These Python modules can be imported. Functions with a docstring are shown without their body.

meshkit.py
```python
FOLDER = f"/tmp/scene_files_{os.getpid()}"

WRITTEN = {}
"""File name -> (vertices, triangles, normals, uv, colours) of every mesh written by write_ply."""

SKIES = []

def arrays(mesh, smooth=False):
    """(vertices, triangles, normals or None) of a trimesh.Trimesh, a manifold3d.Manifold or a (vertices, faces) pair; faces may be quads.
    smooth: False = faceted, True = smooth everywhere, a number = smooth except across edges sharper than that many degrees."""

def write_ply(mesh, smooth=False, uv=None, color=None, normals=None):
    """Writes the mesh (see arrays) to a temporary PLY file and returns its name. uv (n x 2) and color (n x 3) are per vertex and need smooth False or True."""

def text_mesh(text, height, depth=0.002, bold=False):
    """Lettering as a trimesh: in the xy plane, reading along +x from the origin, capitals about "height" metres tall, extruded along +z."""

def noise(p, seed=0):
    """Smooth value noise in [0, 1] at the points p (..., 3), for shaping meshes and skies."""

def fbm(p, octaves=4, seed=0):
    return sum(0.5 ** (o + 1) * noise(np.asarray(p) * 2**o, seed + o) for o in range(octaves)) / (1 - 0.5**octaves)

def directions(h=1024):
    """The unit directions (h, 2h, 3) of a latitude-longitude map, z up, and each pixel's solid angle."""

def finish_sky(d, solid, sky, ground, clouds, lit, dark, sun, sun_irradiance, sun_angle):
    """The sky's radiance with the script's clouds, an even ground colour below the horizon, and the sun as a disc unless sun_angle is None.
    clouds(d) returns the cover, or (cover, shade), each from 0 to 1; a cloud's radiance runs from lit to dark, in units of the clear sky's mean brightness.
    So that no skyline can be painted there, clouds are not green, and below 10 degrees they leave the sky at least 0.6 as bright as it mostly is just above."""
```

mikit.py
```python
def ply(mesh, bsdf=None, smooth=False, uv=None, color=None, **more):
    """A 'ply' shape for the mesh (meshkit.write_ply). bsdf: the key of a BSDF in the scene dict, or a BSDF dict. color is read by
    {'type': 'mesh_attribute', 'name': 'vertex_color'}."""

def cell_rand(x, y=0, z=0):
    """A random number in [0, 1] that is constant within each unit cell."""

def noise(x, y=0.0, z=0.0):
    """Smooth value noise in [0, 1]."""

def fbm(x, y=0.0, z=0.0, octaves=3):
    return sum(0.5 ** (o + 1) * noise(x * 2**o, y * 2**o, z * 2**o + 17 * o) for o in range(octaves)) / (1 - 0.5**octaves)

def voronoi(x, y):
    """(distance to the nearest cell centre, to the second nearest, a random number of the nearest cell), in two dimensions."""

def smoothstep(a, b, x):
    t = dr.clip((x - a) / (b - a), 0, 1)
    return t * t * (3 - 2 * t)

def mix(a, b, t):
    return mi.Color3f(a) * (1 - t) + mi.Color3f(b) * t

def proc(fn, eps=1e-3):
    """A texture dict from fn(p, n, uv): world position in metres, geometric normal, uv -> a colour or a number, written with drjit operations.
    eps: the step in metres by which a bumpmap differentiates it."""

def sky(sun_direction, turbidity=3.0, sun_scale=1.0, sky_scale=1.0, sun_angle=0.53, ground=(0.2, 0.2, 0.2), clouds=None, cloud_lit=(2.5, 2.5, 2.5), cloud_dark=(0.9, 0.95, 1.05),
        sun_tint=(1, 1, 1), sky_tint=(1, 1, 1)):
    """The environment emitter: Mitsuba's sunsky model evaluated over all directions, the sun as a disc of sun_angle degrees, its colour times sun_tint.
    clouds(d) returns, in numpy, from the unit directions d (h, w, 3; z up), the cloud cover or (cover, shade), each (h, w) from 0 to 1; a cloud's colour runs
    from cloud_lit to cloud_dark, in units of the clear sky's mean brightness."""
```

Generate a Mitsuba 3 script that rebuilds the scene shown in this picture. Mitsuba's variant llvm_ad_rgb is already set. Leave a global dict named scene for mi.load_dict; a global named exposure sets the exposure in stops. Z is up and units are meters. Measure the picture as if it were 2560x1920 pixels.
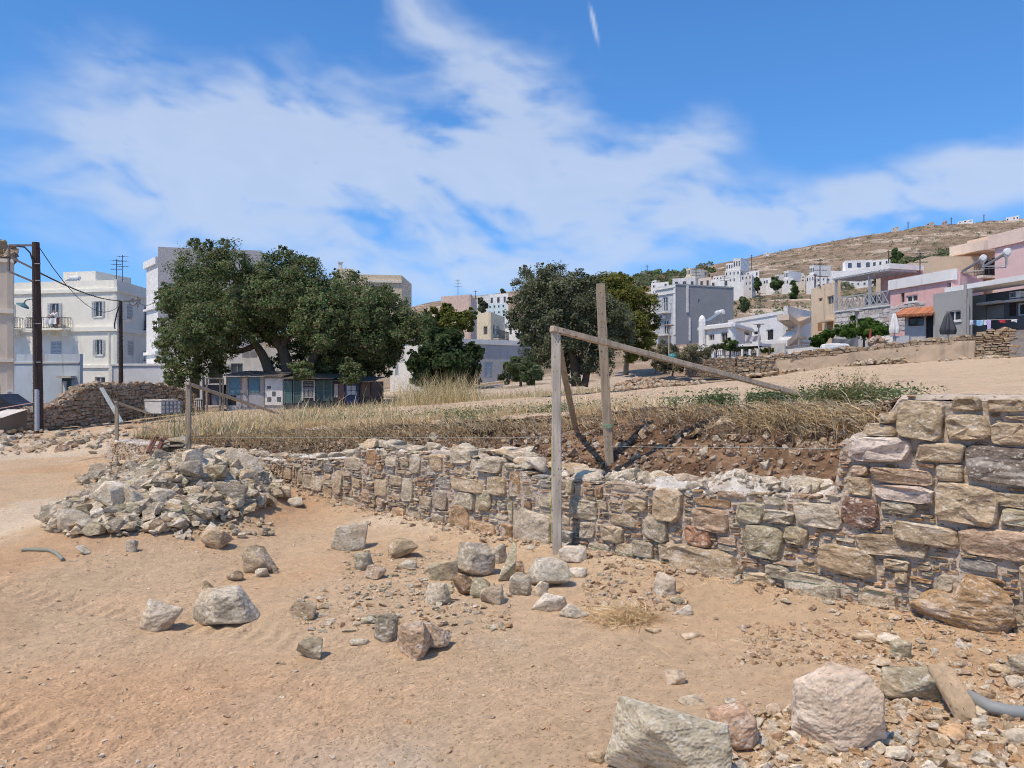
import math, random, numpy as np, trimesh, mitsuba as mi, drjit as dr, mikit, meshkit, manifold3d
from shapely.geometry import Polygon, box as sbox
from scipy.interpolate import RBFInterpolator, PchipInterpolator
from scipy.spatial import ConvexHull

# ------------------------------------------------------------------ camera, sky, exposure
T = mi.ScalarTransform4f
F, EYE, HY = 1923.0, 1.6, 960.0          # focal length in photo pixels (2560 wide), eye height, horizon row
scene, labels = {}, {}
exposure = 1.25
scene['camera'] = {'type': 'perspective', 'fov': math.degrees(2 * math.atan(1280 / F)), 'fov_axis': 'x', 'near_clip': 0.05, 'far_clip': 9000.0,
                   'to_world': T().look_at(origin=[0, 0, EYE], target=[0, 1, EYE], up=[0, 0, 1])}

# wispy cirrus: lobes (azimuth, elevation, radii, tilt, strength) broken up by streaky noise, plus a general thin cover all round
LOBES = [(-27, 14.6, 7, 4.0, 15, .8), (-21, 14.5, 8, 4.5, 0, .9), (-16, 17.5, 7, 4, 30, .6), (-10, 14, 9, 4.5, -10, 1.0), (-5, 23.5, 4.5, 2.6, -35, .75), (-9, 27.5, 4.5, 1.8, -30, .6),
         (0.5, 20.5, 4.5, 3.6, -20, .85), (-1, 15.5, 8, 4, 0, 1.0), (7, 14.5, 6, 3, 0, .9), (11.5, 16.6, 4.5, 2.2, 25, .7), (13, 11.6, 7, 2.4, 5, .85), (-7, 9.5, 10, 2.4, 0, .55),
         (20, 10.8, 8, 1.8, 0, .75), (27, 12.4, 7, 2.2, 8, .95), (36, 13, 9, 2.4, 4, .9), (6, 8.3, 13, 1.6, 0, .3), (-28, 20.5, 4, 1.6, 25, .3), (-50, 16, 12, 6, 10, .8), (60, 20, 14, 6, 10, .7),
         (6.0, 25.3, .15, 1.35, 14, .95)]


def cloud_cover(d):
    az = np.degrees(np.arctan2(d[..., 0], d[..., 1]))
    el = np.degrees(np.arcsin(np.clip(d[..., 2], -1, 1)))
    sc = np.stack([az * .10, el * .16, az * 0], -1)
    w1 = meshkit.fbm(sc * .8, 4, 5) - .5
    w2 = meshkit.fbm(sc * .8 + 9, 4, 6) - .5
    a2, e2 = az + 7 * w1, el + 4.5 * w2
    base = np.zeros_like(az)
    for la, le, ra, re, tilt, s in LOBES:
        c, sn = math.cos(math.radians(tilt)), math.sin(math.radians(tilt))
        x, y = (a2 - la), (e2 - le)
        if ra < 1:
            x, y = az - la, el - le
        base = base + s * np.exp(-((x * c + y * sn) / ra) ** 2 - ((-x * sn + y * c) / re) ** 2)
    streak = meshkit.fbm(np.stack([a2 * .16 - e2 * .12, a2 * .10 + e2 * .42, az * 0], -1), 5, 3)
    fine = meshkit.fbm(np.stack([a2 * .5 - e2 * .3, a2 * .3 + e2 * 1.3, az * 0], -1), 4, 8)
    behind = np.clip((np.abs(az) - 60) / 30, 0, 1) * np.clip(meshkit.fbm(np.stack([az * .06, el * .12, az * 0], -1), 4, 12) - .4, 0, 1) * 2.2
    m = base * (.57 + 1.35 * (streak - .5) + .60 * (fine - .5)) + behind + .10 * (streak - .5) + .03 * (fine - .5)
    t = np.clip((m - .06) / .75, 0, 1)
    cover = .70 * (t * t * (3 - 2 * t)) ** .8
    low = np.clip(1 - el / 9, 0, 1)
    return np.clip(cover + .12 * low, 0, .9), np.clip(.25 + .5 * (fine - .5), 0, 1)


SUN = (-.37, -.36, .86)
scene['sky'] = mikit.sky(SUN, turbidity=3.0, sky_scale=1.3, sky_tint=(.62, 1.10, 1.56), clouds=cloud_cover, cloud_lit=(1.8, 2.02, 2.42), cloud_dark=(1.45, 1.72, 2.2), ground=(.3, .24, .18))
labels['sky'] = {'kind': 'structure'}

# ------------------------------------------------------------------ helpers
K = 2560 / 2212.0                          # the photograph was measured on a 2212-wide copy


def at(u, v, D):
    return np.array([(u - 1280) / F * D, D, EYE - (v - HY) / F * D])


def unit(a):
    a = np.asarray(a, float)
    return a / np.linalg.norm(a)


def pack(c, e=0.0):
    """linear colour (n,3) and a number in [0,1] packed into two uv numbers, so that alike things share one material"""
    q = np.round(np.sqrt(np.clip(c, 0, 1)) * 255)
    return np.stack([q[:, 0] + 256 * q[:, 1], q[:, 2] + 256 * np.round(np.clip(e, 0, 1) * 255)], 1)


def srgb(r, g, b):
    c = np.array([r, g, b]) / 255.0
    return np.where(c < .04045, c / 12.92, ((c + .055) / 1.055) ** 2.4)


def numbered(name, where=None):
    where = scene if where is None else where
    if name not in used:
        used.add(name)
        return name
    k = 1
    while f'{name}_{k:03d}' in used:
        k += 1
    used.add(f'{name}_{k:03d}')
    return f'{name}_{k:03d}'


used = {'camera', 'sky'}


def put(key, v, f, col, bsdf='painted', smooth=False, e=0.0):
    v = np.asarray(v, float)
    f = np.asarray(f, int)
    col = np.asarray(col, float)
    if isinstance(smooth, (int, float)) and not isinstance(smooth, bool):
        if col.ndim == 1:
            m = trimesh.graph.smooth_shade(trimesh.Trimesh(v, f, process=False), angle=math.radians(smooth), facet_minarea=None)
            v, f = np.array(m.vertices), np.array(m.faces)
            smooth = True
        else:
            smooth = False
    c = np.tile(col, (len(v), 1)) if col.ndim == 1 else col
    scene[key] = mikit.ply((v, f), bsdf, smooth=smooth, uv=pack(c, np.broadcast_to(e, len(v))))
    return key


def thing(name, label, cat, group=None, kind=None):
    key = numbered(name)
    labels[key] = {'label': label, 'category': cat}
    if group:
        labels[key]['group'] = group
    if kind:
        labels[key]['kind'] = kind
    return key


def part(root, name, mesh, bsdf='painted', smooth=False, label=None, kind=None):
    """mesh: an MB, or (v, f, col)"""
    key = numbered(root + '__' + name)
    if isinstance(mesh, MB):
        v, f, c, e = mesh.get()
    else:
        v, f, c = mesh
        e = 0
    put(key, v, f, c, bsdf, smooth, e)
    if label or kind:
        labels[key] = {k: x for k, x in (('label', label), ('kind', kind)) if x}
    return key


BOXF = np.array([[0, 2, 1], [0, 3, 2], [4, 5, 6], [4, 6, 7], [0, 1, 5], [0, 5, 4], [1, 2, 6], [1, 6, 5], [2, 3, 7], [2, 7, 6], [3, 0, 4], [3, 4, 7]])


class MB:
    """collects coloured pieces into one mesh"""
    def __init__(s):
        s.v, s.f, s.c, s.e, s.n = [], [], [], [], 0

    def add(s, v, f, col, e=0.0):
        v = np.asarray(v, float)
        s.v.append(v)
        s.f.append(np.asarray(f, int) + s.n)
        col = np.asarray(col, float)
        s.c.append(np.tile(col, (len(v), 1)) if col.ndim == 1 else col)
        s.e.append(np.broadcast_to(np.asarray(e, float), len(v)))
        s.n += len(v)
        return s

    def box(s, c, size, col, ax=None, e=0.0):
        """ax: three unit vectors (columns x, y, z of the box)"""
        h = np.asarray(size, float) / 2
        q = np.array([[-1, -1, -1], [1, -1, -1], [1, 1, -1], [-1, 1, -1], [-1, -1, 1], [1, -1, 1], [1, 1, 1], [-1, 1, 1]]) * h
        A = np.eye(3) if ax is None else np.array(ax).T
        f = BOXF if np.linalg.det(A) > 0 else BOXF[:, ::-1]
        return s.add(q @ A.T + np.asarray(c, float), f, col, e)

    def bar(s, a, b, w, d, col, up=(0, 0, 1), e=0.0):
        a, b = np.asarray(a, float), np.asarray(b, float)
        z = unit(b - a)
        up = np.asarray(up, float)
        if abs(z @ up) > .95:
            up = np.array([0, 1.0, 0])
        x = unit(np.cross(up, z))
        y = np.cross(z, x)
        return s.box((a + b) / 2, (w, d, np.linalg.norm(b - a)), col, (x, y, z), e)

    def tube(s, pts, r, col, n=6, e=0.0):
        pts = np.asarray(pts, float)
        r = np.broadcast_to(r, len(pts))
        tg = np.gradient(pts, axis=0)
        up = np.array([0, 0, 1.0]) if abs(unit(pts[-1] - pts[0])[2]) < .9 else np.array([0, 1.0, 0])
        vs = []
        for p, t, rr in zip(pts, tg, r):
            t = unit(t)
            x = unit(np.cross(up, t))
            y = np.cross(t, x)
            a = np.arange(n) * 2 * np.pi / n
            vs.append(p + rr * (np.cos(a)[:, None] * x + np.sin(a)[:, None] * y))
        m = len(pts)
        f = []
        for i in range(m - 1):
            for k in range(n):
                a, b, c, d = i * n + k, i * n + (k + 1) % n, (i + 1) * n + (k + 1) % n, (i + 1) * n + k
                f += [[a, b, c], [a, c, d]]
        v = np.vstack(vs + [pts[:1], pts[-1:]])
        for k in range(n):
            f += [[m * n, (k + 1) % n, k], [m * n + 1, (m - 1) * n + k, (m - 1) * n + (k + 1) % n]]
        return s.add(v, f, col, e)

    def get(s):
        return np.vstack(s.v), np.vstack(s.f), np.vstack(s.c), np.concatenate(s.e)


# ------------------------------------------------------------------ materials
def dec(uv):
    a, b = dr.floor(uv.x + .5), dr.floor(uv.y + .5)
    g, e = dr.floor(a / 256), dr.floor(b / 256)
    c = mi.Color3f(a - g * 256, g, b - e * 256) / 255
    return c * c, e / 255


def stone_col(p, n, uv):
    c, e = dec(uv)
    q = p + e * 41.7
    w = mikit.noise(q.x * 6, q.y * 6, q.z * 6)
    a = mikit.fbm(q.x * 7 + w, q.y * 7, q.z * 9, 4)
    b = mikit.fbm(q.x * 45, q.y * 45, q.z * 60, 3)
    st = mikit.fbm(q.x * 8 + q.y * 5 + 2 * w, q.y * 8, q.z * 38 + 3 * w, 3)
    k = .62 + .62 * a + .85 * (b - .5) + .50 * (st - .5)
    col = c * k
    col = mikit.mix(col, mi.Color3f(.62, .58, .52) * (.55 + .8 * b), .50 * mikit.smoothstep(.54, .70, a * .6 + st * .4))
    col = mikit.mix(col, c * mi.Color3f(.42, .38, .34), .60 * mikit.smoothstep(.61, .76, b * .55 + (1 - a) * .45))
    lich = mikit.noise(q.x * 85, q.y * 85, q.z * 85) * .6 + mikit.noise(q.x * 31, q.y * 31, q.z * 31) * .4
    col = mikit.mix(col, mi.Color3f(.68, .65, .57), .55 * mikit.smoothstep(.60, .72, lich))
    col = mikit.mix(col, col * .5, .7 * mikit.smoothstep(.36, .26, lich))
    return mikit.mix(col, mi.Color3f(.44, .30, .18) * k, .40 * mikit.smoothstep(.55, .75, mikit.fbm(q.x * 3.1, q.y * 3.1, q.z * 3.1, 2)))


def stone_bump(p, n, uv):
    w = mikit.noise(p.x * 11, p.y * 11, p.z * 11)
    rd = 1 - dr.abs(2 * mikit.fbm(p.x * 13 + w, p.y * 13, p.z * 26 + w, 3) - 1)
    return mikit.fbm(p.x * 24, p.y * 24, p.z * 34, 4) + .45 * rd + .30 * mikit.noise(p.x * 120, p.y * 120, p.z * 120)


def dirt_col(p, n, uv):
    big = mikit.fbm(p.x * .35 + 3, p.y * .35, 0, 4)
    mid = mikit.fbm(p.x * 2.3, p.y * 2.3, 0, 4)
    fin = mikit.fbm(p.x * 26, p.y * 26, 0, 4)
    grit = mikit.noise(p.x * 110, p.y * 110)
    tan, red, pale = mi.Color3f(.44, .322, .207), mi.Color3f(.42, .270, .158), mi.Color3f(.52, .43, .32)
    c = mikit.mix(tan, red, .8 * mikit.smoothstep(.52, .72, big) + .3 * mikit.smoothstep(.55, .8, mid))
    c = mikit.mix(c, pale, .75 * mikit.smoothstep(.42, .25, big + .3 * (mid - .5)))
    c = mikit.mix(c, red * mi.Color3f(1.10, 1.03, .97), .6 * mikit.smoothstep(1.9, .5, dr.sqrt(dr.square(p.x + 2.1) + dr.square((p.y - 3.6) * 1.3)) + 1.2 * (big - .5)))
    c = c * (.72 + .36 * fin + .20 * mid)
    return c * mikit.mix(mi.Color3f(1), mi.Color3f(.62, .58, .55), mikit.smoothstep(.78, .9, grit))


def dirt_bump(p, n, uv):
    return mikit.fbm(p.x * 9, p.y * 9, 0, 5) + .4 * mikit.noise(p.x * 70, p.y * 70, 0)


def field_col(p, n, uv):
    s = mikit.fbm(p.x * .35, p.y * 1.3, 0, 4)
    f = mikit.fbm(p.x * 5, p.y * 14, 0, 4)
    g = mikit.fbm(p.x * 30, p.y * 30, 0, 3)
    c = mikit.mix(mi.Color3f(.40, .305, .21), mi.Color3f(.47, .375, .275), s)
    c = mikit.mix(c, mi.Color3f(.42, .25, .14), .5 * mikit.smoothstep(.6, .8, f))
    return c * (.68 + .4 * f + .25 * g)


def bank_col(p, n, uv):
    a = mikit.fbm(p.x * 3, p.y * 3, p.z * 4, 4)
    b = mikit.fbm(p.x * 22, p.y * 22, p.z * 26, 4)
    c = mikit.mix(mi.Color3f(.12, .070, .043), mi.Color3f(.25, .160, .100), mikit.smoothstep(.3, .7, a))
    return c * (.5 + 1.0 * b)


def hill_col(p, n, uv):
    a = mikit.fbm(p.x * .012, p.y * .012, p.z * .05, 4)
    band = mikit.fbm(p.x * .02, p.y * .02, p.z * .10, 4)
    rock = mikit.fbm(p.x * .15, p.y * .04, p.z * .15, 5)
    scrub = mikit.fbm(p.x * .16 + 5, p.y * .16, p.z * .2, 4)
    sp = mikit.noise(p.x * .55, p.y * .55, p.z * .8)
    c = mikit.mix(mi.Color3f(.165, .122, .09), mi.Color3f(.225, .168, .122), a)
    c = mikit.mix(c, mi.Color3f(.36, .305, .245), .8 * mikit.smoothstep(.53, .62, rock * .65 + band * .35))
    c = mikit.mix(c, mi.Color3f(.10, .085, .06), .7 * mikit.smoothstep(.50, .60, scrub * .6 + sp * .4))
    return c


def plaster_col(p, n, uv):
    c, e = dec(uv)
    a = mikit.fbm(p.x * .9 + 7, p.y * .9, p.z * .7, 4)
    b = mikit.fbm(p.x * 7, p.y * 7, p.z * 3, 3)
    drip = mikit.fbm(p.x * 3.2, p.y * 3.2, p.z * .25, 3)
    c = c * (.90 + .2 * a) * (.95 + .1 * b)
    dirty = mikit.smoothstep(.58, .82, drip) * e * .55
    return mikit.mix(c, mi.Color3f(.30, .25, .21) * (.6 + .4 * a), dirty)


def paint_col(p, n, uv):
    c, e = dec(uv)
    return c * (.88 + .24 * mikit.fbm(p.x * 6, p.y * 6, p.z * 6, 3))


def wood_col(p, n, uv):
    c, e = dec(uv)
    g = mikit.fbm(p.x * 55 + e * 9, p.y * 55, p.z * 3.0, 4)
    k = mikit.noise(p.x * 14, p.y * 14, p.z * 6)
    sp = mikit.noise(p.x * 80, p.y * 80, p.z * 38)
    c = c * (.55 + .8 * g) * (.85 + .3 * k)
    return mikit.mix(c, mi.Color3f(.07, .05, .035), .75 * mikit.smoothstep(.80, .88, sp))


def mortar_col(p, n, uv):
    c, e = dec(uv)
    a = mikit.fbm(p.x * 14, p.y * 14, p.z * 14, 4)
    b = mikit.noise(p.x * 95, p.y * 95, p.z * 95)
    return c * (.62 + .7 * a) * mikit.mix(mi.Color3f(1), mi.Color3f(.45, .32, .3), mikit.smoothstep(.74, .84, b))


def lime_col(p, n, uv):
    a = mikit.fbm(p.x * 14, p.y * 14, p.z * 14, 4)
    b = mikit.noise(p.x * 70, p.y * 70, p.z * 70)
    t, m = (p.x - .41) * -.727 + (p.y - 7.27) * .687, mikit.fbm(p.x * 2.4, p.y * 2.4, 0, 3)
    white = mikit.smoothstep(.40, .56, m + .22 * mikit.smoothstep(1.3, .4, dr.abs(t + 1.6)) - .6 * mikit.smoothstep(-2.4, -2.6, t))
    c = mikit.mix(mi.Color3f(.50, .425, .35), mi.Color3f(.60, .57, .52), white)
    return c * (.5 + .8 * a) * mikit.mix(mi.Color3f(1), mi.Color3f(.4, .37, .34), mikit.smoothstep(.76, .86, b))


def leaf_col(p, n, uv):
    c, e = dec(uv)
    return c


def pr(fn, rough=.9, spec=.25):
    return {'type': 'principled', 'base_color': mikit.proc(fn), 'roughness': rough, 'specular': spec}


def bump(inner, fn, scale, eps):
    return {'type': 'bumpmap', 'arbitrary': mikit.proc(fn, eps), 'scale': scale, 'bsdf': inner}


def two(b):
    return {'type': 'twosided', 'bsdf': b}


scene['stone'] = two(bump(pr(stone_col), stone_bump, .015, .003))
scene['dirt'] = two(bump(pr(dirt_col, .95, .1), dirt_bump, .021, .006))
scene['field_soil'] = two(bump(pr(field_col, .95, .1), dirt_bump, .05, .01))
scene['bank_soil'] = two(bump(pr(bank_col, .97, .1), stone_bump, .05, .006))
scene['hill_soil'] = two(pr(hill_col, .95, .1))
scene['plaster'] = two(pr(plaster_col, .9, .2))
scene['painted'] = two(pr(paint_col, .55, .4))
scene['wood'] = two(bump(pr(wood_col, .85, .2), lambda p, n, uv: mikit.fbm(p.x * 60, p.y * 60, p.z * 4, 3), .004, .003))
scene['mortar'] = two(bump(pr(mortar_col), lambda p, n, uv: mikit.fbm(p.x * 40, p.y * 40, p.z * 40, 4), .02, .003))
scene['lime'] = two(bump(pr(lime_col), lambda p, n, uv: mikit.fbm(p.x * 40, p.y * 40, p.z * 40, 4), .02, .003))
scene['leaf'] = {'type': 'principledthin', 'base_color': mikit.proc(leaf_col), 'roughness': .55, 'spec_trans': 0.0, 'diff_trans': .7, 'eta': 1.4}
scene['straw'] = {'type': 'principledthin', 'base_color': mikit.proc(leaf_col), 'roughness': .7, 'spec_trans': 0.0, 'diff_trans': .6, 'eta': 1.35}
scene['window_glass'] = two({'type': 'principled', 'base_color': {'type': 'rgb', 'value': [.035, .045, .055]}, 'roughness': .08, 'specular': .6})
scene['metal'] = two({'type': 'principled', 'base_color': mikit.proc(paint_col), 'roughness': .3, 'metallic': .85})
BSDFS = set(scene)
used |= BSDFS

# ------------------------------------------------------------------ rocks
RNG = np.random.default_rng(7)


def subdivide(v, f, n):
    for _ in range(n):
        v, f = trimesh.remesh.subdivide(v, f)
    return v, f


def rock(seed, n=15, sub=2, rough=.06, blocky=.75, soften=1):
    r = np.random.default_rng(seed)
    p = r.normal(size=(n, 3))
    p /= np.linalg.norm(p, axis=1, keepdims=True)
    p = np.sign(p) * np.abs(p) ** blocky
    h = ConvexHull(p)
    m = trimesh.Trimesh(p, h.simplices, process=True)
    trimesh.repair.fix_normals(m)
    v, f = subdivide(np.array(m.vertices), np.array(m.faces), sub)
    m = trimesh.Trimesh(v, f, process=True)
    if sub:
        if soften:
            trimesh.smoothing.filter_laplacian(m, lamb=.5, iterations=soften)
        q = m.vertices.copy()
        d = (meshkit.fbm(q * 1.7 + seed, 4, seed) - .5) * 2.2 * rough + (meshkit.fbm(q * [5, 5, 11] + seed, 3, seed + 1) - .5) * 1.3 * rough + (meshkit.fbm(q * 14, 2, seed + 2) - .5) * .45 * rough * .6 * (sub > 3)
        m.vertices = q + m.vertex_normals * d[:, None]
    v = np.array(m.vertices)
    v -= (v.max(0) + v.min(0)) / 2
    lo, hi = v[v[:, 2] < .25 * v[:, 2].min()], v[v[:, 2] > .25 * v[:, 2].max()]
    if np.prod(np.ptp(lo[:, :2], axis=0)) < np.prod(np.ptp(hi[:, :2], axis=0)):
        v = v * [1, -1, -1]
    v /= (v.max(0) - v.min(0)) / 2
    return v, np.array(m.faces)


ROCKS = [rock(100 + i, n=11 + i % 7, sub=2, rough=.06, blocky=.6 + .1 * (i % 4), soften=0) for i in range(20)]
CHIPS = [rock(300 + i, n=8 + i % 3, sub=0) for i in range(16)]
FLATS = [rock(500 + i, n=13, sub=1, rough=.05, blocky=.5) for i in range(12)]


def rotm(r, tilt=.35):
    a = r.uniform(0, 2 * np.pi)
    c, s = math.cos(a), math.sin(a)
    Rz = np.array([[c, -s, 0], [s, c, 0], [0, 0, 1]])
    ax = unit(r.normal(size=3))
    t = r.normal() * tilt
    Kx = np.array([[0, -ax[2], ax[1]], [ax[2], 0, -ax[0]], [-ax[1], ax[0], 0]])
    return (np.eye(3) + math.sin(t) * Kx + (1 - math.cos(t)) * Kx @ Kx) @ Rz


GREY, PALE, TANS, PINK, ORNG, BROWN, SLATE, GREEN, WHITE = (np.array(c) * [1.07, 1.0, .88] for c in (
    (.40, .365, .305), (.52, .475, .405), (.46, .37, .265), (.45, .35, .28), (.47, .31, .185), (.24, .165, .115), (.18, .175, .175), (.375, .35, .265), (.66, .62, .56)))
# ------------------------------------------------------------------ the lie of the land
WA, WD, WN = np.array([.41, 7.27]), unit([-.727, .687]), unit([.687, .727])     # wall line: a point, direction to the far left, direction behind it
TOPT = np.array([-6.5, -3.02, -3.0, -2.9, -2.885, -2.63, -2.615, -2.3, -1.2, 0.0, .3, .45, .75, .8, 3.2, 3.25, 4.6, 5.0, 7.5, 11.6])
TOPH = np.array([1.53, 1.53, 1.45, 1.36, 1.25, 1.23, .82, .80, .74, .72, .74, .80, .82, .86, .84, .68, .62, .55, .52, .50])
LIPT = np.array([-6.5, -3.0, -2.4, -1, 0, 1.5, 3, 5, 6.5, 8.5, 10, 12, 14])
LIPZ = np.array([1.50, 1.50, 1.42, 1.36, 1.31, 1.18, 1.06, .93, .85, .78, .72, .55, .2])
LIPN = np.array([.5, .5, 1.45, 1.75, 1.6, 1.3, 1.15, 1.0, .95, .9, .9, .9, .9])


def wtop(t):
    return np.interp(t, TOPT, TOPH)


def tn(x, y):
    dx, dy = x - WA[0], y - WA[1]
    return dx * WD[0] + dy * WD[1], dx * WN[0] + dy * WN[1]


def xy(t, n):
    return WA[0] + WD[0] * t + WN[0] * n, WA[1] + WD[1] * t + WN[1] * n


def lip_n(t):
    t = np.asarray(t, float)
    return np.interp(t, LIPT, LIPN) + .28 * (meshkit.fbm(np.stack([t * 1.1, t * 0, t * 0 + 2], -1), 4, 21) - .5) * (t > -2.7)


def lip_z(t):
    t = np.asarray(t, float)
    return np.interp(t, LIPT, LIPZ) + .10 * (meshkit.fbm(np.stack([t * 1.6, t * 0, t * 0 + 5], -1), 3, 22) - .5) * (t > -2.7)


_tt = np.linspace(-6, 12, 10)
_lx, _ly = xy(_tt, np.interp(_tt, LIPT, LIPN))
FP = np.vstack([np.stack([_lx, _ly, np.interp(_tt, LIPT, LIPZ)], 1),
                [[25.3, 38, 2.95], [16.6, 42, 2.45], [13, 44, 2.0], [7.8, 44, 1.33], [.46, 44, 1.03], [-8.7, 44, .45], [-14.8, 42, .33], [-16.8, 38, .2], [12, 3.5, 1.55], [30, 10, 2.3],
                 [40, 35, 3.3], [-10.5, 19, .15], [-13, 23, .0], [-15, 28, .0], [-19, 34, .05], [-24, 44, 0], [2, 15, 1.36], [7, 20, 1.55], [-4, 20, .9]]])
FIELD = RBFInterpolator(FP[:, :2], FP[:, 2], kernel='linear', smoothing=.05)


def field_z(x, y):
    sh = np.shape(x)
    z = FIELD(np.stack([np.ravel(x), np.ravel(y)], 1)).reshape(sh)
    return z - .12 * np.clip(np.asarray(y) - 47, 0, None)


HEAP = [(-3.88, 8.75, 1.05, 1.65, .64), (-4.45, 10.4, 1.0, 1.6, .60), (-3.4, 8.9, .6, .9, .30), (-6.0, 13.0, .9, 1.2, .4)]


def ground_z(x, y):
    x, y = np.asarray(x, float), np.asarray(y, float)
    p = np.stack([x, y, x * 0], -1)
    z = .10 * (meshkit.fbm(p * .35, 3, 31) - .5) + .05 * (meshkit.fbm(p * 1.3, 3, 32) - .5) + .022 * (meshkit.fbm(p * 6, 3, 33) - .5)
    for cx, cy, rx, ry, h in HEAP:
        z = z + .62 * h * np.exp(-((x - cx) / rx) ** 2 - ((y - cy) / ry) ** 2)
    z = z + .5 * np.exp(-((x + 9.4) / 1.3) ** 2 - ((y - 19.5) / 2.2) ** 2) + .35 * np.exp(-((x + 12.5) / 2.0) ** 2 - ((y - 25) / 2) ** 2)
    s_, w_ = (x + 2.2) * .94 - (y - 4.4) * .34, (x + 2.2) * .34 + (y - 4.4) * .94      # old tyre ruts across the near left
    for o in (-.75, .75):
        rut = np.exp(-(((w_ - o + .12 * np.sin(s_ * .8)) / .14) ** 4)) * np.clip((1.5 - s_) / 1.5, 0, 1)
        z = z - rut * (.020 + .008 * np.sin(s_ * 48 + w_ * 12))
    t, n = tn(x, y)
    z = z + .10 * np.exp(-((n + .1) / .35) ** 2) * (t > -4) * (t < 12)
    under = np.clip((n - .25) / .2, 0, 1) * np.clip((13 - t) / 1.5, 0, 1)
    z = z - .55 * under
    return z - .4 * np.clip((y - 20) / 30, 0, 1) - .8 * np.clip((np.hypot(x, y) - 55) / 20, 0, 1)


def grid_faces(r, c):
    i = np.arange(r - 1)[:, None] * c + np.arange(c - 1)
    a, b, d, e = i, i + 1, i + c, i + c + 1
    return np.vstack([np.stack([a, b, e], -1).reshape(-1, 3), np.stack([a, e, d], -1).reshape(-1, 3)])


# lower yard and the land all round it, one sheet to the horizon
_az = np.radians(np.concatenate([np.linspace(-180, -42, 60)[:-1], np.linspace(-42, 42, 620), np.linspace(42, 180, 60)[1:]]))
_D = np.concatenate([[.02, .6], np.geomspace(1.2, 30, 400), np.geomspace(31, 5000, 60)])
_A, _R = np.meshgrid(_az, _D)
_X, _Y = np.sin(_A) * _R, np.cos(_A) * _R
GV = np.stack([_X, _Y, ground_z(_X, _Y)], -1).reshape(-1, 3)
GF = grid_faces(len(_D), len(_az))[:, ::-1]
scene['ground'] = mikit.ply((GV, GF), 'dirt', smooth=True)
labels['ground'] = {'kind': 'structure', 'label': 'dusty tan building yard of bare trodden earth'}

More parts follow.
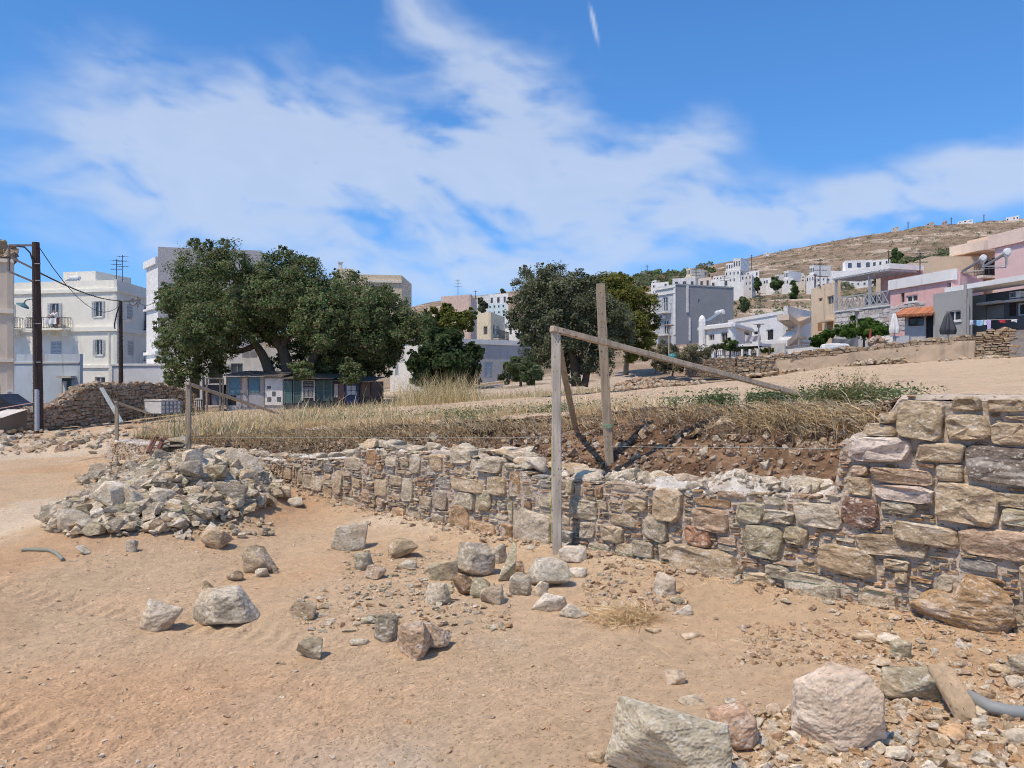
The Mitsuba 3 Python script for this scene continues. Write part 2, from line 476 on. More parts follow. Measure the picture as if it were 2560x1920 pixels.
# upper terrace field
_t = np.concatenate([np.linspace(-46, -7, 40)[:-1], np.linspace(-7, 13, 260), np.linspace(13, 38, 60)[1:]])
_k = np.concatenate([np.geomspace(.02, 3, 40), np.geomspace(3.1, 52, 110)]) - .02
_Tm, _Km = np.meshgrid(_t, _k)
_Nm = lip_n(_Tm) + _Km
_X, _Y = xy(_Tm, _Nm)
_p = np.stack([_X, _Y, _X * 0], -1)
_w = np.exp(-_Km / .8)
_Z = field_z(_X, _Y) * (1 - _w) + lip_z(_Tm) * _w
_Z = _Z + (.16 * (meshkit.fbm(_p * .7, 4, 41) - .5) + .05 * (meshkit.fbm(_p * 4, 3, 42) - .5)) * np.clip(_Km / .6, .25, 1)
_Z = _Z - .25 * np.clip((_Tm - 11.5) / 2, 0, 1)
FV = np.stack([_X, _Y, _Z], -1).reshape(-1, 3)
FF = grid_faces(len(_k), len(_t))[:, ::-1]
scene['field'] = mikit.ply((FV, FF), 'field_soil', smooth=True)
labels['field'] = {'kind': 'structure', 'label': 'bare tan upper field behind the stone wall'}

# the cut earth bank between the top of the wall and the field
_t = np.linspace(-2.95, 13, 640)
_s = np.linspace(0, 1, 44)
_Tm, _Sm = np.meshgrid(_t, _s)
_foot = np.clip(wtop(_Tm) - .06, .2, .8)
_foot = np.where(_Tm > 11.5, .1, _foot)
_n0, _n1 = .40, lip_n(_Tm) + .06
_Ls = np.clip((_n1 - .45) / 1.2, .3, 1)
prof = _Sm ** np.where(_Tm < 1.2, 1.0, .55)
_Nm = _n0 + (_n1 - _n0) * prof
_Z = _foot + (lip_z(_Tm) + .01 - _foot) * (.5 * _Sm + .5 * _Sm ** np.where(_Tm < 1.0, .8, 2.0))
_q = np.stack([_Tm, _Nm * .8, _Z * 1.3], -1)
dis = (.55 * (meshkit.fbm(_q * 1.6, 4, 51) - .5) + .16 * (meshkit.fbm(_q * 7, 4, 52) - .5)) * np.sin(np.pi * np.clip(_Sm, 0, .93)) ** .6
cav = np.clip(meshkit.fbm(_q * [1.3, 1, 2.5] + 3, 3, 53) - .52, 0, 1) * 1.6 * np.exp(-((_Sm - .62) / .22) ** 2)
_X, _Y = xy(_Tm, _Nm + .5 * dis + cav)
BV = np.stack([_X, _Y, _Z + .5 * dis], -1)
scene['earth_bank'] = mikit.ply((BV.reshape(-1, 3), grid_faces(44, 640)[:, ::-1]), 'bank_soil', smooth=True)
labels['earth_bank'] = {'kind': 'structure', 'label': 'freshly cut dark brown earth bank above the stone wall'}

# hillside: rises from the far edge of the field to the bare ridge on the right
HU = np.array([-2500, -600, 0, 400, 800, 1100, 1400, 1700, 2000, 2300, 2560, 3200, 4600])
HZ = np.array([[-.8, -.8, -.7, -.4, .1, .45, .8, 1.5, 2.3, 2.9, 3.3, 3.8, 4.5],
               [-.5, -.5, -.4, 0, 1, 2.5, 4.5, 6.3, 7.0, 7.5, 8, 8, 9],
               [1, 1, 2, 4, 9, 18, 25, 30, 32, 34, 36, 37, 38],
               [7, 7, 10, 18, 44, 61, 73, 82, 99, 114, 120, 128, 130]])
HD = np.array([44., 90, 250, 550])


def hill_z(x, y):
    x, y = np.asarray(x, float), np.asarray(y, float)
    u = 1280 + F * x / np.maximum(y, 1)
    h = [np.interp(u, HU, HZ[i]) for i in range(4)]
    D = y
    L = np.log(np.clip(D, 44, 550))
    k = np.log(HD)
    z = h[0] + (h[1] - h[0]) * np.clip((L - k[0]) / (k[1] - k[0]), 0, 1) ** 1.3
    z = np.where(L > k[1], h[1] + (h[2] - h[1]) * (np.clip((np.exp(L) - 90) / 160, 0, 1)), z)
    z = np.where(L > k[2], h[2] + (h[3] - h[2]) * (np.clip((np.exp(L) - 250) / 300, 0, 1)), z)
    p = np.stack([x, y, x * 0], -1)
    s = np.clip((D - 80) / 200, 0, 1)
    z = z + s * (9 * (meshkit.fbm(p * .012, 4, 61) - .5) * np.clip((545 - D) / 250, .15, 1) + 3.0 * (meshkit.fbm(p * .05, 4, 62) - .5))
    return z - .35 * np.clip(D - 552, 0, None)


_u = np.linspace(-1500, 4200, 420)
_D = np.concatenate([np.geomspace(44, 250, 90), np.linspace(254, 552, 150), np.linspace(556, 900, 12)])
_U, _Dm = np.meshgrid(_u, _D)
_X, _Y = (_U - 1280) / F * _Dm, _Dm
_Z = hill_z(_X, _Y)
scene['hill'] = mikit.ply((np.stack([_X, _Y, _Z], -1).reshape(-1, 3), grid_faces(len(_D), len(_u))[:, ::-1]), 'hill_soil', smooth=True)
labels['hill'] = {'kind': 'structure', 'label': 'bare rocky brown hillside rising to the right'}
# ------------------------------------------------------------------ the retaining wall: traced big stones, packed small ones
def wall_hit(u, v, n=0.0):
    """pixel ray against the wall's face -> (t, h)"""
    r = np.array([(u - 1280) / F, 1.0])
    A = WA + WN * n
    t, D = np.linalg.solve(np.stack([WD, -r], 1), -A)
    return t, EYE - (v - HY) / F * D


def face_stone(t0, t1, h0, h1, r, proud, N=9, box_=.45, far=False):
    """one wall stone in wall coordinates (along, outwards negative, up): angular outline, worn edge, nearly flat uneven face"""
    a = (np.arange(N) + .5) * 2 * np.pi / N + r.uniform(-.5, .5, N) * 2.2 / N
    c, s = np.cos(a), np.sin(a)
    px, pz = np.sign(c) * np.abs(c) ** box_, np.sign(s) * np.abs(s) ** box_
    k = r.uniform(.95, 1.08, N)
    w, h = t1 - t0, h1 - h0
    x, z = (t0 + t1) / 2 + px * k * w / 2, (h0 + h1) / 2 + pz * k * h / 2
    x += r.normal() * .05 * (z - (h0 + h1) / 2) * w / max(h, .02)
    z += r.normal() * .06 * (x - (t0 + t1) / 2) * h / max(w, .02)
    cx, cz = x.mean(), z.mean()
    m = min(w, h)
    tx, tz = r.normal() * .09 * min(m, .2), r.normal() * .09 * min(m, .2)
    bev = min(.008, .07 * m)
    spec = ((0, .10), (0, -proud * .6), (bev, -proud * .92), (.22 * m, -proud)) if not far else ((0, .08), (0, -proud * .5), (bev, -proud))
    rings = []
    for i, (inset, d) in enumerate(spec):
        q = 1 - np.minimum(inset / np.maximum(np.hypot(x - cx, z - cz), 1e-4), .7)
        jit = r.normal(size=N) * (.02 * m if i > 1 else 0) + (r.uniform(-.35, .35, N) * proud if i == 3 else 0)
        X, Z = cx + (x - cx) * q, cz + (z - cz) * q
        rings.append(np.stack([X, d + np.clip(jit, -.03, .03) + (tx * (X - cx) / m + tz * (Z - cz) / m) * (i > 0), Z], 1))
    v = np.vstack(rings + [[[cx + r.normal() * .1 * w, -proud * r.uniform(.8, 1.3), cz + r.normal() * .1 * h]]])
    f = []
    R = len(rings)
    for i in range(R - 1):
        for k_ in range(N):
            a_, b_ = i * N + k_, i * N + (k_ + 1) % N
            f += [[a_, a_ + N, b_ + N], [a_, b_ + N, b_]]
    for k_ in range(N):
        f.append([(R - 1) * N + k_, R * N, (R - 1) * N + (k_ + 1) % N])
    return v, np.array(f)


def wall_stone(*a, **k):
    v, f = face_stone(*a, **k)
    X, Y = xy(v[:, 0], v[:, 1])
    return np.stack([X, Y, v[:, 2]], 1), f


# traced on the photograph, in its pixels: left, top, right, bottom, colour, how far it stands proud
BIG = [(1292, 1278, 1383, 1388, 'P', 5), (1126, 1262, 1176, 1329, 'O', 4), (1174, 1303, 1241, 1348, 'O', 3), (1433, 1250, 1495, 1298, 'G', 5), (1560, 1247, 1622, 1279, 'N', 4), (1634, 1224, 1708, 1303, 'T', 5),
       (1610, 1288, 1672, 1350, 'G', 4), (1741, 1269, 1823, 1329, 'K', 6), (1713, 1315, 1778, 1365, 'B', 5), (1505, 1314, 1559, 1355, 'T', 4), (1454, 1303, 1490, 1346, 'G', 4), (1526, 1286, 1591, 1315, 'T', 4),
       (1473, 1357, 1528, 1410, 'G', 4), (1540, 1358, 1588, 1400, 'T', 4), (1583, 1352, 1636, 1393, 'G', 4), (1650, 1357, 1718, 1401, 'T', 4), (1603, 1396, 1665, 1441, 'b', 6), (1684, 1370, 1849, 1475, 'b', 10),
       (1139, 1231, 1189, 1271, 'G', 4), (1196, 1223, 1229, 1278, 'N', 4), (1129, 1194, 1210, 1230, 'T', 4), (1219, 1188, 1268, 1238, 'T', 4), (1129, 1118, 1179, 1159, 'P', 4), (1198, 1145, 1258, 1180, 'G', 5),
       (833, 1175, 859, 1236, 'T', 3), (761, 1186, 780, 1222, 'G', 3), (1007, 1194, 1035, 1255, 'P', 3), (1026, 1135, 1054, 1183, 'G', 3), (939, 1196, 967, 1240, 'T', 3), (979, 1188, 1006, 1214, 'T', 3),
       (1098, 1194, 1130, 1222, 'S', 3), (1083, 1225, 1122, 1272, 'S', 3), (1050, 1240, 1082, 1272, 'G', 3), (980, 1268, 1015, 1299, 'O', 3), (968, 1142, 992, 1166, 'P', 3), (1003, 1142, 1022, 1166, 'T', 3),
       (780, 1188, 808, 1226, 'G', 3), (865, 1142, 905, 1175, 'G', 3), (880, 1195, 905, 1220, 'T', 3), (905, 1228, 930, 1255, 'K', 3),
       (2247, 998, 2363, 1098, 'T', 7), (2367, 1034, 2474, 1101, 'T', 6), (2478, 1058, 2570, 1112, 'T', 5), (2417, 1116, 2640, 1212, 'D', 6), (2128, 1091, 2277, 1156, 'p', 8), (2295, 1105, 2412, 1156, 'T', 6),
       (2341, 1158, 2412, 1203, 'T', 5), (2183, 1170, 2338, 1209, 'K', 6), (2183, 1211, 2336, 1254, 'p', 6), (2341, 1211, 2494, 1309, 'T', 7), (2107, 1242, 2198, 1318, 'R', 6), (2204, 1251, 2291, 1284, 'G', 5),
       (2236, 1309, 2399, 1361, 'T', 6), (2147, 1337, 2322, 1390, 'b', 5), (2401, 1323, 2640, 1397, 'K', 6), (2047, 1363, 2193, 1438, 'b', 6), (1865, 1314, 1958, 1393, 'N', 6), (1962, 1316, 2023, 1359, 'N', 5),
       (1845, 1256, 1910, 1309, 'N', 5), (1992, 1255, 2104, 1318, 'P', 5), (1913, 1275, 1986, 1309, 'G', 5), (1968, 1437, 2100, 1512, 'G', 7), (2151, 1469, 2250, 1550, 'T', 7), (2275, 1425, 2550, 1572, 'A', 22),
       (1862, 1431, 1941, 1493, 'b', 7), (2161, 1059, 2243, 1091, 'T', 5), (2200, 1031, 2243, 1058, 'T', 5), (2214, 1398, 2278, 1424, 'b', 5), (2240, 1426, 2272, 1456, 'T', 5), (2480, 1230, 2600, 1268, 'T', 5),
       (2505, 1270, 2620, 1316, 'N', 5), (2380, 992, 2456, 1028, 'b', 4), (2470, 998, 2562, 1030, 'b', 5), (1916, 1412, 1980, 1446, 'G', 5), (2130, 1160, 2176, 1190, 'K', 5), (2122, 1190, 2180, 1238, 'T', 5),
       (2555, 1420, 2700, 1500, 'T', 6), (2560, 1505, 2720, 1580, 'G', 7), (2560, 1320, 2760, 1400, 'T', 5), (2600, 1000, 2760, 1100, 'T', 5)]
PAL = {'P': PALE, 'O': ORNG * [1, 1.1, 1.25], 'G': GREY, 'N': GREEN, 'T': TANS * .62 + GREY * .38, 'K': PINK, 'B': BROWN * [1.5, 1.3, 1.3], 'b': (TANS * .7 + GREY * .2), 'S': SLATE * 1.5, 'D': SLATE * [1.05, .95, .9], 'p': np.array([.55, .46, .40]),
       'R': np.array([.25, .15, .11]), 'A': np.array([.44, .29, .16])}
wall = thing('retaining_wall', 'long rubble stone retaining wall, low and unfinished in the middle and tall at its right end', 'stone wall')
r = np.random.default_rng(11)
CELL, T0, T1 = .007, -6.3, 11.6
NH = int(1.62 / CELL)
occ = np.zeros((int((T1 - T0) / CELL), NH), bool)
_tc = T0 + (np.arange(occ.shape[0]) + .5) * CELL
occ[(np.arange(NH) * CELL)[None, :] > (wtop(_tc) - .01)[:, None]] = True
stones = []


def take(t0, t1, h0, h1, force=False):
    a, b, c, d = int((t0 - T0) / CELL), int(math.ceil((t1 - T0) / CELL)), max(int(h0 / CELL), 0), max(int(math.ceil(h1 / CELL)), 1)
    if a < 0 or b > occ.shape[0] or d > NH:
        return False
    if not force and occ[a:b, c:d].any():
        return False
    occ[a:b, c:d] = True
    return True


for u0, v0, u1, v1, c, pd in BIG:
    vm = (v0 + v1) / 2
    ta, tb = wall_hit(u0, vm)[0], wall_hit(u1, vm)[0]
    um = (u0 + u1) / 2
    ha, hb = wall_hit(um, v1)[1], wall_hit(um, v0)[1]
    t0, t1, h0, h1 = min(ta, tb), max(ta, tb), max(ha, -.06), hb
    if t0 < T0 or h1 > 1.58:
        continue
    take(t0, t1, max(h0, 0), min(h1, 1.57) if c != 'A' else h0 + .55 * (h1 - h0), True)
    stones.append((t0, t1, h0, h1, PAL[c] * r.uniform(.88, 1.1), pd * .01, 1))
MIX = [GREY, GREY, (GREY + TANS) / 2, TANS, GREEN, PALE, PINK * .9, ORNG * .8, SLATE * 1.6, BROWN * 1.4]
for (wa, wb, ha, hb, tries) in ((.20, .30, .13, .2, 260), (.13, .24, .08, .15, 420), (.07, .13, .10, .18, 260), (.16, .32, .045, .075, 900), (.08, .15, .05, .10, 900), (.10, .24, .025, .042, 9000), (.06, .14, .018, .032, 50000), (.045, .12, .014, .022, 90000), (.025, .045, .014, .035, 50000)):
    for _ in range(tries):
        t = r.uniform(T0, T1 - .3)
        if t > 4 and wa < .05 and r.random() < .7:
            continue
        w, h = r.uniform(wa, wb), r.uniform(ha, hb)
        if t > 4.5:
            w, h = w * .7, h * .8
        if t > 0 and h > .06 and r.random() < .35:
            w, h = h * 1.05, w * .8
        z = r.uniform(0, wtop(t) - h)
        if z < 0 or not take(t, t + w, z, z + h):
            continue
        c = MIX[r.integers(len(MIX))]
        if h < .05 and t < 0:
            c = [TANS * .8, PINK * .8, GREY * .9, BROWN * 1.7, ORNG * .7][r.integers(5)]
        if t > 5:
            c = c * .5 + TANS * .55
        stones.append((t + .001, t + w - .001, z + .001, z + h - .001, c * r.uniform(.75, 1.15), r.uniform(.010, .034), 0))
made = []
for (t0, t1, h0, h1, c, pd, big) in stones:
    if big and pd > .15:
        continue
    v, f = wall_stone(t0, t1, h0, h1, r, pd, r.integers(8, 12) if big else r.integers(6, 9), r.uniform(.3, .6))
    if t0 < 1.5 and (t1 - t0) * (h1 - h0) > .012:        # broken, uneven faces on the big near stones
        v, f = subdivide(v, f, 2 if (t1 - t0) * (h1 - h0) > .02 else 1)
        sd_ = r.uniform(0, 50)
        am = min(.015, .075 * min(t1 - t0, h1 - h0))
        d_ = (meshkit.fbm(v * [7, 7, 13] + sd_, 4, 3) - .5) * 2 * am + np.round((meshkit.fbm(v * [3, 3, 9] + sd_ + 9, 2, 4) - .5) * 4) / 4 * am * .8
        v = v - np.r_[WN, 0] * d_[:, None] + np.stack([d_ * WD[0], d_ * WD[1], d_], 1) * .35
    D = WA[1] + WD[1] * (t0 + t1) / 2
    made.append(((t1 - t0) * (h1 - h0) / D ** 2 * (1 if -4.3 < t0 else 0), v, f, c))
# the orange-brown boulder at the foot of the tall part has a hollow shoulder: a body of its own
for (t0, t1, h0, h1, c, pd, big) in stones:
    if big and pd > .15:
        for (ta, tb, ha, hb, sd) in ((t0, t1, h0, h0 + (h1 - h0) * .66, 71), (t0, t0 + (t1 - t0) * .62, h0 + .03, h1, 73)):
            v, f = rock(sd, n=18, sub=4, rough=.09, blocky=.7, soften=3)
            v = v * [(tb - ta) / 2, .17, (hb - ha) / 2]
            X, Y = xy((ta + tb) / 2 + v[:, 0], v[:, 1] - .06)
            made.append((9.0, np.stack([X, Y, (ha + hb) / 2 + v[:, 2]], 1), f, c))
b1, b2 = made[-2], made[-1]
made = made[:-2] + [(9.0, np.vstack([b1[1], b2[1]]), np.vstack([b1[2], b2[2] + len(b1[1])]), b1[3])]
made.sort(key=lambda m: -m[0])
for i, (_, v, f, c) in enumerate(made[:298]):
    k = part(wall, 'stone', (v, f, c), 'stone', smooth=38)
small = MB()
for _, v, f, c in made[298:]:
    small.add(v, f, c, r.random())
part(wall, 'small_stone', small, 'stone', smooth=False, kind='stuff', label='thin slates and chips packed between the larger stones')
labels[wall + '__stone'] = {'label': 'big orange brown boulder at the foot of the tall part'}

# mortar core with an uneven face
_t = np.arange(T0, T1, .035)
_h = np.linspace(0, 1, 34)
_Tm, _Hm = np.meshgrid(_t, _h)
_Z = -.1 + (wtop(_Tm) + .06) * _Hm
_n = -.002 + .05 * (meshkit.fbm(np.stack([_Tm * 6, _Z * 6, _Z * 0], -1), 4, 81) - .5)
_X, _Y = xy(_Tm, _n)
core = MB()
MORT = np.array([.50, .425, .345])
core.add(np.stack([_X, _Y, _Z], -1).reshape(-1, 3), grid_faces(34, len(_t)), MORT * 1.0)
# uneven top, lime-white where it was left wet
_n = np.linspace(0, .5, 22)
_Tm, _Nm = np.meshgrid(_t, _n)
_p = np.stack([_Tm * 3, _Nm * 3, _Tm * 0], -1)
_Z = wtop(_Tm) - .035 + .11 * (meshkit.fbm(_p * 1.6, 4, 82) - .45) + .05 * (meshkit.fbm(_p * 7, 3, 84) - .5)
_Z = np.where(_Tm < -2.75, wtop(_Tm) - .005 + .012 * (meshkit.fbm(_p * 3, 3, 83) - .5), _Z)
_Z = _Z + (.07 + .08 * meshkit.fbm(_p * 9, 4, 86)) * np.exp(-((_Tm + 1.72) / .26) ** 2 - ((_Nm - .26) / .2) ** 2) + .05 * np.exp(-((_Tm + 1.1) / .3) ** 2 - ((_Nm - .25) / .2) ** 2)
_Z[0] -= .03
_X, _Y = xy(_Tm, _Nm + .004)
v, f = np.stack([_X, _Y, _Z], -1).reshape(-1, 3), grid_faces(22, len(_t))
part(wall, 'mortar_top', (v, f, np.array([.5, .47, .43])), 'lime', smooth=True, label='rough whitish lime mortar along the top')
_X, _Y = xy(_Tm[:2], .5 + 0 * _Tm[:2])
core.add(np.stack([_X, _Y, np.vstack([_t * 0, wtop(_t)])], -1).reshape(-1, 3), grid_faces(2, len(_t))[:, ::-1], MORT)
part(wall, 'mortar', core, 'mortar', smooth=True, label='sandy lime mortar between the stones')

lm, r = MB(), np.random.default_rng(15)
for i in range(150):
    t, n = (r.normal(-1.72, .22), r.normal(.26, .12)) if i < 100 else (r.uniform(-2.4, .2), r.uniform(.08, .45))
    X, Y = xy(t, np.clip(n, .03, .47))
    v, f = CHIPS[r.integers(16)]
    s = r.uniform(.03, .10)
    lm.add((v * [s * .6, s * .5, s * .4]) @ rotm(r, 1).T + [X, Y, float(wtop(t)) + .10 * math.exp(-((t + 1.72) / .26) ** 2 - ((n - .26) / .2) ** 2) * r.uniform(.3, .9) + .015], f, WHITE * r.uniform(.6, .95), r.random())
part(wall, 'lime_lump', lm, 'stone', kind='stuff')

# stones laid loose along the wall's top
def drop(parent_name, v, f, size, R, pos, col, e=0, into=None, smooth=35):
    q = (v * np.asarray(size) / 2) @ R.T
    q = q + np.asarray(pos) - [0, 0, 0]
    if into is not None:
        into.add(q, f, col, e)
        return q
    put(parent_name, q, f, col, 'stone', smooth, e)
    return q


r = np.random.default_rng(12)
n_top = 0
for i in range(150):
    t = r.uniform(-2.55, 9.5)
    s = r.uniform(.10, .30) if t < 4 else r.uniform(.08, .2)
    v, f = FLATS[i % 12] if i % 3 else ROCKS[i % 20]
    n = r.uniform(.1, .45)
    if -2.3 < t < -.5 and n < .30:
        continue
    X, Y = xy(t, n)
    c = [PALE, GREY, WHITE * .85, TANS, GREY][r.integers(5)] * r.uniform(.85, 1.1)
    k = numbered(wall + '__top_stone')
    drop(k, v, f, (s * 1.2, s * .8, s * r.uniform(.3, .55)), rotm(r, .2), (X, Y, float(wtop(t)) + s * .06), c, r.random())

# ------------------------------------------------------------------ soil clods and stones fallen from the cut bank
r = np.random.default_rng(13)
cl = MB()
for i in range(5200):
    k_, j = r.integers(6, 42), r.integers(0, 520)
    p = BV[k_, j]
    t = _tt0 = -2.95 + j / 639 * 15.95
    s = min(.35, r.gamma(1.6, .022) + .012) * (1.0 if t < 2 else .8)
    if k_ > 30:
        s *= .6
    v, f = CHIPS[r.integers(16)]
    c = [np.array([.19, .125, .080]), np.array([.26, .175, .115]), np.array([.33, .235, .16]), TANS * .75, np.array([.15, .09, .06])][r.integers(5)] * r.uniform(.7, 1.2)
    if r.random() < .025:
        c = PALE * .9
    drop(None, v, f, (s, s * .9, s * .8), rotm(r, 1), p + WN[0] * 0 + np.array([-WN[0] * .02, -WN[1] * .02, .0]), c, r.random(), cl)
key = thing('soil_clod', 'brown soil lumps and small stones crumbling down the cut bank', 'soil', kind='stuff')
v, f, c, e = cl.get()
put(key, v, f, c, 'stone', False, e)
# ------------------------------------------------------------------ buildings
class Fac:
    """an upright face between two plan points, given by photo columns and distances; s runs along it, n points at us"""
    def __init__(s, uA, DA, uB, DB):
        s.a, s.b = at(uA, HY, DA)[:2], at(uB, HY, DB)[:2]
        s.fix()

    def fix(s):
        s.L = np.linalg.norm(s.b - s.a)
        s.d = (s.b - s.a) / s.L
        s.n = np.array([s.d[1], -s.d[0]])

    @staticmethod
    def of(a, b):
        f = Fac.__new__(Fac)
        f.a, f.b = np.asarray(a, float), np.asarray(b, float)
        f.fix()
        return f

    def shift(s, off, ds0=0, ds1=0):
        return Fac.of(s.a + s.n * off + s.d * ds0, s.b + s.n * off + s.d * ds1)

    def hit(s, u, v, off=0.0):
        r = np.array([(u - 1280) / F, 1.0])
        t, D = np.linalg.solve(np.stack([s.d, -r], 1), -(s.a + s.n * off))
        return t, EYE - (v - HY) / F * D

    def rect(s, R, off=0.0):
        u0, v0, u1, v1 = R
        sa, sb = s.hit(u0, v0, off)[0], s.hit(u1, v0, off)[0]
        um = (u0 + u1) / 2
        return sa, s.hit(um, v1, off)[1], sb, s.hit(um, v0, off)[1]

    def P(s, t, z, off=0.0):
        q = s.a + s.d * t + s.n * off
        return np.array([q[0], q[1], z])

    @property
    def ax(s):
        return (np.r_[s.d, 0], np.r_[-s.n, 0], np.array([0, 0, 1.0]))

    def map(s, v):
        """(along, depth behind the face, up) -> world"""
        q = s.a + v[:, :1] * s.d - v[:, 1:2] * s.n
        return np.column_stack([q, v[:, 2]])

    def bx(s, mb, R, o0, o1, col, e=0.0):
        """box over the rectangle R = (s0, z0, s1, z1) between the offsets o0 and o1"""
        s0, z0, s1, z1 = R
        return mb.box(s.P((s0 + s1) / 2, (z0 + z1) / 2, (o0 + o1) / 2), (abs(s1 - s0), abs(o1 - o0), abs(z1 - z0)), col, s.ax, e)


def Z1(x0, y0, x1, y1): return x0 / 2.861, 560 + y0 / 2.861, x1 / 2.861, 560 + y1 / 2.861
def Z2(x0, y0, x1, y1): return 340 + x0 / 2.861, 560 + y0 / 2.861, 340 + x1 / 2.861, 560 + y1 / 2.861
def Z3(x0, y0, x1, y1): return 960 + x0 / 2.911, 600 + y0 / 2.911, 960 + x1 / 2.911, 600 + y1 / 2.911
def Z4(x0, y0, x1, y1): return 1560 + x0 / 3.95, 520 + y0 / 3.95, 1560 + x1 / 3.95, 520 + y1 / 3.95
def Z5(x0, y0, x1, y1): return 2040 + x0 / 3.771, 520 + y0 / 3.771, 2040 + x1 / 3.771, 520 + y1 / 3.771
def Z6(x0, y0, x1, y1): return 1640 + x0 / 4.809, 740 + y0 / 4.809, 1640 + x1 / 4.809, 740 + y1 / 4.809
def ZA(x0, y0, x1, y1): return x0 / 4.254, 880 + y0 / 4.254, x1 / 4.254, 880 + y1 / 4.254
def ZB(x0, y0, x1, y1): return 480 + x0 / 4.608, 900 + y0 / 4.608, 480 + x1 / 4.608, 900 + y1 / 4.608


WHT, FRAME, LOUV, DARK, IRON = np.array([.76, .76, .75]), np.array([.66, .67, .66]), np.array([.36, .40, .43]), np.array([.02, .018, .018]), np.array([.035, .035, .04])


class Bld:
    def __init__(s, name, label, cat='house', group=None):
        s.k = thing(name, label, cat, group)
        s.mb, s.walls = MB(), {}

    def wall(s, fac, z0, z1, col, s0=0, s1=None, th=.3, e=.5):
        s.walls[id(fac)] = [fac, s0, fac.L if s1 is None else s1, z0, z1, np.asarray(col, float), th, e, []]
        return s

    def hole(s, fac, R):
        w = s.walls[id(fac)]
        w[8].append((max(R[0], w[1] + .03), max(R[1], w[3] + .03), min(R[2], w[2] - .03), min(R[3], w[4] - .03)))

    def win(s, fac, px, kind='glass', fc=FRAME, sc=LOUV, name='window', sill=False, pane=None, world=None, label=None):
        R = fac.rect(px) if world is None else world
        s0, z0, s1, z1 = R
        if kind != 'flat':
            s.hole(fac, R)
        m = MB()
        b = min(.07, .12 * (s1 - s0))
        for q in ((s0, z0, s0 + b, z1), (s1 - b, z0, s1, z1), (s0 + b, z0, s1 - b, z0 + b), (s0 + b, z1 - b, s1 - b, z1)):
            fac.bx(m, q, -.17, -.09, fc)
        if kind in ('glass', 'open', 'closed') and s1 - s0 > .7:
            c = (s0 + s1) / 2
            fac.bx(m, (c - .035, z0 + b, c + .035, z1 - b), -.168, -.092, fc)
        if sill:
            fac.bx(m, (s0 - .1, z0 - .09, s1 + .1, z0 - .004), -.05, .08, fc)
        k = part(s.k, name, m, label=label)
        m = MB()
        fac.bx(m, (s0 + .004, z0 + .004, s1 - .004, z1 - .004), -.15, -.135, DARK if pane is None else pane)
        if pane is None and kind != 'dark':
            v, f, c, e = m.get()
            scene[numbered(k + '__pane')] = mikit.ply((v, f), 'window_glass')
        else:
            part(k, 'pane' if pane is None else 'panel', m)
        if kind in ('open', 'closed'):
            w = (s1 - s0) / 2
            for side in (0, 1):
                m = MB()
                if kind == 'open':
                    q = (s0 - w * .62, z0, s0 - .012, z1) if side == 0 else (s1 + .012, z0, s1 + w * .62, z1)
                    o0, o1 = .03, .08
                else:
                    q = (s0 + .01, z0 + .01, s0 + w - .008, z1 - .01) if side == 0 else (s0 + w + .008, z0 + .01, s1 - .01, z1 - .01)
                    o0, o1 = -.08, -.03
                fac.bx(m, q, o0, o1, sc)
                n = max(3, int((z1 - z0) / .28))
                for i in range(n):
                    za = z0 + .06 + (z1 - z0 - .1) * i / n
                    fac.bx(m, (q[0] + .07, za, q[2] - .07, za + (z1 - z0) / n * .5), o1, o1 + .02, sc * .72)
                part(k, 'shutter', m)
        return k

    def band(s, fac, R, out, col, name='cornice', inn=0.0, bs='plaster', world=False, label=None, e=.25):
        m = MB()
        fac.bx(m, R if world else fac.rect(R), inn + .002, out, col, e)
        return part(s.k, name, m, bs, label=label)

    def core(s, plan, z0, z1, col, roof=None):
        P = Polygon(plan).convex_hull
        for (poly, a, b, c, nm) in ((P.buffer(-.29, join_style=2), z0, z1 - .06, col, 'inner'), (P.buffer(-.31, join_style=2), z1 - .4, z1 - .25, col * .9 if roof is None else roof, 'roof')):
            if poly.is_empty:
                continue
            g = trimesh.creation.extrude_polygon(poly, b - a, engine='earcut')
            v = np.array(g.vertices) + [0, 0, a]
            if nm == 'inner':
                s.mb.add(v, g.faces, col, .4)
        return s

    def block(s, plan, z0, z1, col, name, bs='plaster', e=.4):
        g = trimesh.creation.extrude_polygon(Polygon(plan), z1 - z0, engine='earcut')
        return part(s.k, name, (np.array(g.vertices) + [0, 0, z0], np.array(g.faces), np.asarray(col)), bs)

    def balcony(s, fac, R, depth, col, rail_h=1.0, slab=.16, rc=IRON, name='balcony'):
        """R: world (s0, z_floor, s1, _)"""
        s0, z, s1 = R[0], R[1], R[2]
        m = MB()
        fac.bx(m, (s0, z - slab, s1, z), .002, depth, col)
        k = part(s.k, name, m, 'plaster')
        m = MB()
        for za in (z + .08, z + rail_h):
            m.bar(fac.P(s0, za, depth - .04), fac.P(s1, za, depth - .04), .045, .045, rc)
            for q in (s0 + .02, s1 - .02):
                m.bar(fac.P(q, za, .01), fac.P(q, za, depth - .07), .045, .045, rc)
        for q in np.arange(s0, s1 + .01, .17):
            m.bar(fac.P(q, z + .01, depth - .04), fac.P(q, z + rail_h - .02, depth - .04), .026, .026, rc)
        for q in (s0 + .02, s1 - .02):
            for o in np.arange(.15, depth - .1, .17):
                m.bar(fac.P(q, z + .01, o), fac.P(q, z + rail_h - .02, o), .026, .026, rc)
        part(k, 'railing', m)
        return k

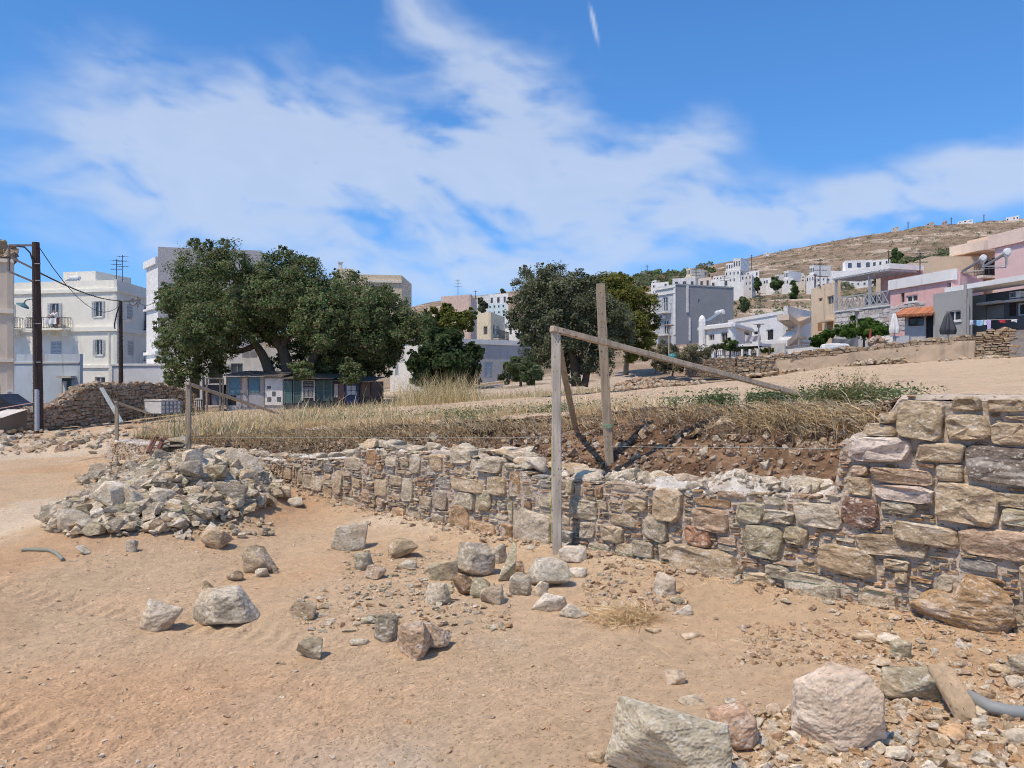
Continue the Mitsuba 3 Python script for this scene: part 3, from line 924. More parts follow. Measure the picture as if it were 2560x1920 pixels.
    def done(s):
        for fac, s0, s1, z0, z1, col, th, e, holes in s.walls.values():
            P = sbox(s0, z0, s1, z1)
            for h in holes:
                if h[2] > h[0] and h[3] > h[1]:
                    P = P.difference(sbox(*h))
            for g in getattr(P, 'geoms', [P]):
                m = trimesh.creation.extrude_polygon(g, th, engine='earcut')
                v = np.array(m.vertices)[:, [0, 2, 1]]
                s.mb.add(fac.map(v), np.array(m.faces)[:, ::-1], col, e)
        if s.mb.v:
            v, f, c, e = s.mb.get()
            m = trimesh.Trimesh(v, f, process=False)
            put(numbered(s.k + '__wall'), v, f, c, 'plaster', False, e)
        return s


def quad_plan(f1, f2):
    return [f1.a, f1.b, f2.b, f1.a + f2.b - f1.b]


def deep_plan(f, d):
    return [f.a, f.b, f.b + unit(f.b) * d, f.a + unit(f.a) * d]


def aerial(name, p, h, label, cat='aerial', col=IRON):
    k = thing(name, label, cat)
    m = MB()
    m.bar(p, p + [0, 0, h], .05, .05, col)
    part(k, 'mast', m)
    m = MB()
    for i, zz in enumerate((.62, .8, .95)):
        m.bar(p + [-.55 + .1 * i, .02, h * zz], p + [.55 - .15 * i, .02, h * zz], .035, .035, col)
        for q in np.linspace(-.45, .45, 5):
            m.bar(p + [q, -.2, h * zz + .02], p + [q, .25, h * zz + .02], .02, .02, col)
    part(k, 'element', m)
    return k


def heater(label, p, axd, s=1.0, tilt=.55, flip=1):
    """solar water heater: tank on a frame above a sloping panel; p: middle of its foot, axd: along the tank"""
    k = thing('solar_heater', label, 'solar water heater', None)
    ax = np.r_[unit(axd), 0]
    out = np.array([ax[1], -ax[0], 0]) * flip
    m = MB()
    c = p + np.array([0, 0, .95 * s]) - out * .5 * s
    q = np.array([c - ax * .72 * s, c - ax * .70 * s, c - ax * .6 * s, c + ax * .6 * s, c + ax * .70 * s, c + ax * .72 * s])
    m.tube(q, np.array([.05, .2, .27, .27, .2, .05]) * s, np.array([.62, .64, .66]), 14)
    part(k, 'tank', m, 'painted', smooth=30)
    m = MB()
    z = unit(np.array([0, 0, .62]) - out * 1.0)
    m.box(p + np.array([0, 0, .45 * s]) + out * .3 * s, (1.5 * s, .07 * s, 1.5 * s), np.array([.16, .2, .24]), (ax, np.cross(z, ax), z))
    part(k, 'panel', m, 'painted')
    m = MB()
    for sg in (-1, 1):
        m.bar(p + ax * sg * .6 * s + out * 1.0 * s, c + ax * sg * .6 * s, .05, .05, np.array([.4, .4, .42]))
        m.bar(p + ax * sg * .6 * s - out * .5 * s, c + ax * sg * .6 * s - [0, 0, .2 * s], .05, .05, np.array([.4, .4, .42]))
        m.bar(p + ax * sg * .6 * s + out * 1.0 * s, p + ax * sg * .6 * s - out * .5 * s, .05, .05, np.array([.4, .4, .42]))
    part(k, 'frame', m, 'painted')
    return k


# --- cream house cut by the left edge
f = Fac(-160, 44, 33, 45.5)
b = Bld('cream_house', 'cream three storey house cut off by the left edge of the photo', 'house')
g = Fac.of(f.b, f.b + np.array([-.55, .83]) * 9)
b.wall(f, -1, 8.9, np.array([.60, .53, .44])).wall(g, -1, 8.902, np.array([.60, .53, .44]), .002)
for y0, y1 in ((238, 262), (603, 632), (963, 985)):
    b.band(f, (-160, 560 + y0 / 2.861, 34.5, 560 + y1 / 2.861), .14, np.array([.68, .64, .56]))
b.win(f, Z1(-25, 1150, 3, 1260), 'glass', name='door')
b.win(f, Z1(-30, 850, 2, 920), 'glass')
b.core(quad_plan(f, g), -1, 8.8, np.array([.5, .45, .38])).done()
k = thing('air_conditioner', 'white air conditioner box low on the wall of the cream house at the left edge', 'air conditioner')
m = MB()
f.bx(m, f.rect(Z1(54, 1190, 97, 1243)), .004, .35, WHT * .95)
part(k, 'case', m)
m = MB()
R = f.rect(Z1(62, 1198, 90, 1236))
f.bx(m, R, .352, .37, np.array([.25, .26, .27]))
part(k, 'grille', m)
k = thing('stone_heap', 'brown rubble and dry brush heaped on the cream house roof', 'rubble')
m, r = MB(), np.random.default_rng(31)
for i in range(160):
    s_ = r.uniform(0, 1)
    v, fa = CHIPS[r.integers(16)]
    q = f.P(f.L * (.45 + .52 * s_), 9.0 + r.random() ** 1.5 * (1.35 - .5 * s_), -.5 - 1.2 * r.random())
    m.add(v * r.uniform(.12, .3) @ rotm(r, 1).T + q, fa, [BROWN, TANS * .7, GREY * .6][r.integers(3)], r.random())
v, fa, c, e = m.get()
put(k, v, fa, c, 'stone', False, e)

# --- low bluish house with the green door
f = Fac(20, 57, 200, 56)
b = Bld('blue_house', 'low flat roofed house with peeling pale blue wall and green door behind the wooden pole', 'house')
zt = f.hit(150, 885)[1]
b.wall(f, -1.2, zt, np.array([.47, .55, .64]), e=1.0)
b.band(f, (34, 905, 199, 909), .08, np.array([.55, .55, .54]), 'ledge')
b.win(f, Z1(442, 1104, 512, 1275), 'glass', fc=np.array([.10, .22, .20]), name='door', pane=np.array([.10, .19, .17]), label='green door')
b.band(f, Z1(440, 1086, 545, 1102), .5, np.array([.5, .48, .44]), 'awning')
b.band(f, Z1(449, 1122, 474, 1220), .0, np.array([.62, .62, .60]), 'curtain', -.12, 'painted')
b.core(deep_plan(f, 7), -1.2, zt, np.array([.5, .52, .55])).done()

# --- white three storey house with balconies
f = Fac(15, 72.4, 292, 70)
g = Fac(292, 70, 372, 77)
CR = np.array([.80, .78, .69])
b = Bld('white_house', 'white three storey house with cornices and iron balconies at the left', 'house')
zt = 11.1
b.wall(f, -1.5, zt, CR, e=.5).wall(g, -1.5, zt + .002, CR * .96, .002, e=.6)
for y0, y1, o in ((468, 492, .18), (738, 770, .20), (1010, 1030, .15)):
    sa, za, sb, zb = f.rect(Z1(200, y0, 834, y1))
    b.band(f, (0, za, f.L + o, zb), o, CR * 1.03, world=True)
    b.band(g, (.003, za, g.L, zb - .002), o * .96, CR * 1.0, world=True)
OS = np.array([.50, .52, .52])
b.win(f, Z1(676, 552, 732, 664), 'open', sc=OS, sill=True)
b.win(f, Z1(683, 826, 735, 938), 'open', sc=OS, sill=True)
b.win(f, Z1(678, 1094, 752, 1152), 'glass', sill=True)
b.win(f, Z1(362, 566, 424, 745), 'open', sc=OS, name='balcony_door')
b.win(f, Z1(362, 838, 442, 945), 'closed', sc=np.array([.45, .50, .55]))
b.win(f, Z1(60, 575, 98, 750), 'open', sc=OS, name='balcony_door')
b.win(g, Z1(908, 576, 950, 680), 'closed', sc=np.array([.48, .5, .5]))
b.win(g, Z1(913, 834, 954, 940), 'closed', sc=np.array([.48, .5, .5]))
b.win(g, Z1(1030, 590, 1056, 762), 'glass', name='balcony_door')
for x0, x1 in ((255, 512), (20, 170)):
    R = f.rect(Z1(x0, 700, x1, 752))
    b.balcony(f, R, 1.15, CR * .98)
    for q in (R[0] + .25, (R[0] + R[2]) / 2, R[2] - .4):
        b.band(f, (q, R[1] - .62, q + .2, R[1] - .163), .7, CR * .95, 'bracket', world=True)
for y in (765, 984):
    R = g.rect(Z1(1024, 700, 1060, y))
    b.balcony(g, (R[0], R[1], g.L - .1, 0), .9, CR * .95, rail_h=.95)
b.core(quad_plan(f, g), -1.5, zt, CR * .9).done()
# roof house
c0 = f.P(f.hit(172, 690, -5)[0], 0, -5)[:2]
f2 = Fac.of(f.P(4.2, 0, -3.5)[:2], f.P(8.0, 0, -3.5)[:2])
f2 = Fac.of(f.P(f.hit(158, 690, -3.5)[0], 0, -3.5)[:2], f.P(f.hit(239, 690, -3.5)[0], 0, -3.5)[:2])
b.block([f2.a, f2.b, f2.b - f.n * 5, f2.a - f.n * 5], zt - .4, f2.hit(200, 679)[1], CR * .92, 'roof_room')
m = MB()
for u in (274, 300):
    pass
for fa in (f, g):
    for t in np.arange(.3, fa.L, 3):
        pass
part(b.k, 'downpipe', MB().bar(f.P(f.hit(274, 900)[0], -1, .06), f.P(f.hit(274, 900)[0], f.hit(274, 832)[1], .06), .09, .09, CR * .85), 'painted')
heater('small solar water heater on the roof of the white three storey house', f.P(f.hit(185, 700, -1.5)[0], zt - .25, -1.2), f.d, .8)
aerial('roof_aerial', f.P(f.hit(287, 690, -1)[0], zt - .3, -2.0), 2.9, 'left taller television aerial on the white three storey house')
aerial('roof_aerial', g.P(2.2, zt - .3, -1.0), 2.5, 'right lower television aerial on the white three storey house')

# --- long low wall house under it
f = Fac(275, 63, 432, 62)
b = Bld('low_white_house', 'long low white building with plain wall left of the big tree', 'building')
zt = f.hit(340, 909)[1]
b.wall(f, -1.4, zt, np.array([.58, .61, .66]), e=.7)
b.band(f, (275, 909, 432, 914), .12, WHT * .9, 'coping')
b.band(f, (275, 909, 282, 975), .10, WHT * .9, 'pilaster')
b.core(deep_plan(f, 6), -1.4, zt, WHT * .8).done()

# --- tall block behind the big tree
f = Fac(366, 66, 395, 63)
g = Fac(395, 63, 655, 65)
b = Bld('tall_block', 'tall grey and white apartment block standing behind the big tree', 'apartment block')
zt = g.hit(400, 617)[1]
zf = f.hit(380, 651)[1]
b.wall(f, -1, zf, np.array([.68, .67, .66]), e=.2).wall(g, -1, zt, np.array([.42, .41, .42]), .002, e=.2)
for y0, y1 in ((255, 303), (600, 615), (915, 935)):
    sa, za, sb, zb = f.rect(Z1(1055, y0, 1120, y1))
    b.band(f, (-.3, za, f.L - .01, zb), .2, WHT * .92, world=True)
b.core(quad_plan(f, g), -1, min(zt, zf), np.array([.42, .41, .42]))
b.done()
gg = g.shift(-.0)
b.block([g.P(.3, 0, -.302)[:2], g.P(g.L, 0, -.302)[:2], g.P(g.L, 0, -9)[:2], g.P(.3, 0, -9)[:2]], zf - .3, zt - .1, np.array([.42, .41, .42]), 'stair_tower')
b.block([g.P(4.5, 0, -2)[:2], g.P(g.L - .2, 0, -2)[:2], g.P(g.L - .2, 0, -8)[:2], g.P(4.5, 0, -8)[:2]], zt - .2, zt + .35, np.array([.30, .30, .31]), 'roof_slab')

# --- white ground floor houses behind the sheds
f = Fac(415, 58, 880, 57)
b = Bld('white_row_house', 'white row house with dark doorways in the shade of the big tree', 'house')
zt = f.hit(600, 870)[1]
b.wall(f, -1.5, zt, np.array([.62, .61, .60]), e=.5)
for R, kd, nm in ((Z2(383, 985, 458, 1250), 'dark', 'doorway'), (Z2(520, 1000, 623, 1145), 'dark', 'doorway'), (Z2(677, 997, 764, 1076), 'glass', 'window'), (Z2(760, 905, 870, 957), 'closed', 'window')):
    b.win(f, R, kd, name=nm, fc=np.array([.3, .29, .28]), sc=np.array([.34, .34, .35]))
b.core(deep_plan(f, 6), -1.5, zt, np.array([.6, .59, .58])).done()

# --- beige house behind the right half of the tree
f = Fac(845, 78, 1004, 79)
g = Fac(1004, 79, 1029, 86)
BG = np.array([.62, .52, .38])
b = Bld('beige_house', 'tall beige house with a chimney rising behind the right side of the big tree', 'house')
zt = f.hit(950, 687)[1]
b.wall(f, 0, zt, BG, e=.3).wall(g, 0, zt + .002, BG * .97, .002, e=.3)
b.band(f, Z2(1640, 405, 1900, 420), .2, np.array([.70, .66, .58]))
b.win(f, Z2(1690, 455, 1735, 560), 'open', fc=BG, sc=BG * .5)
b.core(quad_plan(f, g), 0, zt, BG * .9).done()
a_, b_ = f.P(f.hit(842, 690)[0], 0, .05)[:2], f.P(f.hit(884, 690)[0], 0, .05)[:2]
b.block([a_, b_, b_ - f.n * 4, a_ - f.n * 4], zt - 1, f.hit(870, 672)[1], BG, 'stair_room')
c_ = f.P(f.hit(850.5, 690)[0], 0, -.3)
part(b.k, 'chimney', MB().bar(np.r_[c_[:2], zt], np.r_[c_[:2], f.hit(850, 657)[1]], .32, .32, WHT * .8).box(np.r_[c_[:2], f.hit(850, 655)[1]], (.5, .5, .1), WHT * .8), 'plaster')

# --- low white building in the middle with the grey shaded wall
f = Fac(975, 63, 1060, 60)
g = Fac(1060, 60, 1330, 66)
b = Bld('middle_white_building', 'low white building with long grey wall and white parapet between the two trees', 'building')
zt = g.hit(1200, 850)[1]
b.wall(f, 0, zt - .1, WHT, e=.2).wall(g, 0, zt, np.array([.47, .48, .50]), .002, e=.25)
b.band(g, (0, zt - .35, g.L, zt + .05), .12, WHT, 'parapet', world=True)
b.band(f, (0, zt - .35, f.L - .003, zt + .048), .12, WHT, 'parapet', world=True)
b.win(g, Z3(730, 890, 790, 1000), 'closed', fc=np.array([.5, .56, .62]), sc=np.array([.42, .50, .58]), name='door')
b.win(f, Z3(80, 905, 105, 985), 'closed', fc=np.array([.5, .56, .62]), sc=np.array([.40, .46, .5]))
b.core(quad_plan(f, g), 0, zt, WHT * .9).done()
heater('white solar water heater tank on the low white building in the middle', np.array(g.P(.6, zt - .1, -1.2)) , g.d, 1.0)

# --- pinkish and cream houses further up
f = Fac(1060, 112, 1177, 108)
g = Fac(1177, 108, 1192, 118)
PK = np.array([.60, .46, .40])
b = Bld('salmon_house', 'plain salmon coloured house with a blank wall, centre background', 'house')
zt = f.hit(1150, 738)[1]
b.wall(f, 4, zt, PK, s0=f.hit(1103, 740)[0], e=.3).wall(g, 4, zt + .002, PK * .9, .002, e=.3)
b.core([f.P(f.hit(1103, 740)[0], 0)[:2], f.b, g.b, f.P(f.hit(1103, 740)[0], 0)[:2] + g.b - f.b], 3, zt, PK * .9)
b.band(f, (1103, 783, 1177, 786), .1, PK * 1.05)
b.done()
f2 = Fac(1060, 113, 1104, 111.5)
b.block([f2.a, f2.b, f2.b - f2.n * 6, f2.a - f2.n * 6], 4, f2.hit(1080, 768)[1], PK * 1.05, 'terrace_room')
f3 = f2.shift(-5)
b.block([f3.P(2.6, 0)[:2] * 1.0, f3.b * 1.0, f3.b - f3.n * 4, f3.P(2.6, 0)[:2] - f3.n * 4], 8, f3.hit(1080, 746)[1], np.array([.52, .22, .20]), 'red_roof_room')

f = Fac(1192, 92, 1227, 90)
g = Fac(1227, 90, 1262, 97)
CM = np.array([.70, .62, .46])
b = Bld('cream_balcony_house', 'small cream house with a balcony on its shaded side, centre background', 'house')
zt = f.hit(1210, 782)[1]
b.wall(f, 2, zt, CM, e=.2).wall(g, 2, zt + .002, CM * .95, .002, e=.2)
b.win(f, Z3(724, 628, 752, 688), 'glass', fc=np.array([.25, .2, .16]))
b.win(g, Z3(790, 615, 808, 690), 'glass')
b.win(g, Z3(815, 620, 840, 695), 'glass')
R = g.rect(Z3(782, 690, 862, 724))
b.balcony(g, R, .9, CM * .8)
b.core(quad_plan(f, g), 2, zt, CM * .9).done()
f = Fac(1258, 100, 1330, 98)
b = Bld('white_corner_house', 'white house peeping out between the cream house and the round tree', 'house')
zt = f.hit(1290, 795)[1]
b.wall(f, 2, zt, WHT, e=.15)
b.win(f, Z3(912, 640, 930, 690), 'glass')
b.win(f, Z3(880, 610, 893, 645), 'glass')
b.core(deep_plan(f, 6), 2, zt, WHT * .9).done()

# --- grey town house
f = Fac(1634, 91, 1689, 87.5)
g = Fac(1689, 87.5, 1834, 90.5)
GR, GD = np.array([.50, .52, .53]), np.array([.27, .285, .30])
b = Bld('grey_house', 'grey two storey town house with white trim right of the trees', 'house')
zt = g.hit(1692, 710)[1]
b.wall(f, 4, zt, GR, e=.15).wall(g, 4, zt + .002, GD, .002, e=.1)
for R in (Z4(300, 782, 512, 800), Z4(300, 838, 512, 856), ):
    b.band(f, R, .16, WHT * .95)
b.band(f, Z4(494, 760, 512, 1252), .10, WHT * .9, 'quoin')
b.band(f, Z4(302, 800, 316, 838), .13, WHT * .9, 'quoin')
for R in (Z4(380, 880, 432, 1022), Z4(388, 1108, 440, 1248)):
    b.win(f, R, 'glass', fc=WHT * .9, name='balcony_door')
for y in (1030, 1250):
    R = f.rect(Z4(350, 960, 470, y))
    b.balcony(f, R, .9, WHT * .85, rail_h=.95, rc=np.array([.45, .47, .5]))
b.band(g, Z4(614, 764, 634, 1032), .10, WHT * .88, 'flue')
b.band(g, Z4(640, 1085, 654, 1310), .10, WHT * .88, 'flue')
b.win(g, Z4(735, 900, 749, 938), 'glass')
b.band(g, (0, zt - .12, g.L, zt + .04), .06, GD * 1.3, 'coping', world=True)
b.core(quad_plan(f, g), 4, zt, GD).done()
k = thing('air_conditioner', 'air conditioner hung under the upper balcony of the grey town house', 'air conditioner')
m = MB()
f.bx(m, f.rect(Z4(381, 1058, 426, 1094)), .1, .45, WHT * .85)
part(k, 'case', m)
m = MB()
f.bx(m, f.rect(Z4(386, 1063, 408, 1090)), .452, .47, np.array([.2, .2, .2]))
part(k, 'grille', m)

# --- white bungalow
f = Fac(1752, 63, 1831, 59)
g = Fac(1831, 59, 1880, 65)
b = Bld('white_bungalow', 'bright white flat roofed bungalow with round chimney in front of the grey town house', 'house')
zt = f.hit(1800, 809)[1]
b.wall(f, 2, zt, WHT * 1.0, e=.4).wall(g, 2, zt + .002, WHT * .93, .002, e=.5)
R = f.rect(Z4(760, 1160, 1070, 1190))
b.band(f, (-.1, R[1], f.L + .2, R[3]), .25, WHT * 1.02, 'parapet', world=True)
b.band(g, (.003, R[1], g.L, R[3] - .003), .2, WHT, 'parapet', world=True)
b.win(f, Z4(836, 1248, 892, 1308), 'glass', fc=np.array([.4, .36, .34]))
b.win(f, Z4(956, 1228, 1020, 1332), 'glass', fc=np.array([.4, .36, .34]), name='door')
b.win(g, Z4(1188, 1222, 1242, 1312), 'glass', fc=np.array([.4, .36, .34]), name='door')
c_ = f.P(f.hit(1762.5, 830)[0], 0, .28)
m = MB().tube([np.r_[c_[:2], 3], np.r_[c_[:2], f.hit(1762, 806)[1]]], .27, WHT, 14)
zc = f.hit(1762, 806)[1]
m.tube([np.r_[c_[:2], zc + q] for q in (.002, .25, .45, .58)], [.29, .27, .18, .04], WHT, 14)
part(b.k, 'chimney', m, 'plaster', smooth=40)
b.core(quad_plan(f, g), 2, zt, WHT * .95).done()

# --- white two storey hall and its unfinished end with outside stairs
f = Fac(1822, 76, 1957, 66)
g = Fac(1957, 66, 2030, 72)
b = Bld('white_hall', 'big white house with a sloping roof edge and unfinished stairs at its right end', 'house')
zt = f.hit(1955, 778)[1]
b.wall(f, 2, zt, WHT * 1.0, e=.45).wall(g, 2, zt - 2.4, np.array([.56, .50, .44]), .002, e=.8)
b.win(f, Z4(1404, 1197, 1474, 1308), 'dark', name='door')
b.win(f, Z4(1272, 1215, 1322, 1256), 'dark')
b.band(f, (0, zt - .25, f.L, zt + .04), .1, WHT, 'coping', world=True)
b.win(g, Z4(1588, 1205, 1630, 1305), 'dark', name='door', fc=np.array([.2, .15, .12]))
b.win(g, Z4(1580, 1085, 1705, 1165), 'dark', name='opening', fc=np.array([.5, .43, .36]))
b.core([f.a, f.b, f.b + (g.b - g.a) * .1, f.a - f.n * .8], 2, zt, WHT * .95)
b.core(deep_plan(g, 4), 2, zt - 2.4, np.array([.55, .48, .42]))
b.done()
b.block([g.P(2.9, 0, -.6)[:2], g.P(g.L + 2, 0, -.6)[:2], g.P(g.L + 2, 0, -.9)[:2], g.P(2.9, 0, -.9)[:2]], zt - 3.2, g.hit(1990, 765)[1], WHT * .88, 'roof_wall')
CON = np.array([.58, .50, .42])
for (xa, ya, xb, yb, off, n) in ((1618, 1050, 1740, 1142, 1.3, 8), (1724, 1130, 1846, 1075, .3, 6), (1600, 1318, 1724, 1215, 1.3, 9)):
    sa, za = g.hit(1560 + xa / 3.95, 520 + ya / 3.95, off)
    sb, zb = g.hit(1560 + xb / 3.95, 520 + yb / 3.95, off)
    m = MB()
    for i in range(n):
        s0, s1 = sa + (sb - sa) * i / n, sa + (sb - sa) * (i + 1) / n
        za_, zb_ = za + (zb - za) * i / n, za + (zb - za) * (i + 1) / n
        g.bx(m, (min(s0, s1), min(za_, zb_) - .38, max(s0, s1) + .002, max(za_, zb_)), off - .9, off + .1, CON if xa > 1610 else WHT * .95)
    part(b.k, 'stair_flight', m, 'plaster')
R = g.rect(Z4(1705, 1150, 1725, 1300), 1.3)
b.band(g, (R[0], 2, R[2], R[3]), 1.4, WHT * .9, 'stair_post', 1.1, world=True)
b.band(g, (g.rect(Z4(1560, 1040, 1620, 1060))[0] - .3, zt - 2.39, g.rect(Z4(1560, 1040, 1640, 1060))[2], zt - 2.2), 1.5, WHT * .9, 'landing', world=True)
b.block([g.P(4.0, 0, .2)[:2], g.P(7.0, 0, .2)[:2], g.P(7.0, 0, -.25)[:2], g.P(4.0, 0, -.25)[:2]], 2, zt - 2.9, np.array([.52, .42, .35]), 'stair_wall')
heater('solar water heater with two round tanks on the white bungalow', f.P(1.6, f.hit(1835, 803)[1] - .2, 2.2), f.d, 1.0)

# --- terrace of the bungalow with white pillars
f = Fac(1775, 56.5, 1990, 51.5)
b = Bld('pillar_fence', 'white garden wall with square pillars and dark railings below the bungalow', 'garden wall')
z0 = f.hit(1800, 897)[1]
R = f.rect((1778, 868, 1985, 872))
m = MB()
b.band(f, (0, 1.0, f.L, f.hit(1870, 893)[1]), .25, WHT, 'base', world=True)
for x in (725, 826, 941, 1052, 1144, 1240):
    b.band(f, Z6(x - 12, 640, x + 12, 745), .2, WHT, 'pillar')
for i, (xa, xb) in enumerate(((738, 814), (840, 928), (955, 1040), (1065, 1131), (1158, 1228))):
    R = f.rect(Z6(xa, 660, xb, 728))
    m = MB()
    for q in np.arange(R[0], R[2], .16):
        m.bar(f.P(q, R[1], .1), f.P(q, R[3], .1), .03, .03, IRON * 1.5)
    for zz in (R[1] + .05, R[3]):
        m.bar(f.P(R[0], zz, .1), f.P(R[2], zz, .1), .05, .05, IRON * 1.5)
    part(b.k, 'railing', m)
b.band(f, Z6(660, 580, 1240, 612), .1, WHT, 'terrace_edge', -2.4)
b.band(f, Z6(1400, 572, 1560, 715), .15, np.array([.55, .53, .5]), 'gate_wall')
m = MB()
R = f.rect(Z6(1465, 618, 1528, 700))
for q in np.arange(R[0], R[2], .13):
    m.bar(f.P(q, R[1], .2), f.P(q, R[3], .2), .07, .03, np.array([.62, .62, .6]))
part(b.k, 'gate', m)
h = Fac(1962, 53, 2070, 47.5)
b.band(h, (0, 1.2, h.L, h.hit(2000, 871)[1]), .2, WHT, 'base', world=True)
m = MB()
R = h.rect(Z6(1575, 588, 1990, 636))
for q in np.arange(R[0], R[2], .15):
    m.bar(h.P(q, R[1], .1), h.P(q, R[3], .1), .03, .03, np.array([.3, .32, .34]))
for zz in (R[1] + .05, R[3]):
    m.bar(h.P(R[0], zz, .1), h.P(R[2], zz, .1), .05, .05, np.array([.3, .32, .34]))
part(b.k, 'railing', m)
# --- peach house
f = Fac(2028, 65, 2092, 60)
b = Bld('peach_house', 'peach coloured two storey house with orange shutters left of the pink house', 'house')
PC = np.array([.68, .54, .38])
zt = f.hit(2060, 712)[1]
b.wall(f, 2, zt, PC, e=.8)
b.win(f, Z5(22, 848, 60, 882), 'glass', fc=PC * .6)
b.win(f, Z5(104, 828, 166, 908), 'glass', fc=PC * .6)
b.win(f, Z5(14, 1080, 58, 1160), 'closed', sc=np.array([.45, .24, .10]), fc=PC * .8)
b.win(f, Z5(104, 1076, 160, 1150), 'closed', sc=np.array([.45, .24, .10]), fc=PC * .8)
b.band(f, Z5(90, 1060, 170, 1074), .5, PC * .8, 'ledge')
b.core(deep_plan(f, 6), 2, zt, PC * .9).done()
g = f.shift(-6, -1, 2.5)
b.block([g.a, g.b, g.b - g.n * 4, g.a - g.n * 4], 4, g.hit(2130, 700)[1], PC, 'upper_storey')

# --- pink house with the stone clad ground floor and timber veranda
f = Fac(2087, 58, 2226, 53)
g = Fac(2226, 53, 2390, 47.5)
h = Fac.of(g.b, g.b + np.array([.80, .60]) * 3.8)
PI = np.array([.70, .44, .42])
b = Bld('pink_house', 'pink house with grey veranda, white roof edge and stone clad ground floor', 'house')
zf = f.hit(2150, 770)[1]
zt = g.hit(2300, 690)[1]
b.wall(f, 1.5, zf, np.array([.50, .49, .48]), e=.2)
b.wall(g, 1.5, zt, PI, .002, e=.4)
b.wall(h, 1.5, zt - .3, PI * .95, .002, e=.1)
b.win(g, Z5(798, 800, 834, 890), 'glass', fc=np.array([.2, .16, .15]))
b.win(g, Z5(846, 820, 956, 886), 'glass', fc=WHT * .9, sill=True)
b.win(g, Z5(1236, 690, 1296, 780), 'dark', name='opening')
R = g.rect(Z5(830, 655, 1310, 690))
b.band(g, (-.02, zt - .62, g.L + .1, zt + .05), .18, WHT, 'parapet', world=True)
# upper room set back behind the veranda
f2 = f.shift(-2.6, 1.8, 0)
b.wall(f2, zf, zf + 2.55, PI * .92, e=.1)
b.win(f2, Z5(450, 825, 600, 905), 'glass', fc=np.array([.25, .28, .3]), name='veranda_door')
b.band(f, (0, zf - .12, f.L - .01, zf), .12, np.array([.6, .6, .6]), 'veranda_floor', -2.6, world=True)
ZR = zf + 2.45
GW = np.array([.36, .38, .41])
for q in (.1, f.L * .64):
    part(b.k, 'veranda_post', MB().bar(f.P(q, zf, -.05), f.P(q, ZR, -.05), .16, .16, GW), 'painted')
b.band(f, (-.2, ZR, f.L + .1, ZR + .36), .15, WHT, 'veranda_roof', -2.9, world=True)
for q in np.arange(.1, f.L, .42):
    m = MB()
    f.bx(m, (q, ZR - .14, q + .1, ZR - .004), -2.4, .35, GW * 1.3)
    part(b.k, 'rafter', m, 'painted')
m = MB()
for zz in (zf + .08, zf + .95):
    m.bar(f.P(.1, zz, -.02), f.P(f.L - .1, zz, -.02), .07, .07, GW)
n = 9
for i in range(n):
    q0, q1 = .15 + (f.L - .3) * i / n, .15 + (f.L - .3) * (i + 1) / n
    m.bar(f.P(q0, zf + .1, -.02), f.P(q1, zf + .93, -.02), .045, .05, GW)
    m.bar(f.P(q1, zf + .1, .012), f.P(q0, zf + .93, .012), .045, .05, GW)
    m.bar(f.P(q0, zf + .1, -.06), f.P(q0, zf + .95, -.06), .06, .06, GW)
part(b.k, 'balustrade', m, 'painted')
b.core(quad_plan(f, g), 1.5, zf - .15, np.array([.5, .48, .46]))
b.core([g.P(.3, 0, -.3)[:2], g.P(g.L, 0, -.3)[:2], h.b, g.P(.3, 0, -5)[:2]], zf, zt, PI * .9)
b.done()
r = np.random.default_rng(41)
zb = f.hit(2150, 835)[1]
for fa, s0, s1 in ((f, .05, f.L - .04), (g, .04, 3.2)):
    z = zb
    while z < zf - .2:
        hh = r.uniform(.22, .36)
        s_ = s0
        while s_ < s1 - .15:
            w = min(r.uniform(.35, .85), s1 - s_)
            if w > .14:
                v, ff = face_stone(s_ + .01, s_ + w - .01, z + .01, min(z + hh - .01, zf - .15), r, .045, 7, .3, far=True)
                c = np.array([.68, .65, .63]) * r.uniform(.7, 1.05) if r.random() > .12 else np.array([.45, .40, .38])
                part(b.k, 'cladding_stone', (fa.map(v), ff, c), 'stone')
            s_ += w
        z += hh
ax_ = g.d
heater('left solar water heater of the pair on the pink house roof', g.P(5.2, zt + .0, -1.9), g.d + .9 * g.n, .8)
heater('right solar water heater of the pair on the pink house roof', g.P(6.9, zt + .05, -1.9), g.d + .9 * g.n, .85)

# --- grey bungalow in front of it
f = Fac(2333, 46.5, 2420, 44)
h = Fac(2424, 47.5, 2640, 41.5)
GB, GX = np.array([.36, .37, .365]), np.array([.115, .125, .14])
b = Bld('grey_bungalow', 'grey rendered bungalow with dark recessed porch and white roof edge at the right', 'house')
zt = f.hit(2375, 729)[1]
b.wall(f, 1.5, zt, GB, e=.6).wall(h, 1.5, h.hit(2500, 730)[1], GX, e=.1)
b.win(f, Z5(1228, 966, 1364, 1066), 'glass', fc=WHT * .9, sill=True)
b.win(h, Z5(1610, 918, 1772, 1042), 'glass', fc=np.array([.06, .055, .06]), name='porch_door', pane=np.array([.05, .035, .03]))
b.win(h, Z5(1818, 892, 1888, 1020), 'closed', sc=np.array([.045, .035, .035]), fc=np.array([.05, .045, .045]))
b.win(h, Z5(1896, 896, 1990, 1012), 'glass', fc=WHT * .85, name='porch_door')
b.band(h, Z5(1578, 885, 1792, 905), .5, WHT * .8, 'awning')
b.band(h, Z5(1846, 862, 2000, 880), .5, WHT * .8, 'awning')
R = h.rect(Z5(1440, 752, 2060, 790))
b.band(h, (-.3, R[1] + .25, h.L, R[3] + .3), 1.5, WHT, 'roof_edge', -.5, world=True)
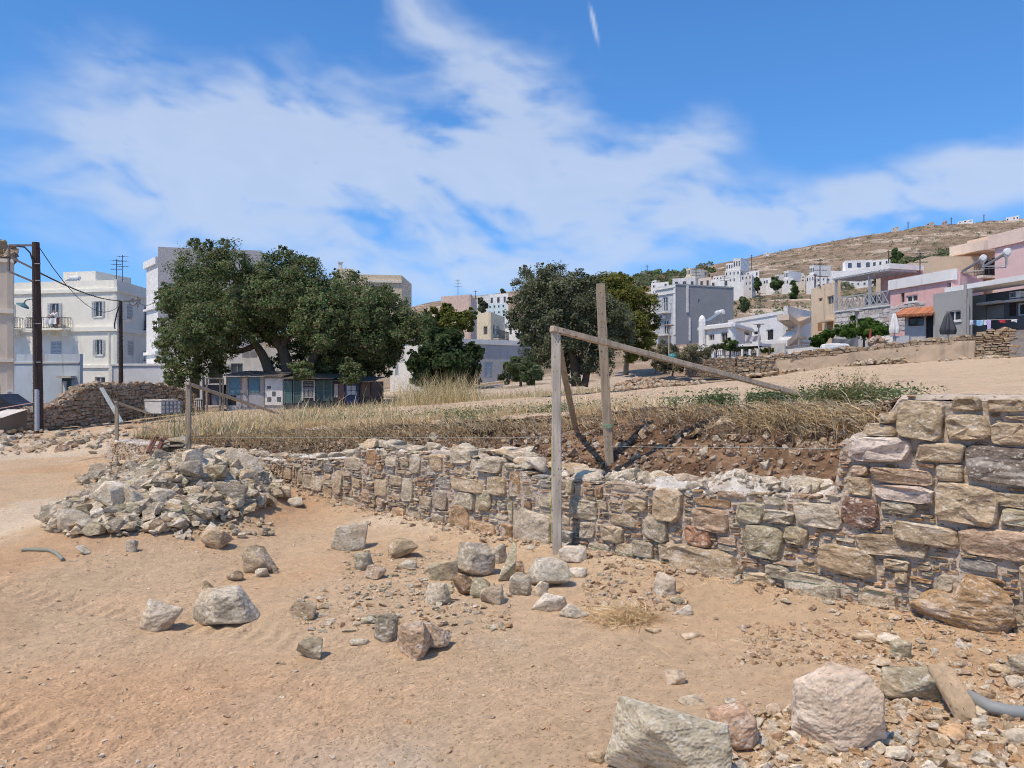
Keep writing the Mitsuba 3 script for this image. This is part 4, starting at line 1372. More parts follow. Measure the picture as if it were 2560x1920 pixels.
for x in (1402, 1416, 1436):
    m = MB()
    q = f.hit(2040 + x / 3.771, 800, .1)[0]
    m.tube([f.P(q, 1.5, .12), f.P(q, f.hit(2415, 520 + 690 / 3.771)[1] - (.0 if x < 1430 else 1.0), .12)], .045, np.array([.36, .35, .35]), 8)
    part(b.k, 'flue', m, 'painted', smooth=30)
b.core(deep_plan(f, 5), 1.5, zt, GB * .8)
b.core([h.a + [-.5, .5], h.b, h.b - h.n * 5, h.a - h.n * 5], 1.5, zt, GB * .8).done()
k = thing('air_conditioner', 'white air conditioner high on the dark porch wall of the grey bungalow', 'air conditioner')
m = MB()
h.bx(m, h.rect(Z5(1882, 790, 1985, 848)), .05, .4, WHT * .9)
part(k, 'case', m)
m = MB()
h.bx(m, h.rect(Z5(1890, 797, 1940, 842)), .402, .42, np.array([.12, .12, .13]))
part(k, 'grille', m)
# tiled lean-to
f = Fac(2262, 48.0, 2334, 46.8)
b = Bld('tiled_lean_to', 'lean-to kitchen with orange tiled roof between the pink house and the grey bungalow', 'lean-to')
zt = f.hit(2300, 784)[1]
b.wall(f, 1.5, zt, np.array([.50, .50, .50]), e=.3)
b.win(f, Z5(868, 1000, 1016, 1112), 'glass', fc=np.array([.16, .07, .04]))
b.win(f, Z5(1034, 965, 1108, 1240), 'dark', name='doorway', fc=np.array([.10, .05, .04]))
b.core(deep_plan(f, 3), 1.5, zt, np.array([.3, .3, .3])).done()
for i, q in enumerate(np.arange(-.35, f.L + .15, .19)):
    m = MB()
    m.tube([f.P(q, zt - .12, .75), f.P(q, zt + .42, -1.0)], .10, np.array([.50, .20, .10]) * (.8 + .4 * ((i * 7) % 5) / 5), 7)
    part(b.k, 'roof_tile', m, 'painted')
b.band(f, (-.4, zt - .24, f.L + .1, zt - .10), .7, np.array([.18, .07, .04]), 'eave_board', .55, 'painted', world=True)

# --- big pink house at the right edge
f = Fac(2418, 57, 2480, 55)
f2 = f.shift(0)
g = Fac(2487, 54.8, 2700, 48)
b = Bld('pale_pink_house', 'pale pink house with a balcony and black shutters at the right edge', 'house')
PP = np.array([.78, .56, .54])
zt = g.hit(2560, 597)[1]
b.wall(g, 3, zt - .2, PP, e=.05)
q = Fac(2418, 59.5, 2492, 57)
b.wall(q, 3, zt + 1.2, np.array([.74, .56, .42]), e=.15)
b.win(q, Z5(1570, 484, 1664, 636), 'open', fc=WHT, sc=np.array([.03, .025, .03]), name='balcony_door')
R = q.rect(Z5(1480, 600, 1696, 655))
b.balcony(q, R, 1.2, WHT * .95)
b.band(q, (-.2, q.hit(2450, 636)[1], q.L + .3, q.hit(2450, 612)[1]), 1.5, np.array([.78, .64, .52]), 'parapet', world=True)
b.band(g, (-.4, zt - .2, g.L, zt + .75), .2, np.array([.78, .62, .52]), 'parapet', -.3, world=True)
b.core(deep_plan(g, 5), 3, zt, PP * .9)
b.core(deep_plan(q, 4), 3, zt + 1, PP * .9).done()
heater('solar water heater behind the white roof edge of the grey bungalow', q.P(1.6, q.hit(2470, 718, 4)[1], 4.5), q.d, 1.0)

# --- houses up on the hill
def hill_house(label, u0, v0, u1, v1, D, cols, rows, col=WHT, side=0.0, name='hill_house', wc=np.array([.06, .08, .1]), skip=0.0, seed=0, steps=()):
    r = np.random.default_rng(seed)
    k = thing(name, label, 'house')
    us = u1 - side * (u1 - u0)
    f = Fac(u0, D, us, D * .985)
    g = Fac(us, D * .985, u1, D * 1.03) if side > 0 else None
    zt, zb = f.hit((u0 + us) / 2, v0)[1], f.hit((u0 + us) / 2, v1)[1]
    m = MB()
    plan = quad_plan(f, g) if g else deep_plan(f, 8)
    e = trimesh.creation.extrude_polygon(Polygon(plan), zt - zb + 6, engine='earcut')
    m.add(np.array(e.vertices) + [0, 0, zb - 6], np.array(e.faces), col, .2)
    for (a, c, hh) in steps:
        P = [f.P(f.L * a, 0, -.5)[:2], f.P(f.L * c, 0, -.5)[:2], f.P(f.L * c, 0, -6)[:2], f.P(f.L * a, 0, -6)[:2]]
        e = trimesh.creation.extrude_polygon(Polygon(P), hh + .3, engine='earcut')
        m.add(np.array(e.vertices) + [0, 0, zt - .3], np.array(e.faces), col, .2)
    part(k, 'wall', m, 'plaster')
    for (a, c, hh) in steps:
        for i in range(3):
            s0 = f.L * (a + (c - a) * (i + .3) / 3)
            m = MB()
            f.bx(m, (s0, zt + .3 * hh, s0 + f.L * (c - a) * .14, zt + .75 * hh), -.49, -.42, wc)
            part(k, 'window', m)
    for fa, n in ((f, cols), (g, max(1, cols // 2))):
        if fa is None:
            continue
        for j in range(rows):
            for i in range(n):
                if r.random() < skip + .12:
                    continue
                w = fa.L / n
                hh = (zt - zb) / rows
                s0, z0 = w * (i + .28), zb + hh * (j + .25)
                m = MB()
                R = (s0, z0, s0 + w * r.uniform(.35, .5), z0 + hh * r.uniform(.42, .55))
                fa.bx(m, R, .01, .05, col * .85)
                kk = part(k, 'window', m)
                m = MB()
                fa.bx(m, (R[0] + .08, R[1] + .08, R[2] - .08, R[3] - .08), .05, .08, wc)
                part(kk, 'pane', m)
    return k


def HZ4(x0, y0, x1, y1): return Z4(x0, y0, x1, y1)


hill_house('white cubic house with stepped roof, topmost of the cluster on the hill', *Z4(995, 612, 1210, 742), 230, 4, 2, col=WHT * .9, side=.3, seed=1, steps=((.02, .5, 2.2), (.5, .98, 3.4)))
hill_house('narrow white block with brown windows below the stepped hill house', *Z4(1155, 660, 1300, 830), 215, 3, 3, col=np.array([.62, .58, .55]), side=.25, seed=2)
hill_house('blank white house wall beside the narrow white block', *Z4(980, 735, 1180, 828), 205, 1, 1, skip=.9, seed=3)
hill_house('flat white house at the right of the stepped hill house', *Z4(1205, 622, 1335, 690), 240, 3, 1, seed=4)
hill_house('low white house with wide windows left of the dark cypress', *Z4(1340, 690, 1490, 762), 235, 3, 1, seed=5)
hill_house('greyish two storey house with verandas above the dark cypress', *Z4(1488, 652, 1775, 760), 245, 5, 2, col=np.array([.55, .54, .50]), seed=6)
hill_house('small white house on top of the hill cluster behind the grey town house', *Z4(735, 690, 860, 800), 170, 2, 1, col=np.array([.66, .56, .48]), seed=7)
hill_house('white flat block just above the roof of the grey town house', *Z4(478, 690, 715, 800), 150, 3, 1, col=np.array([.6, .6, .6]), seed=8)
hill_house('white house with roof terrace left behind the grey town house', *Z4(268, 735, 440, 860), 140, 3, 2, seed=9)
hill_house('long white house among trees behind the grey town house roof', *Z4(850, 700, 1040, 800), 190, 3, 1, seed=19)
hill_house('grey stone cottage on the wooded ridge', *Z4(700, 618, 825, 690), 330, 3, 1, col=np.array([.30, .26, .23]), seed=10)
hill_house('brown stone ruin below the ridge path', *Z4(850, 650, 992, 688), 300, 3, 1, col=np.array([.38, .27, .2]), seed=20)
hill_house('long white apartment block with blue balconies on the hill', *Z5(90, 590, 605, 745), 240, 8, 3, side=.12, name='hill_apartments', wc=np.array([.08, .12, .18]), seed=11, steps=((.42, .98, 3.2),))
hill_house('left wing of the white hill apartment block', *Z5(0, 600, 100, 750), 236, 2, 3, name='hill_apartments', wc=np.array([.08, .12, .18]), seed=12)
hill_house('white flat roofed house behind the hill apartment block', *Z5(520, 488, 700, 560), 300, 3, 1, seed=13)
hill_house('beige villa right of the hill apartment block', *Z5(700, 530, 955, 600), 270, 5, 1, col=np.array([.64, .60, .50]), seed=14)
hill_house('unfinished pale house among trees below the ridge at right', *Z5(1280, 430, 1400, 500), 290, 4, 1, col=np.array([.58, .5, .44]), seed=15)
hill_house('tiny roofless white ruin alone on the bare slope', *Z5(938, 322, 1045, 360), 420, 4, 1, col=np.array([.6, .56, .5]), seed=16)
hill_house('tiny pinkish hut on the skyline', *Z5(1186, 124, 1240, 158), 545, 2, 1, col=np.array([.55, .42, .38]), seed=17)
hill_house('tiny tan ruined hut on the skyline left of the pinkish hut', *Z5(1040, 138, 1112, 160), 545, 2, 1, col=np.array([.5, .42, .34]), seed=21)
hill_house('white house on the skyline near the right edge', *Z5(1790, 80, 1915, 122), 545, 4, 1, seed=18)
hill_house('long low white wall house on the skyline', *Z5(1335, 118, 1480, 142), 548, 3, 1, seed=22)
hill_house('pale house high between the salmon house and the round tree', *Z3(676, 405, 770, 500), 210, 2, 1, col=np.array([.62, .64, .62]), seed=23)
hill_house('white house highest between the salmon house and the round tree', *Z3(762, 392, 905, 480), 225, 3, 1, seed=24)
hill_house('pale blue house low between the salmon house and the round tree', *Z3(757, 462, 885, 545), 180, 4, 2, col=np.array([.58, .70, .74]), seed=25)

r_ = np.random.default_rng(444)
for i, (lab, x0, y0, x1, y1, D, c_, r_w, st) in enumerate((
        ('small white house left of the low hill house with wide windows', 1338, 708, 1405, 765, 222, 2, 1, ()), ('white boxy house under the greyish veranda house', 1560, 700, 1700, 762, 228, 3, 1, ((.1, .5, 2.4),)),
        ('cream house stepping up right of the greyish veranda house', 1700, 668, 1790, 735, 238, 2, 2, ()), ('white house tucked behind the peach house roof', 1800, 660, 1900, 740, 215, 3, 1, ((.2, .8, 2.6),)),
        ('low pale house behind the grey town house, right of the ruin', 880, 668, 1000, 720, 240, 4, 1, ()), ('flat white roofed house left of the long white house among trees', 600, 672, 735, 730, 200, 3, 1, ((.0, .4, 2.2),)),
        ('tiny white house high on the wooded ridge', 1380, 440, 1435, 462, 520, 2, 1, ()), ('grey white house left of the grey town house roof', 275, 715, 330, 760, 160, 1, 1, ()))):
    hill_house(lab, *Z4(x0, y0, x1, y1), D, c_, r_w, col=[WHT, WHT * .92, np.array([.66, .6, .5])][i % 3], side=.2 * (i % 2), seed=60 + i, steps=st)
for i, (lab, x0, y0, x1, y1, D, c_, r_w) in enumerate((
        ('white house low among the trees left of the unfinished pale house', 1090, 478, 1160, 515, 285, 2, 1), ('white villa with shaded porch below the beige hill villa', 610, 600, 700, 655, 215, 2, 1), ('long wall terrace house right of the round hill tree', 1000, 520, 1180, 555, 275, 4, 1),
        ('white building on the skyline left end of the bare ridge', 715, 182, 782, 202, 540, 2, 1))):
    hill_house(lab, *Z5(x0, y0, x1, y1), D, c_, r_w, col=[WHT * .95, np.array([.6, .55, .46])][i % 2], seed=80 + i)

for lab, u, v, D, h in (('television aerial on the roof of the grey town house', 1740, 712, 92, 2.2), ('second aerial near the right end of the grey town house roof', 1812, 716, 92, 1.6), ('aerial on the big white house with the sloping roof edge', 1900, 778, 73, 2.0),
                        ('aerial on the peach house roof', 2050, 715, 63, 2.4), ('aerial on the flat roof of the pink house', 2300, 690, 53, 1.8), ('aerial on the salmon house roof', 1145, 738, 111, 2.6), ('aerial on the cream balcony house roof', 1212, 782, 93, 1.8)):
    aerial('roof_aerial', at(u, v + 6, D), h, lab)
# ------------------------------------------------------------------ vegetation
def rand_dirs(r, n):
    d = r.normal(size=(n, 3))
    return d / np.linalg.norm(d, axis=1, keepdims=True)


def leaf_mesh(P, Nn, size, r, aspect=.55):
    """a folded rhombic leaf at each point P facing Nn"""
    n = len(P)
    a = rand_dirs(r, n)
    x = np.cross(Nn, a)
    x /= np.linalg.norm(x, axis=1, keepdims=True) + 1e-9
    y = np.cross(Nn, x)
    L = (size * r.uniform(.7, 1.3, n))[:, None]
    v = np.stack([P - x * L * .5, P + y * L * aspect * .5 + Nn * L * .08, P + x * L * .5, P - y * L * aspect * .5 + Nn * L * .08], 1).reshape(-1, 3)
    i = np.arange(n)[:, None] * 4
    f = np.concatenate([i + [0, 1, 2], i + [0, 2, 3]], 1).reshape(-1, 3)
    return v, f


def crown(blobs, D, n, size, cols, r, spread=.16, fill=.35, shell=.75, depth=.5, lumps=26):
    """blobs: (x, y, radius) in display pixels at distance D; leaves gather in clumps near each blob's surface"""
    extra = []
    for b in blobs:
        o = b[3] if len(b) > 3 else r.normal() * depth
        for _ in range(4 if b[2] > 30 else 0):
            a = r.uniform(0, 2 * np.pi)
            extra.append((b[0] + math.cos(a) * b[2] * .95, b[1] + math.sin(a) * b[2] * .92, b[2] * r.uniform(.18, .34), o + r.normal() * .8))
    blobs = [b if len(b) > 3 else (*b, r.normal() * depth) for b in blobs] + extra
    tot = sum(b[2] ** 2 for b in blobs)
    Ps, Ns, Cs = [], [], []
    for b in blobs:
        R = b[2] * K / F * D
        off = b[3] if len(b) > 3 else r.normal() * depth
        c = at(b[0] * K, b[1] * K, D + off)
        m = int(n * b[2] ** 2 / tot)
        k = max(8, int(lumps * (b[2] / 50) ** 1.0))
        cd = rand_dirs(r, k)
        cp = cd * R * r.uniform(shell - .18, 1.0, (k, 1)) * [1, 1, .92]
        w = r.integers(0, k, m)
        tone = r.uniform(.65, 1.3, k)
        P = cp[w] + np.clip(r.normal(size=(m, 3)), -1.7, 1.7) * R * spread * r.uniform(.5, 1.3, k)[w][:, None] * [1, 1, .8]
        inner = r.random(m) < fill * .3
        P[inner] = rand_dirs(r, inner.sum()) * (R * r.random((inner.sum(), 1)) ** .5 * .8)
        N = P / (np.linalg.norm(P, axis=1, keepdims=True) + 1e-6) * .7 + [0, 0, .45] + rand_dirs(r, m) * .75
        N /= np.linalg.norm(N, axis=1, keepdims=True)
        ci = r.choice(len(cols), m, p=None)
        Cs.append(np.asarray(cols)[ci] * (tone[w] * r.uniform(.8, 1.2, m))[:, None])
        Ps.append(P + c)
        Ns.append(N)
    P, N, C = np.vstack(Ps), np.vstack(Ns), np.vstack(Cs)
    v, f = leaf_mesh(P, N, size, r)
    return v, f, np.repeat(C, 4, 0)


def limb(root, name, pts, D, r0, r1, col, jit=0.0, rg=None):
    q = np.array([at(x * K, y * K, D + (p[0] if p else 0)) for x, y, *p in pts])
    t = np.linspace(0, 1, len(q))
    tt = np.linspace(0, 1, 5 * len(q))
    if len(q) > 2:
        q = PchipInterpolator(t, q)(tt)
    else:
        q = q[0] + (q[-1] - q[0]) * tt[:, None]
    return part(root, name, MB().tube(q, np.linspace(r0, r1, len(q)), col, 8), 'wood', smooth=True)


BARK = np.array([.17, .14, .11])
r = np.random.default_rng(51)
DG = [2.6 * np.array(c) for c in ((.042, .066, .026), (.055, .082, .03), (.075, .098, .042), (.048, .07, .034), (.085, .095, .05), (.095, .075, .045))]
tree = thing('broadleaf_tree', 'very wide dark evergreen tree spreading over the row of sheds', 'tree')
BL = [(430, 588, 66), (490, 572, 50), (385, 655, 46), (440, 670, 70), (388, 735, 48), (396, 795, 40), (378, 830, 22), (520, 655, 66), (600, 592, 56), (560, 640, 62), (650, 600, 44), (640, 565, 30), (690, 640, 64), (740, 640, 56),
      (790, 670, 58), (840, 682, 52), (882, 700, 40), (915, 692, 22), (610, 690, 56), (700, 705, 62), (765, 735, 56), (815, 745, 48), (690, 775, 40), (740, 785, 40), (785, 785, 36), (465, 735, 48), (515, 715, 42), (450, 785, 34), (480, 795, 18), (640, 645, 50), (350, 700, 22), (830, 640, 30), (600, 780, 20), (655, 800, 26), (712, 804, 26), (760, 808, 24), (640, 785, 26, 2.5), (700, 790, 34, 3), (755, 795, 34, 3), (810, 790, 30, 2.5), (840, 760, 34), (830, 800, 18, 2.), (560, 700, 40, 2), (345, 780, 14), (890, 730, 22)]
BL += [(640, 735, 40, 2.5), (590, 715, 36, 2.5), (700, 755, 40, 1), (905, 722, 26), (930, 700, 18), (600, 640, 60, -3), (450, 700, 60, -3), (700, 680, 60, -3.5), (790, 720, 55, -3), (840, 730, 40, -2)]
v, f, c = crown(BL, 48, 210000, .165, DG, r, depth=2.4, lumps=44)
part(tree, 'crown', (v, f, c), 'leaf')
for pts, a, b in (([(592, 830), (581, 800), (566, 765), (545, 735), (522, 705)], .42, .14), ([(626, 832), (620, 790), (610, 755), (596, 735), (585, 700), (572, 655)], .48, .13), ([(612, 745), (630, 700), (640, 660)], .24, .09), ([(657, 830), (676, 780), (698, 740), (718, 695)], .36, .12),
                  ([(552, 745), (500, 760), (455, 740)], .2, .08), ([(690, 755), (740, 740), (790, 715)], .2, .07), ([(545, 735), (500, 690), (450, 650)], .16, .06), ([(596, 735), (560, 690), (555, 640)], .16, .06)):
    limb(tree, 'trunk' if a > .3 else 'limb', pts, 48.5, a, b, BARK * r.uniform(.9, 1.3))

tree = thing('olive_tree', 'tall rounded olive tree behind the upright timber stake, with bare earth in front', 'tree')
BL = [(1180, 640, 60), (1150, 618, 42), (1205, 605, 40), (1235, 640, 60), (1282, 655, 50), (1322, 680, 46), (1135, 690, 42), (1200, 710, 62), (1270, 725, 58), (1325, 738, 42), (1165, 755, 42), (1230, 785, 36), (1290, 785, 36), (1110, 655, 18), (1340, 705, 26), (1255, 612, 28)]
OG = [2.0 * np.array(c) for c in ((.085, .095, .055), (.105, .115, .07), (.07, .085, .045), (.13, .135, .095), (.06, .07, .04))]
v, f, c = crown(BL, 44, 72000, .145, OG, r, depth=1.2, lumps=40)
part(tree, 'crown', (v, f, c), 'leaf')
limb(tree, 'trunk', [(1245, 835), (1240, 780), (1225, 720), (1200, 660)], 44, .3, .1, BARK * .8)
limb(tree, 'trunk', [(1262, 835), (1275, 770), (1290, 700)], 44, .22, .08, BARK * .8)

tree = thing('willowy_tree', 'yellowish green drooping tree to the right of the olive tree', 'tree')
BL = [(1345, 640, 40), (1380, 655, 36), (1396, 695, 28), (1360, 705, 42), (1392, 735, 24), (1318, 612, 28), (1340, 605, 20), (1370, 760, 26), (1400, 765, 16), (1330, 680, 40)]
YG = [1.5 * np.array(c) for c in ((.12, .135, .035), (.16, .165, .05), (.09, .115, .03), (.20, .17, .05))]
v, f, c = crown(BL, 55, 36000, .17, YG, r, depth=1.0, spread=.2, lumps=34)
part(tree, 'crown', (v, f, c), 'leaf')
limb(tree, 'trunk', [(1352, 810), (1356, 760), (1372, 715), (1384, 690)], 55, .2, .08, np.array([.3, .25, .19]))

tree = thing('fig_bush', 'dense dark green bush in front of the low white building in the middle', 'bush')
BL = [(978, 762, 46), (945, 742, 32), (1008, 790, 38), (912, 792, 36), (950, 812, 42), (1020, 762, 24), (900, 815, 20), (1000, 815, 30), (975, 725, 24)]
v, f, c = crown(BL, 41, 30000, .22, [np.array(q) for q in ((.05, .085, .035), (.07, .105, .045), (.09, .12, .055))], r, depth=.7, lumps=30)
part(tree, 'crown', (v, f, c), 'leaf')
limb(tree, 'stem', [(960, 860), (962, 800), (975, 750)], 41, .12, .05, BARK)
limb(tree, 'stem', [(935, 860), (925, 810), (940, 770)], 41, .1, .04, BARK)

tree = thing('pepper_tree', 'small yellow green tree between the wide dark tree and the salmon house', 'tree')
BL = [(950, 690, 34), (985, 690, 28), (925, 700, 26), (1010, 700, 20), (965, 668, 18), (1020, 680, 16)]
v, f, c = crown(BL, 56, 14000, .19, YG[:3], r, depth=.8, lumps=26)
part(tree, 'crown', (v, f, c), 'leaf')
limb(tree, 'trunk', [(968, 840), (966, 750), (960, 700)], 56, .16, .07, BARK)

tree = thing('low_bush', 'low dark bush at the foot of the olive tree, left side', 'bush')
v, f, c = crown([(1120, 795, 30), (1100, 808, 22), (1145, 808, 26), (1135, 780, 18)], 40, 11000, .16, OG[:3] + DG[:2], r, depth=.5)
part(tree, 'crown', (v, f, c), 'leaf')
limb(tree, 'stem', [(1125, 835), (1122, 810), (1112, 795)], 40, .08, .03, BARK)

GS = [1.5 * np.array(q) for q in ((.17, .16, .105), (.13, .13, .08), (.22, .20, .14), (.11, .12, .07))]
for lab, BL, D, n in (('grey dry shrub just right of the drooping tree', [(1415, 765, 26), (1440, 755, 22), (1430, 780, 24)], 50, 6000), ('grey green round shrub in front of the white bungalow', [(1490, 765, 26), (1515, 760, 24), (1505, 780, 24), (1478, 783, 18)], 47, 9000),
                      ('grey dry shrub below the balcony of the grey town house', [(1452, 770, 28), (1440, 792, 20), (1466, 792, 20)], 49, 7000)):
    k = thing('dry_shrub', lab, 'shrub', None)
    v, f, c = crown(BL, D, n, .12, GS, r, depth=.5, lumps=20, shell=.6)
    part(k, 'foliage', (v, f, c), 'leaf')
    x, y, _ = BL[0]
    limb(k, 'stem', [(x, y + 42), (x + 3, y + 15), (x - 3, y - 8)], D, .06, .02, BARK)
for lab, BL, D, n, cols in (('bright green leafy tree in front of the pink house stone cladding', [(1822, 712, 20), (1850, 705, 24), (1880, 705, 22), (1905, 708, 18), (1865, 718, 22), (1840, 722, 16), (1895, 722, 16)], 46, 15000, [np.array(q) for q in ((.075, .15, .03), (.10, .18, .04), (.13, .21, .06))]),
                            ('small green tree beside the grey tarpaulin', [(1762, 735, 14), (1780, 725, 15), (1795, 722, 10), (1775, 740, 12)], 47, 6000, [np.array(q) for q in ((.07, .13, .03), (.09, .16, .04))]),
                            ('young fig tree in front of the bungalow door', [(1567, 745, 9), (1578, 740, 10), (1588, 742, 8), (1575, 752, 8)], 55, 2500, [np.array(q) for q in ((.10, .17, .05), (.13, .2, .07))]),
                            ('potted shrubs beside the white gate wall', [(1650, 758, 7), (1662, 757, 8), (1672, 755, 6)], 53, 1800, [np.array(q) for q in ((.07, .12, .03), (.16, .14, .03))]),
                            ('spiky dark agave at the foot of the white garden wall', [(1613, 775, 10), (1600, 778, 7), (1625, 779, 7)], 51, 1600, [np.array(q) for q in ((.05, .09, .03), (.07, .11, .05))])):
    k = thing('garden_tree' if 'tree' in lab else 'garden_plant', lab, 'tree' if 'tree' in lab else 'plant')
    v, f, c = crown(BL, D, n, .16, cols, r, depth=.4, lumps=22)
    part(k, 'crown' if 'tree' in lab else 'foliage', (v, f, c), 'leaf')
    x = np.mean([q[0] for q in BL])
    y = max(q[1] + q[2] for q in BL)
    limb(k, 'trunk' if 'tree' in lab else 'stem', [(x, y + (14 if 'tree' in lab else 2)), (x + 1, y - 5), (x - 1, y - 18)], D, .08, .03, BARK)
r2 = np.random.default_rng(52)
k = thing('vine', 'leafy vine trained along the beam of the white garden wall', 'vine')
fv = Fac(1775, 56, 1905, 54)
P = np.array([fv.P(t, fv.hit(1830, 870)[1] + r2.normal() * .09 + .12 * math.sin(t * 2), .25 + r2.normal() * .1) for t in r2.uniform(0, fv.L, 1400)])
v, f = leaf_mesh(P, rand_dirs(r2, len(P)), .15, r2)
put(k, v, f, np.array([.08, .10, .05]), 'leaf')

# trees of the hill: single ones told apart, the rest as one wood
for lab, u, v0, v1, D, w, cols in (('dark slender cypress on the hillside', *(1560 + 1680 / 3.95, 520 + 715 / 3.95, 520 + 940 / 3.95), 190, .26, DG[:2]), ('dark bushy tree beside the narrow white hill block', *(1560 + 1320 / 3.95, 520 + 690 / 3.95, 520 + 815 / 3.95), 210, .35, DG[:2]),
                                   ('green tree left of the dark hillside cypress', *(1560 + 1500 / 3.95, 520 + 700 / 3.95, 520 + 790 / 3.95), 205, .8, DG[1:4]), ('tall green tree above the beige hill villa', *(2040 + 755 / 3.771, 520 + 390 / 3.771, 520 + 515 / 3.771), 275, .55, DG[1:4]),
                                   ('round green tree right of the grey town house', *(1560 + 1190 / 3.95, 520 + 890 / 3.95, 520 + 1010 / 3.95), 105, .75, DG[2:5]), ('round tree right of the beige hill villa', *(2040 + 955 / 3.771, 520 + 525 / 3.771, 520 + 602 / 3.771), 265, .55, OG[:3]),
                                   ('grey green tree between the pale hill houses in the centre', *(960 + 715 / 2.911, 600 + 425 / 2.911, 600 + 530 / 2.911), 150, .45, OG[:3]), ('tiny wind bent tree on the skyline in the centre', *(960 + 868 / 2.911, 600 + 358 / 2.911, 600 + 450 / 2.911), 240, .3, OG[:3])):
    k = thing('hill_tree', lab, 'tree')
    h = (v1 - v0) / K
    xs = u / K
    BL = [(xs + (q % 3 - 1) * h * w * .25, v0 / K + h * (q + .6) / 5.4, h * w * (.36 + .2 * math.sin(math.pi * (q + .5) / 5))) for q in range(5)]
    v, f, c = crown(BL, D, 2600, .0042 * D, cols, r2, depth=.3, lumps=18)
    part(k, 'crown', (v, f, c), 'leaf')
    part(k, 'trunk', MB().tube([at(u, v1 + 6, D), at(u, (v0 + v1) / 2, D)], [.25, .1], BARK, 6), 'wood')
Pw, Cw, Sw = [], [], []
for i in range(2300):
    m = r2.random()
    if m < .22:       # wooded ridge left of the bare slope
        u, D = r2.uniform(1330, 1790), r2.uniform(260, 545)
        if u > 1650 and r2.random() < (u - 1650) / 170 or D < 300 + max(0, u - 1500) * .2:
            continue
        s = r2.uniform(2.0, 4.2)
    elif m < .30:     # copses among the houses at the right
        cu, cd = [(2300, 300), (2370, 330), (2270, 290), (2330, 280), (2360, 255), (2390, 262), (2100, 258), (2130, 262), (2230, 240), (2420, 300)][r2.integers(10)]
        u, D, s = cu + r2.normal() * 16, cd + r2.normal() * 8, r2.uniform(1.8, 3.6)
    else:
        u, D, s = r2.uniform(1350, 2800), r2.uniform(110, 545), r2.uniform(.5, 1.5)
    x = (u - 1280) / F * D
    z = float(hill_z(x, D))
    n = 90 if s > 1.5 else 26
    d = rand_dirs(r2, n)
    d[:, 2] = np.abs(d[:, 2])
    Sw.append(np.full(n, s * .42))
    Pw.append(np.array([x, D, z]) + d * s * r2.uniform(.6, 1, (n, 1)))
    Cw.append(np.tile((DG + OG)[r2.integers(len(DG) + len(OG))] * r2.uniform(.7, 1.2), (n, 1)) * r2.uniform(.8, 1.2, (n, 1)))
P, C = np.vstack(Pw), np.vstack(Cw)
Sw = np.concatenate(Sw)
v, f = leaf_mesh(P, rand_dirs(r2, len(P)) * .6 + [0, -.3, .6], Sw, r2, .8)
k = thing('hillside_scrub', 'dark green trees and scrub spread over the wooded ridge and slopes', 'scrub', kind='stuff')
put(k, v, f, np.repeat(C, 4, 0), 'leaf')


# grass and weeds
def blades(base, h, lean, width, cols, r, droop=.5):
    n = len(base)
    a = r.uniform(0, 2 * np.pi, n)
    d = np.stack([np.cos(a), np.sin(a), a * 0], 1)
    w = r.uniform(0, 2 * np.pi, n)
    s = np.stack([np.cos(w), np.sin(w), w * 0], 1) * width[:, None] / 2
    up = np.array([0, 0, 1.0])
    m = base + up * (h * .55)[:, None] + d * (h * lean * .35)[:, None]
    t = base + up * (h * (1 - .35 * lean * droop))[:, None] + d * (h * lean)[:, None]
    v = np.stack([base - s, base + s, m - s * .7, m + s * .7, t], 1).reshape(-1, 3)
    i = np.arange(n)[:, None] * 5
    f = np.concatenate([i + [0, 1, 3], i + [0, 3, 2], i + [2, 3, 4]], 1).reshape(-1, 3)
    c = np.asarray(cols)[r.integers(0, len(cols), n)] * r.uniform(.75, 1.2, (n, 1))
    return v, f, np.repeat(c, 5, 0)


def on_field(t, k):
    """points on the field k metres behind its lip"""
    n = lip_n(t) + k
    X, Y = xy(t, n)
    w = np.exp(-k / .8)
    return np.stack([X, Y, field_z(X, Y) * (1 - w) + lip_z(t) * w], 1)


STRAW = [np.array(c) for c in ((.74, .56, .30), (.82, .66, .42), (.66, .46, .24), (.88, .76, .54), (.52, .42, .24))]
r = np.random.default_rng(53)
n = 60000
t = r.uniform(-2.6, 12.5, n)
dens = meshkit.fbm(np.stack([t * .9, t * 0, t * 0], -1), 3, 91)
k_ = r.gamma(1.4, .55, n) * (.25 + 1.1 * np.clip((t + .5) / 2.5, 0, 1)) - .06
patch = meshkit.fbm(np.stack([t * 1.4, k_ * 1.4, t * 0], -1), 3, 92)
keep = (patch > .49) & (r.random(n) < np.where(t < .6, .10, 1.0)) & (k_ > np.where(t < .6, .1, .02))
t, k_ = t[keep], k_[keep]
B = on_field(t, k_)
h = r.uniform(.04, .17, len(t)) * np.where(t < .6, .55, 1.0)
tall = r.random(len(t)) < .03
h[tall] *= 1.9
v, f, c = blades(B, h, r.uniform(.1, .9, len(t)), r.uniform(.004, .010, len(t)) * (1 + .05 * np.clip(t, 0, 10)), STRAW, r)
k = thing('dry_grass', 'straw coloured dry grass along the upper edge of the cut bank', 'grass', kind='stuff')
put(k, v, f, c, 'straw')
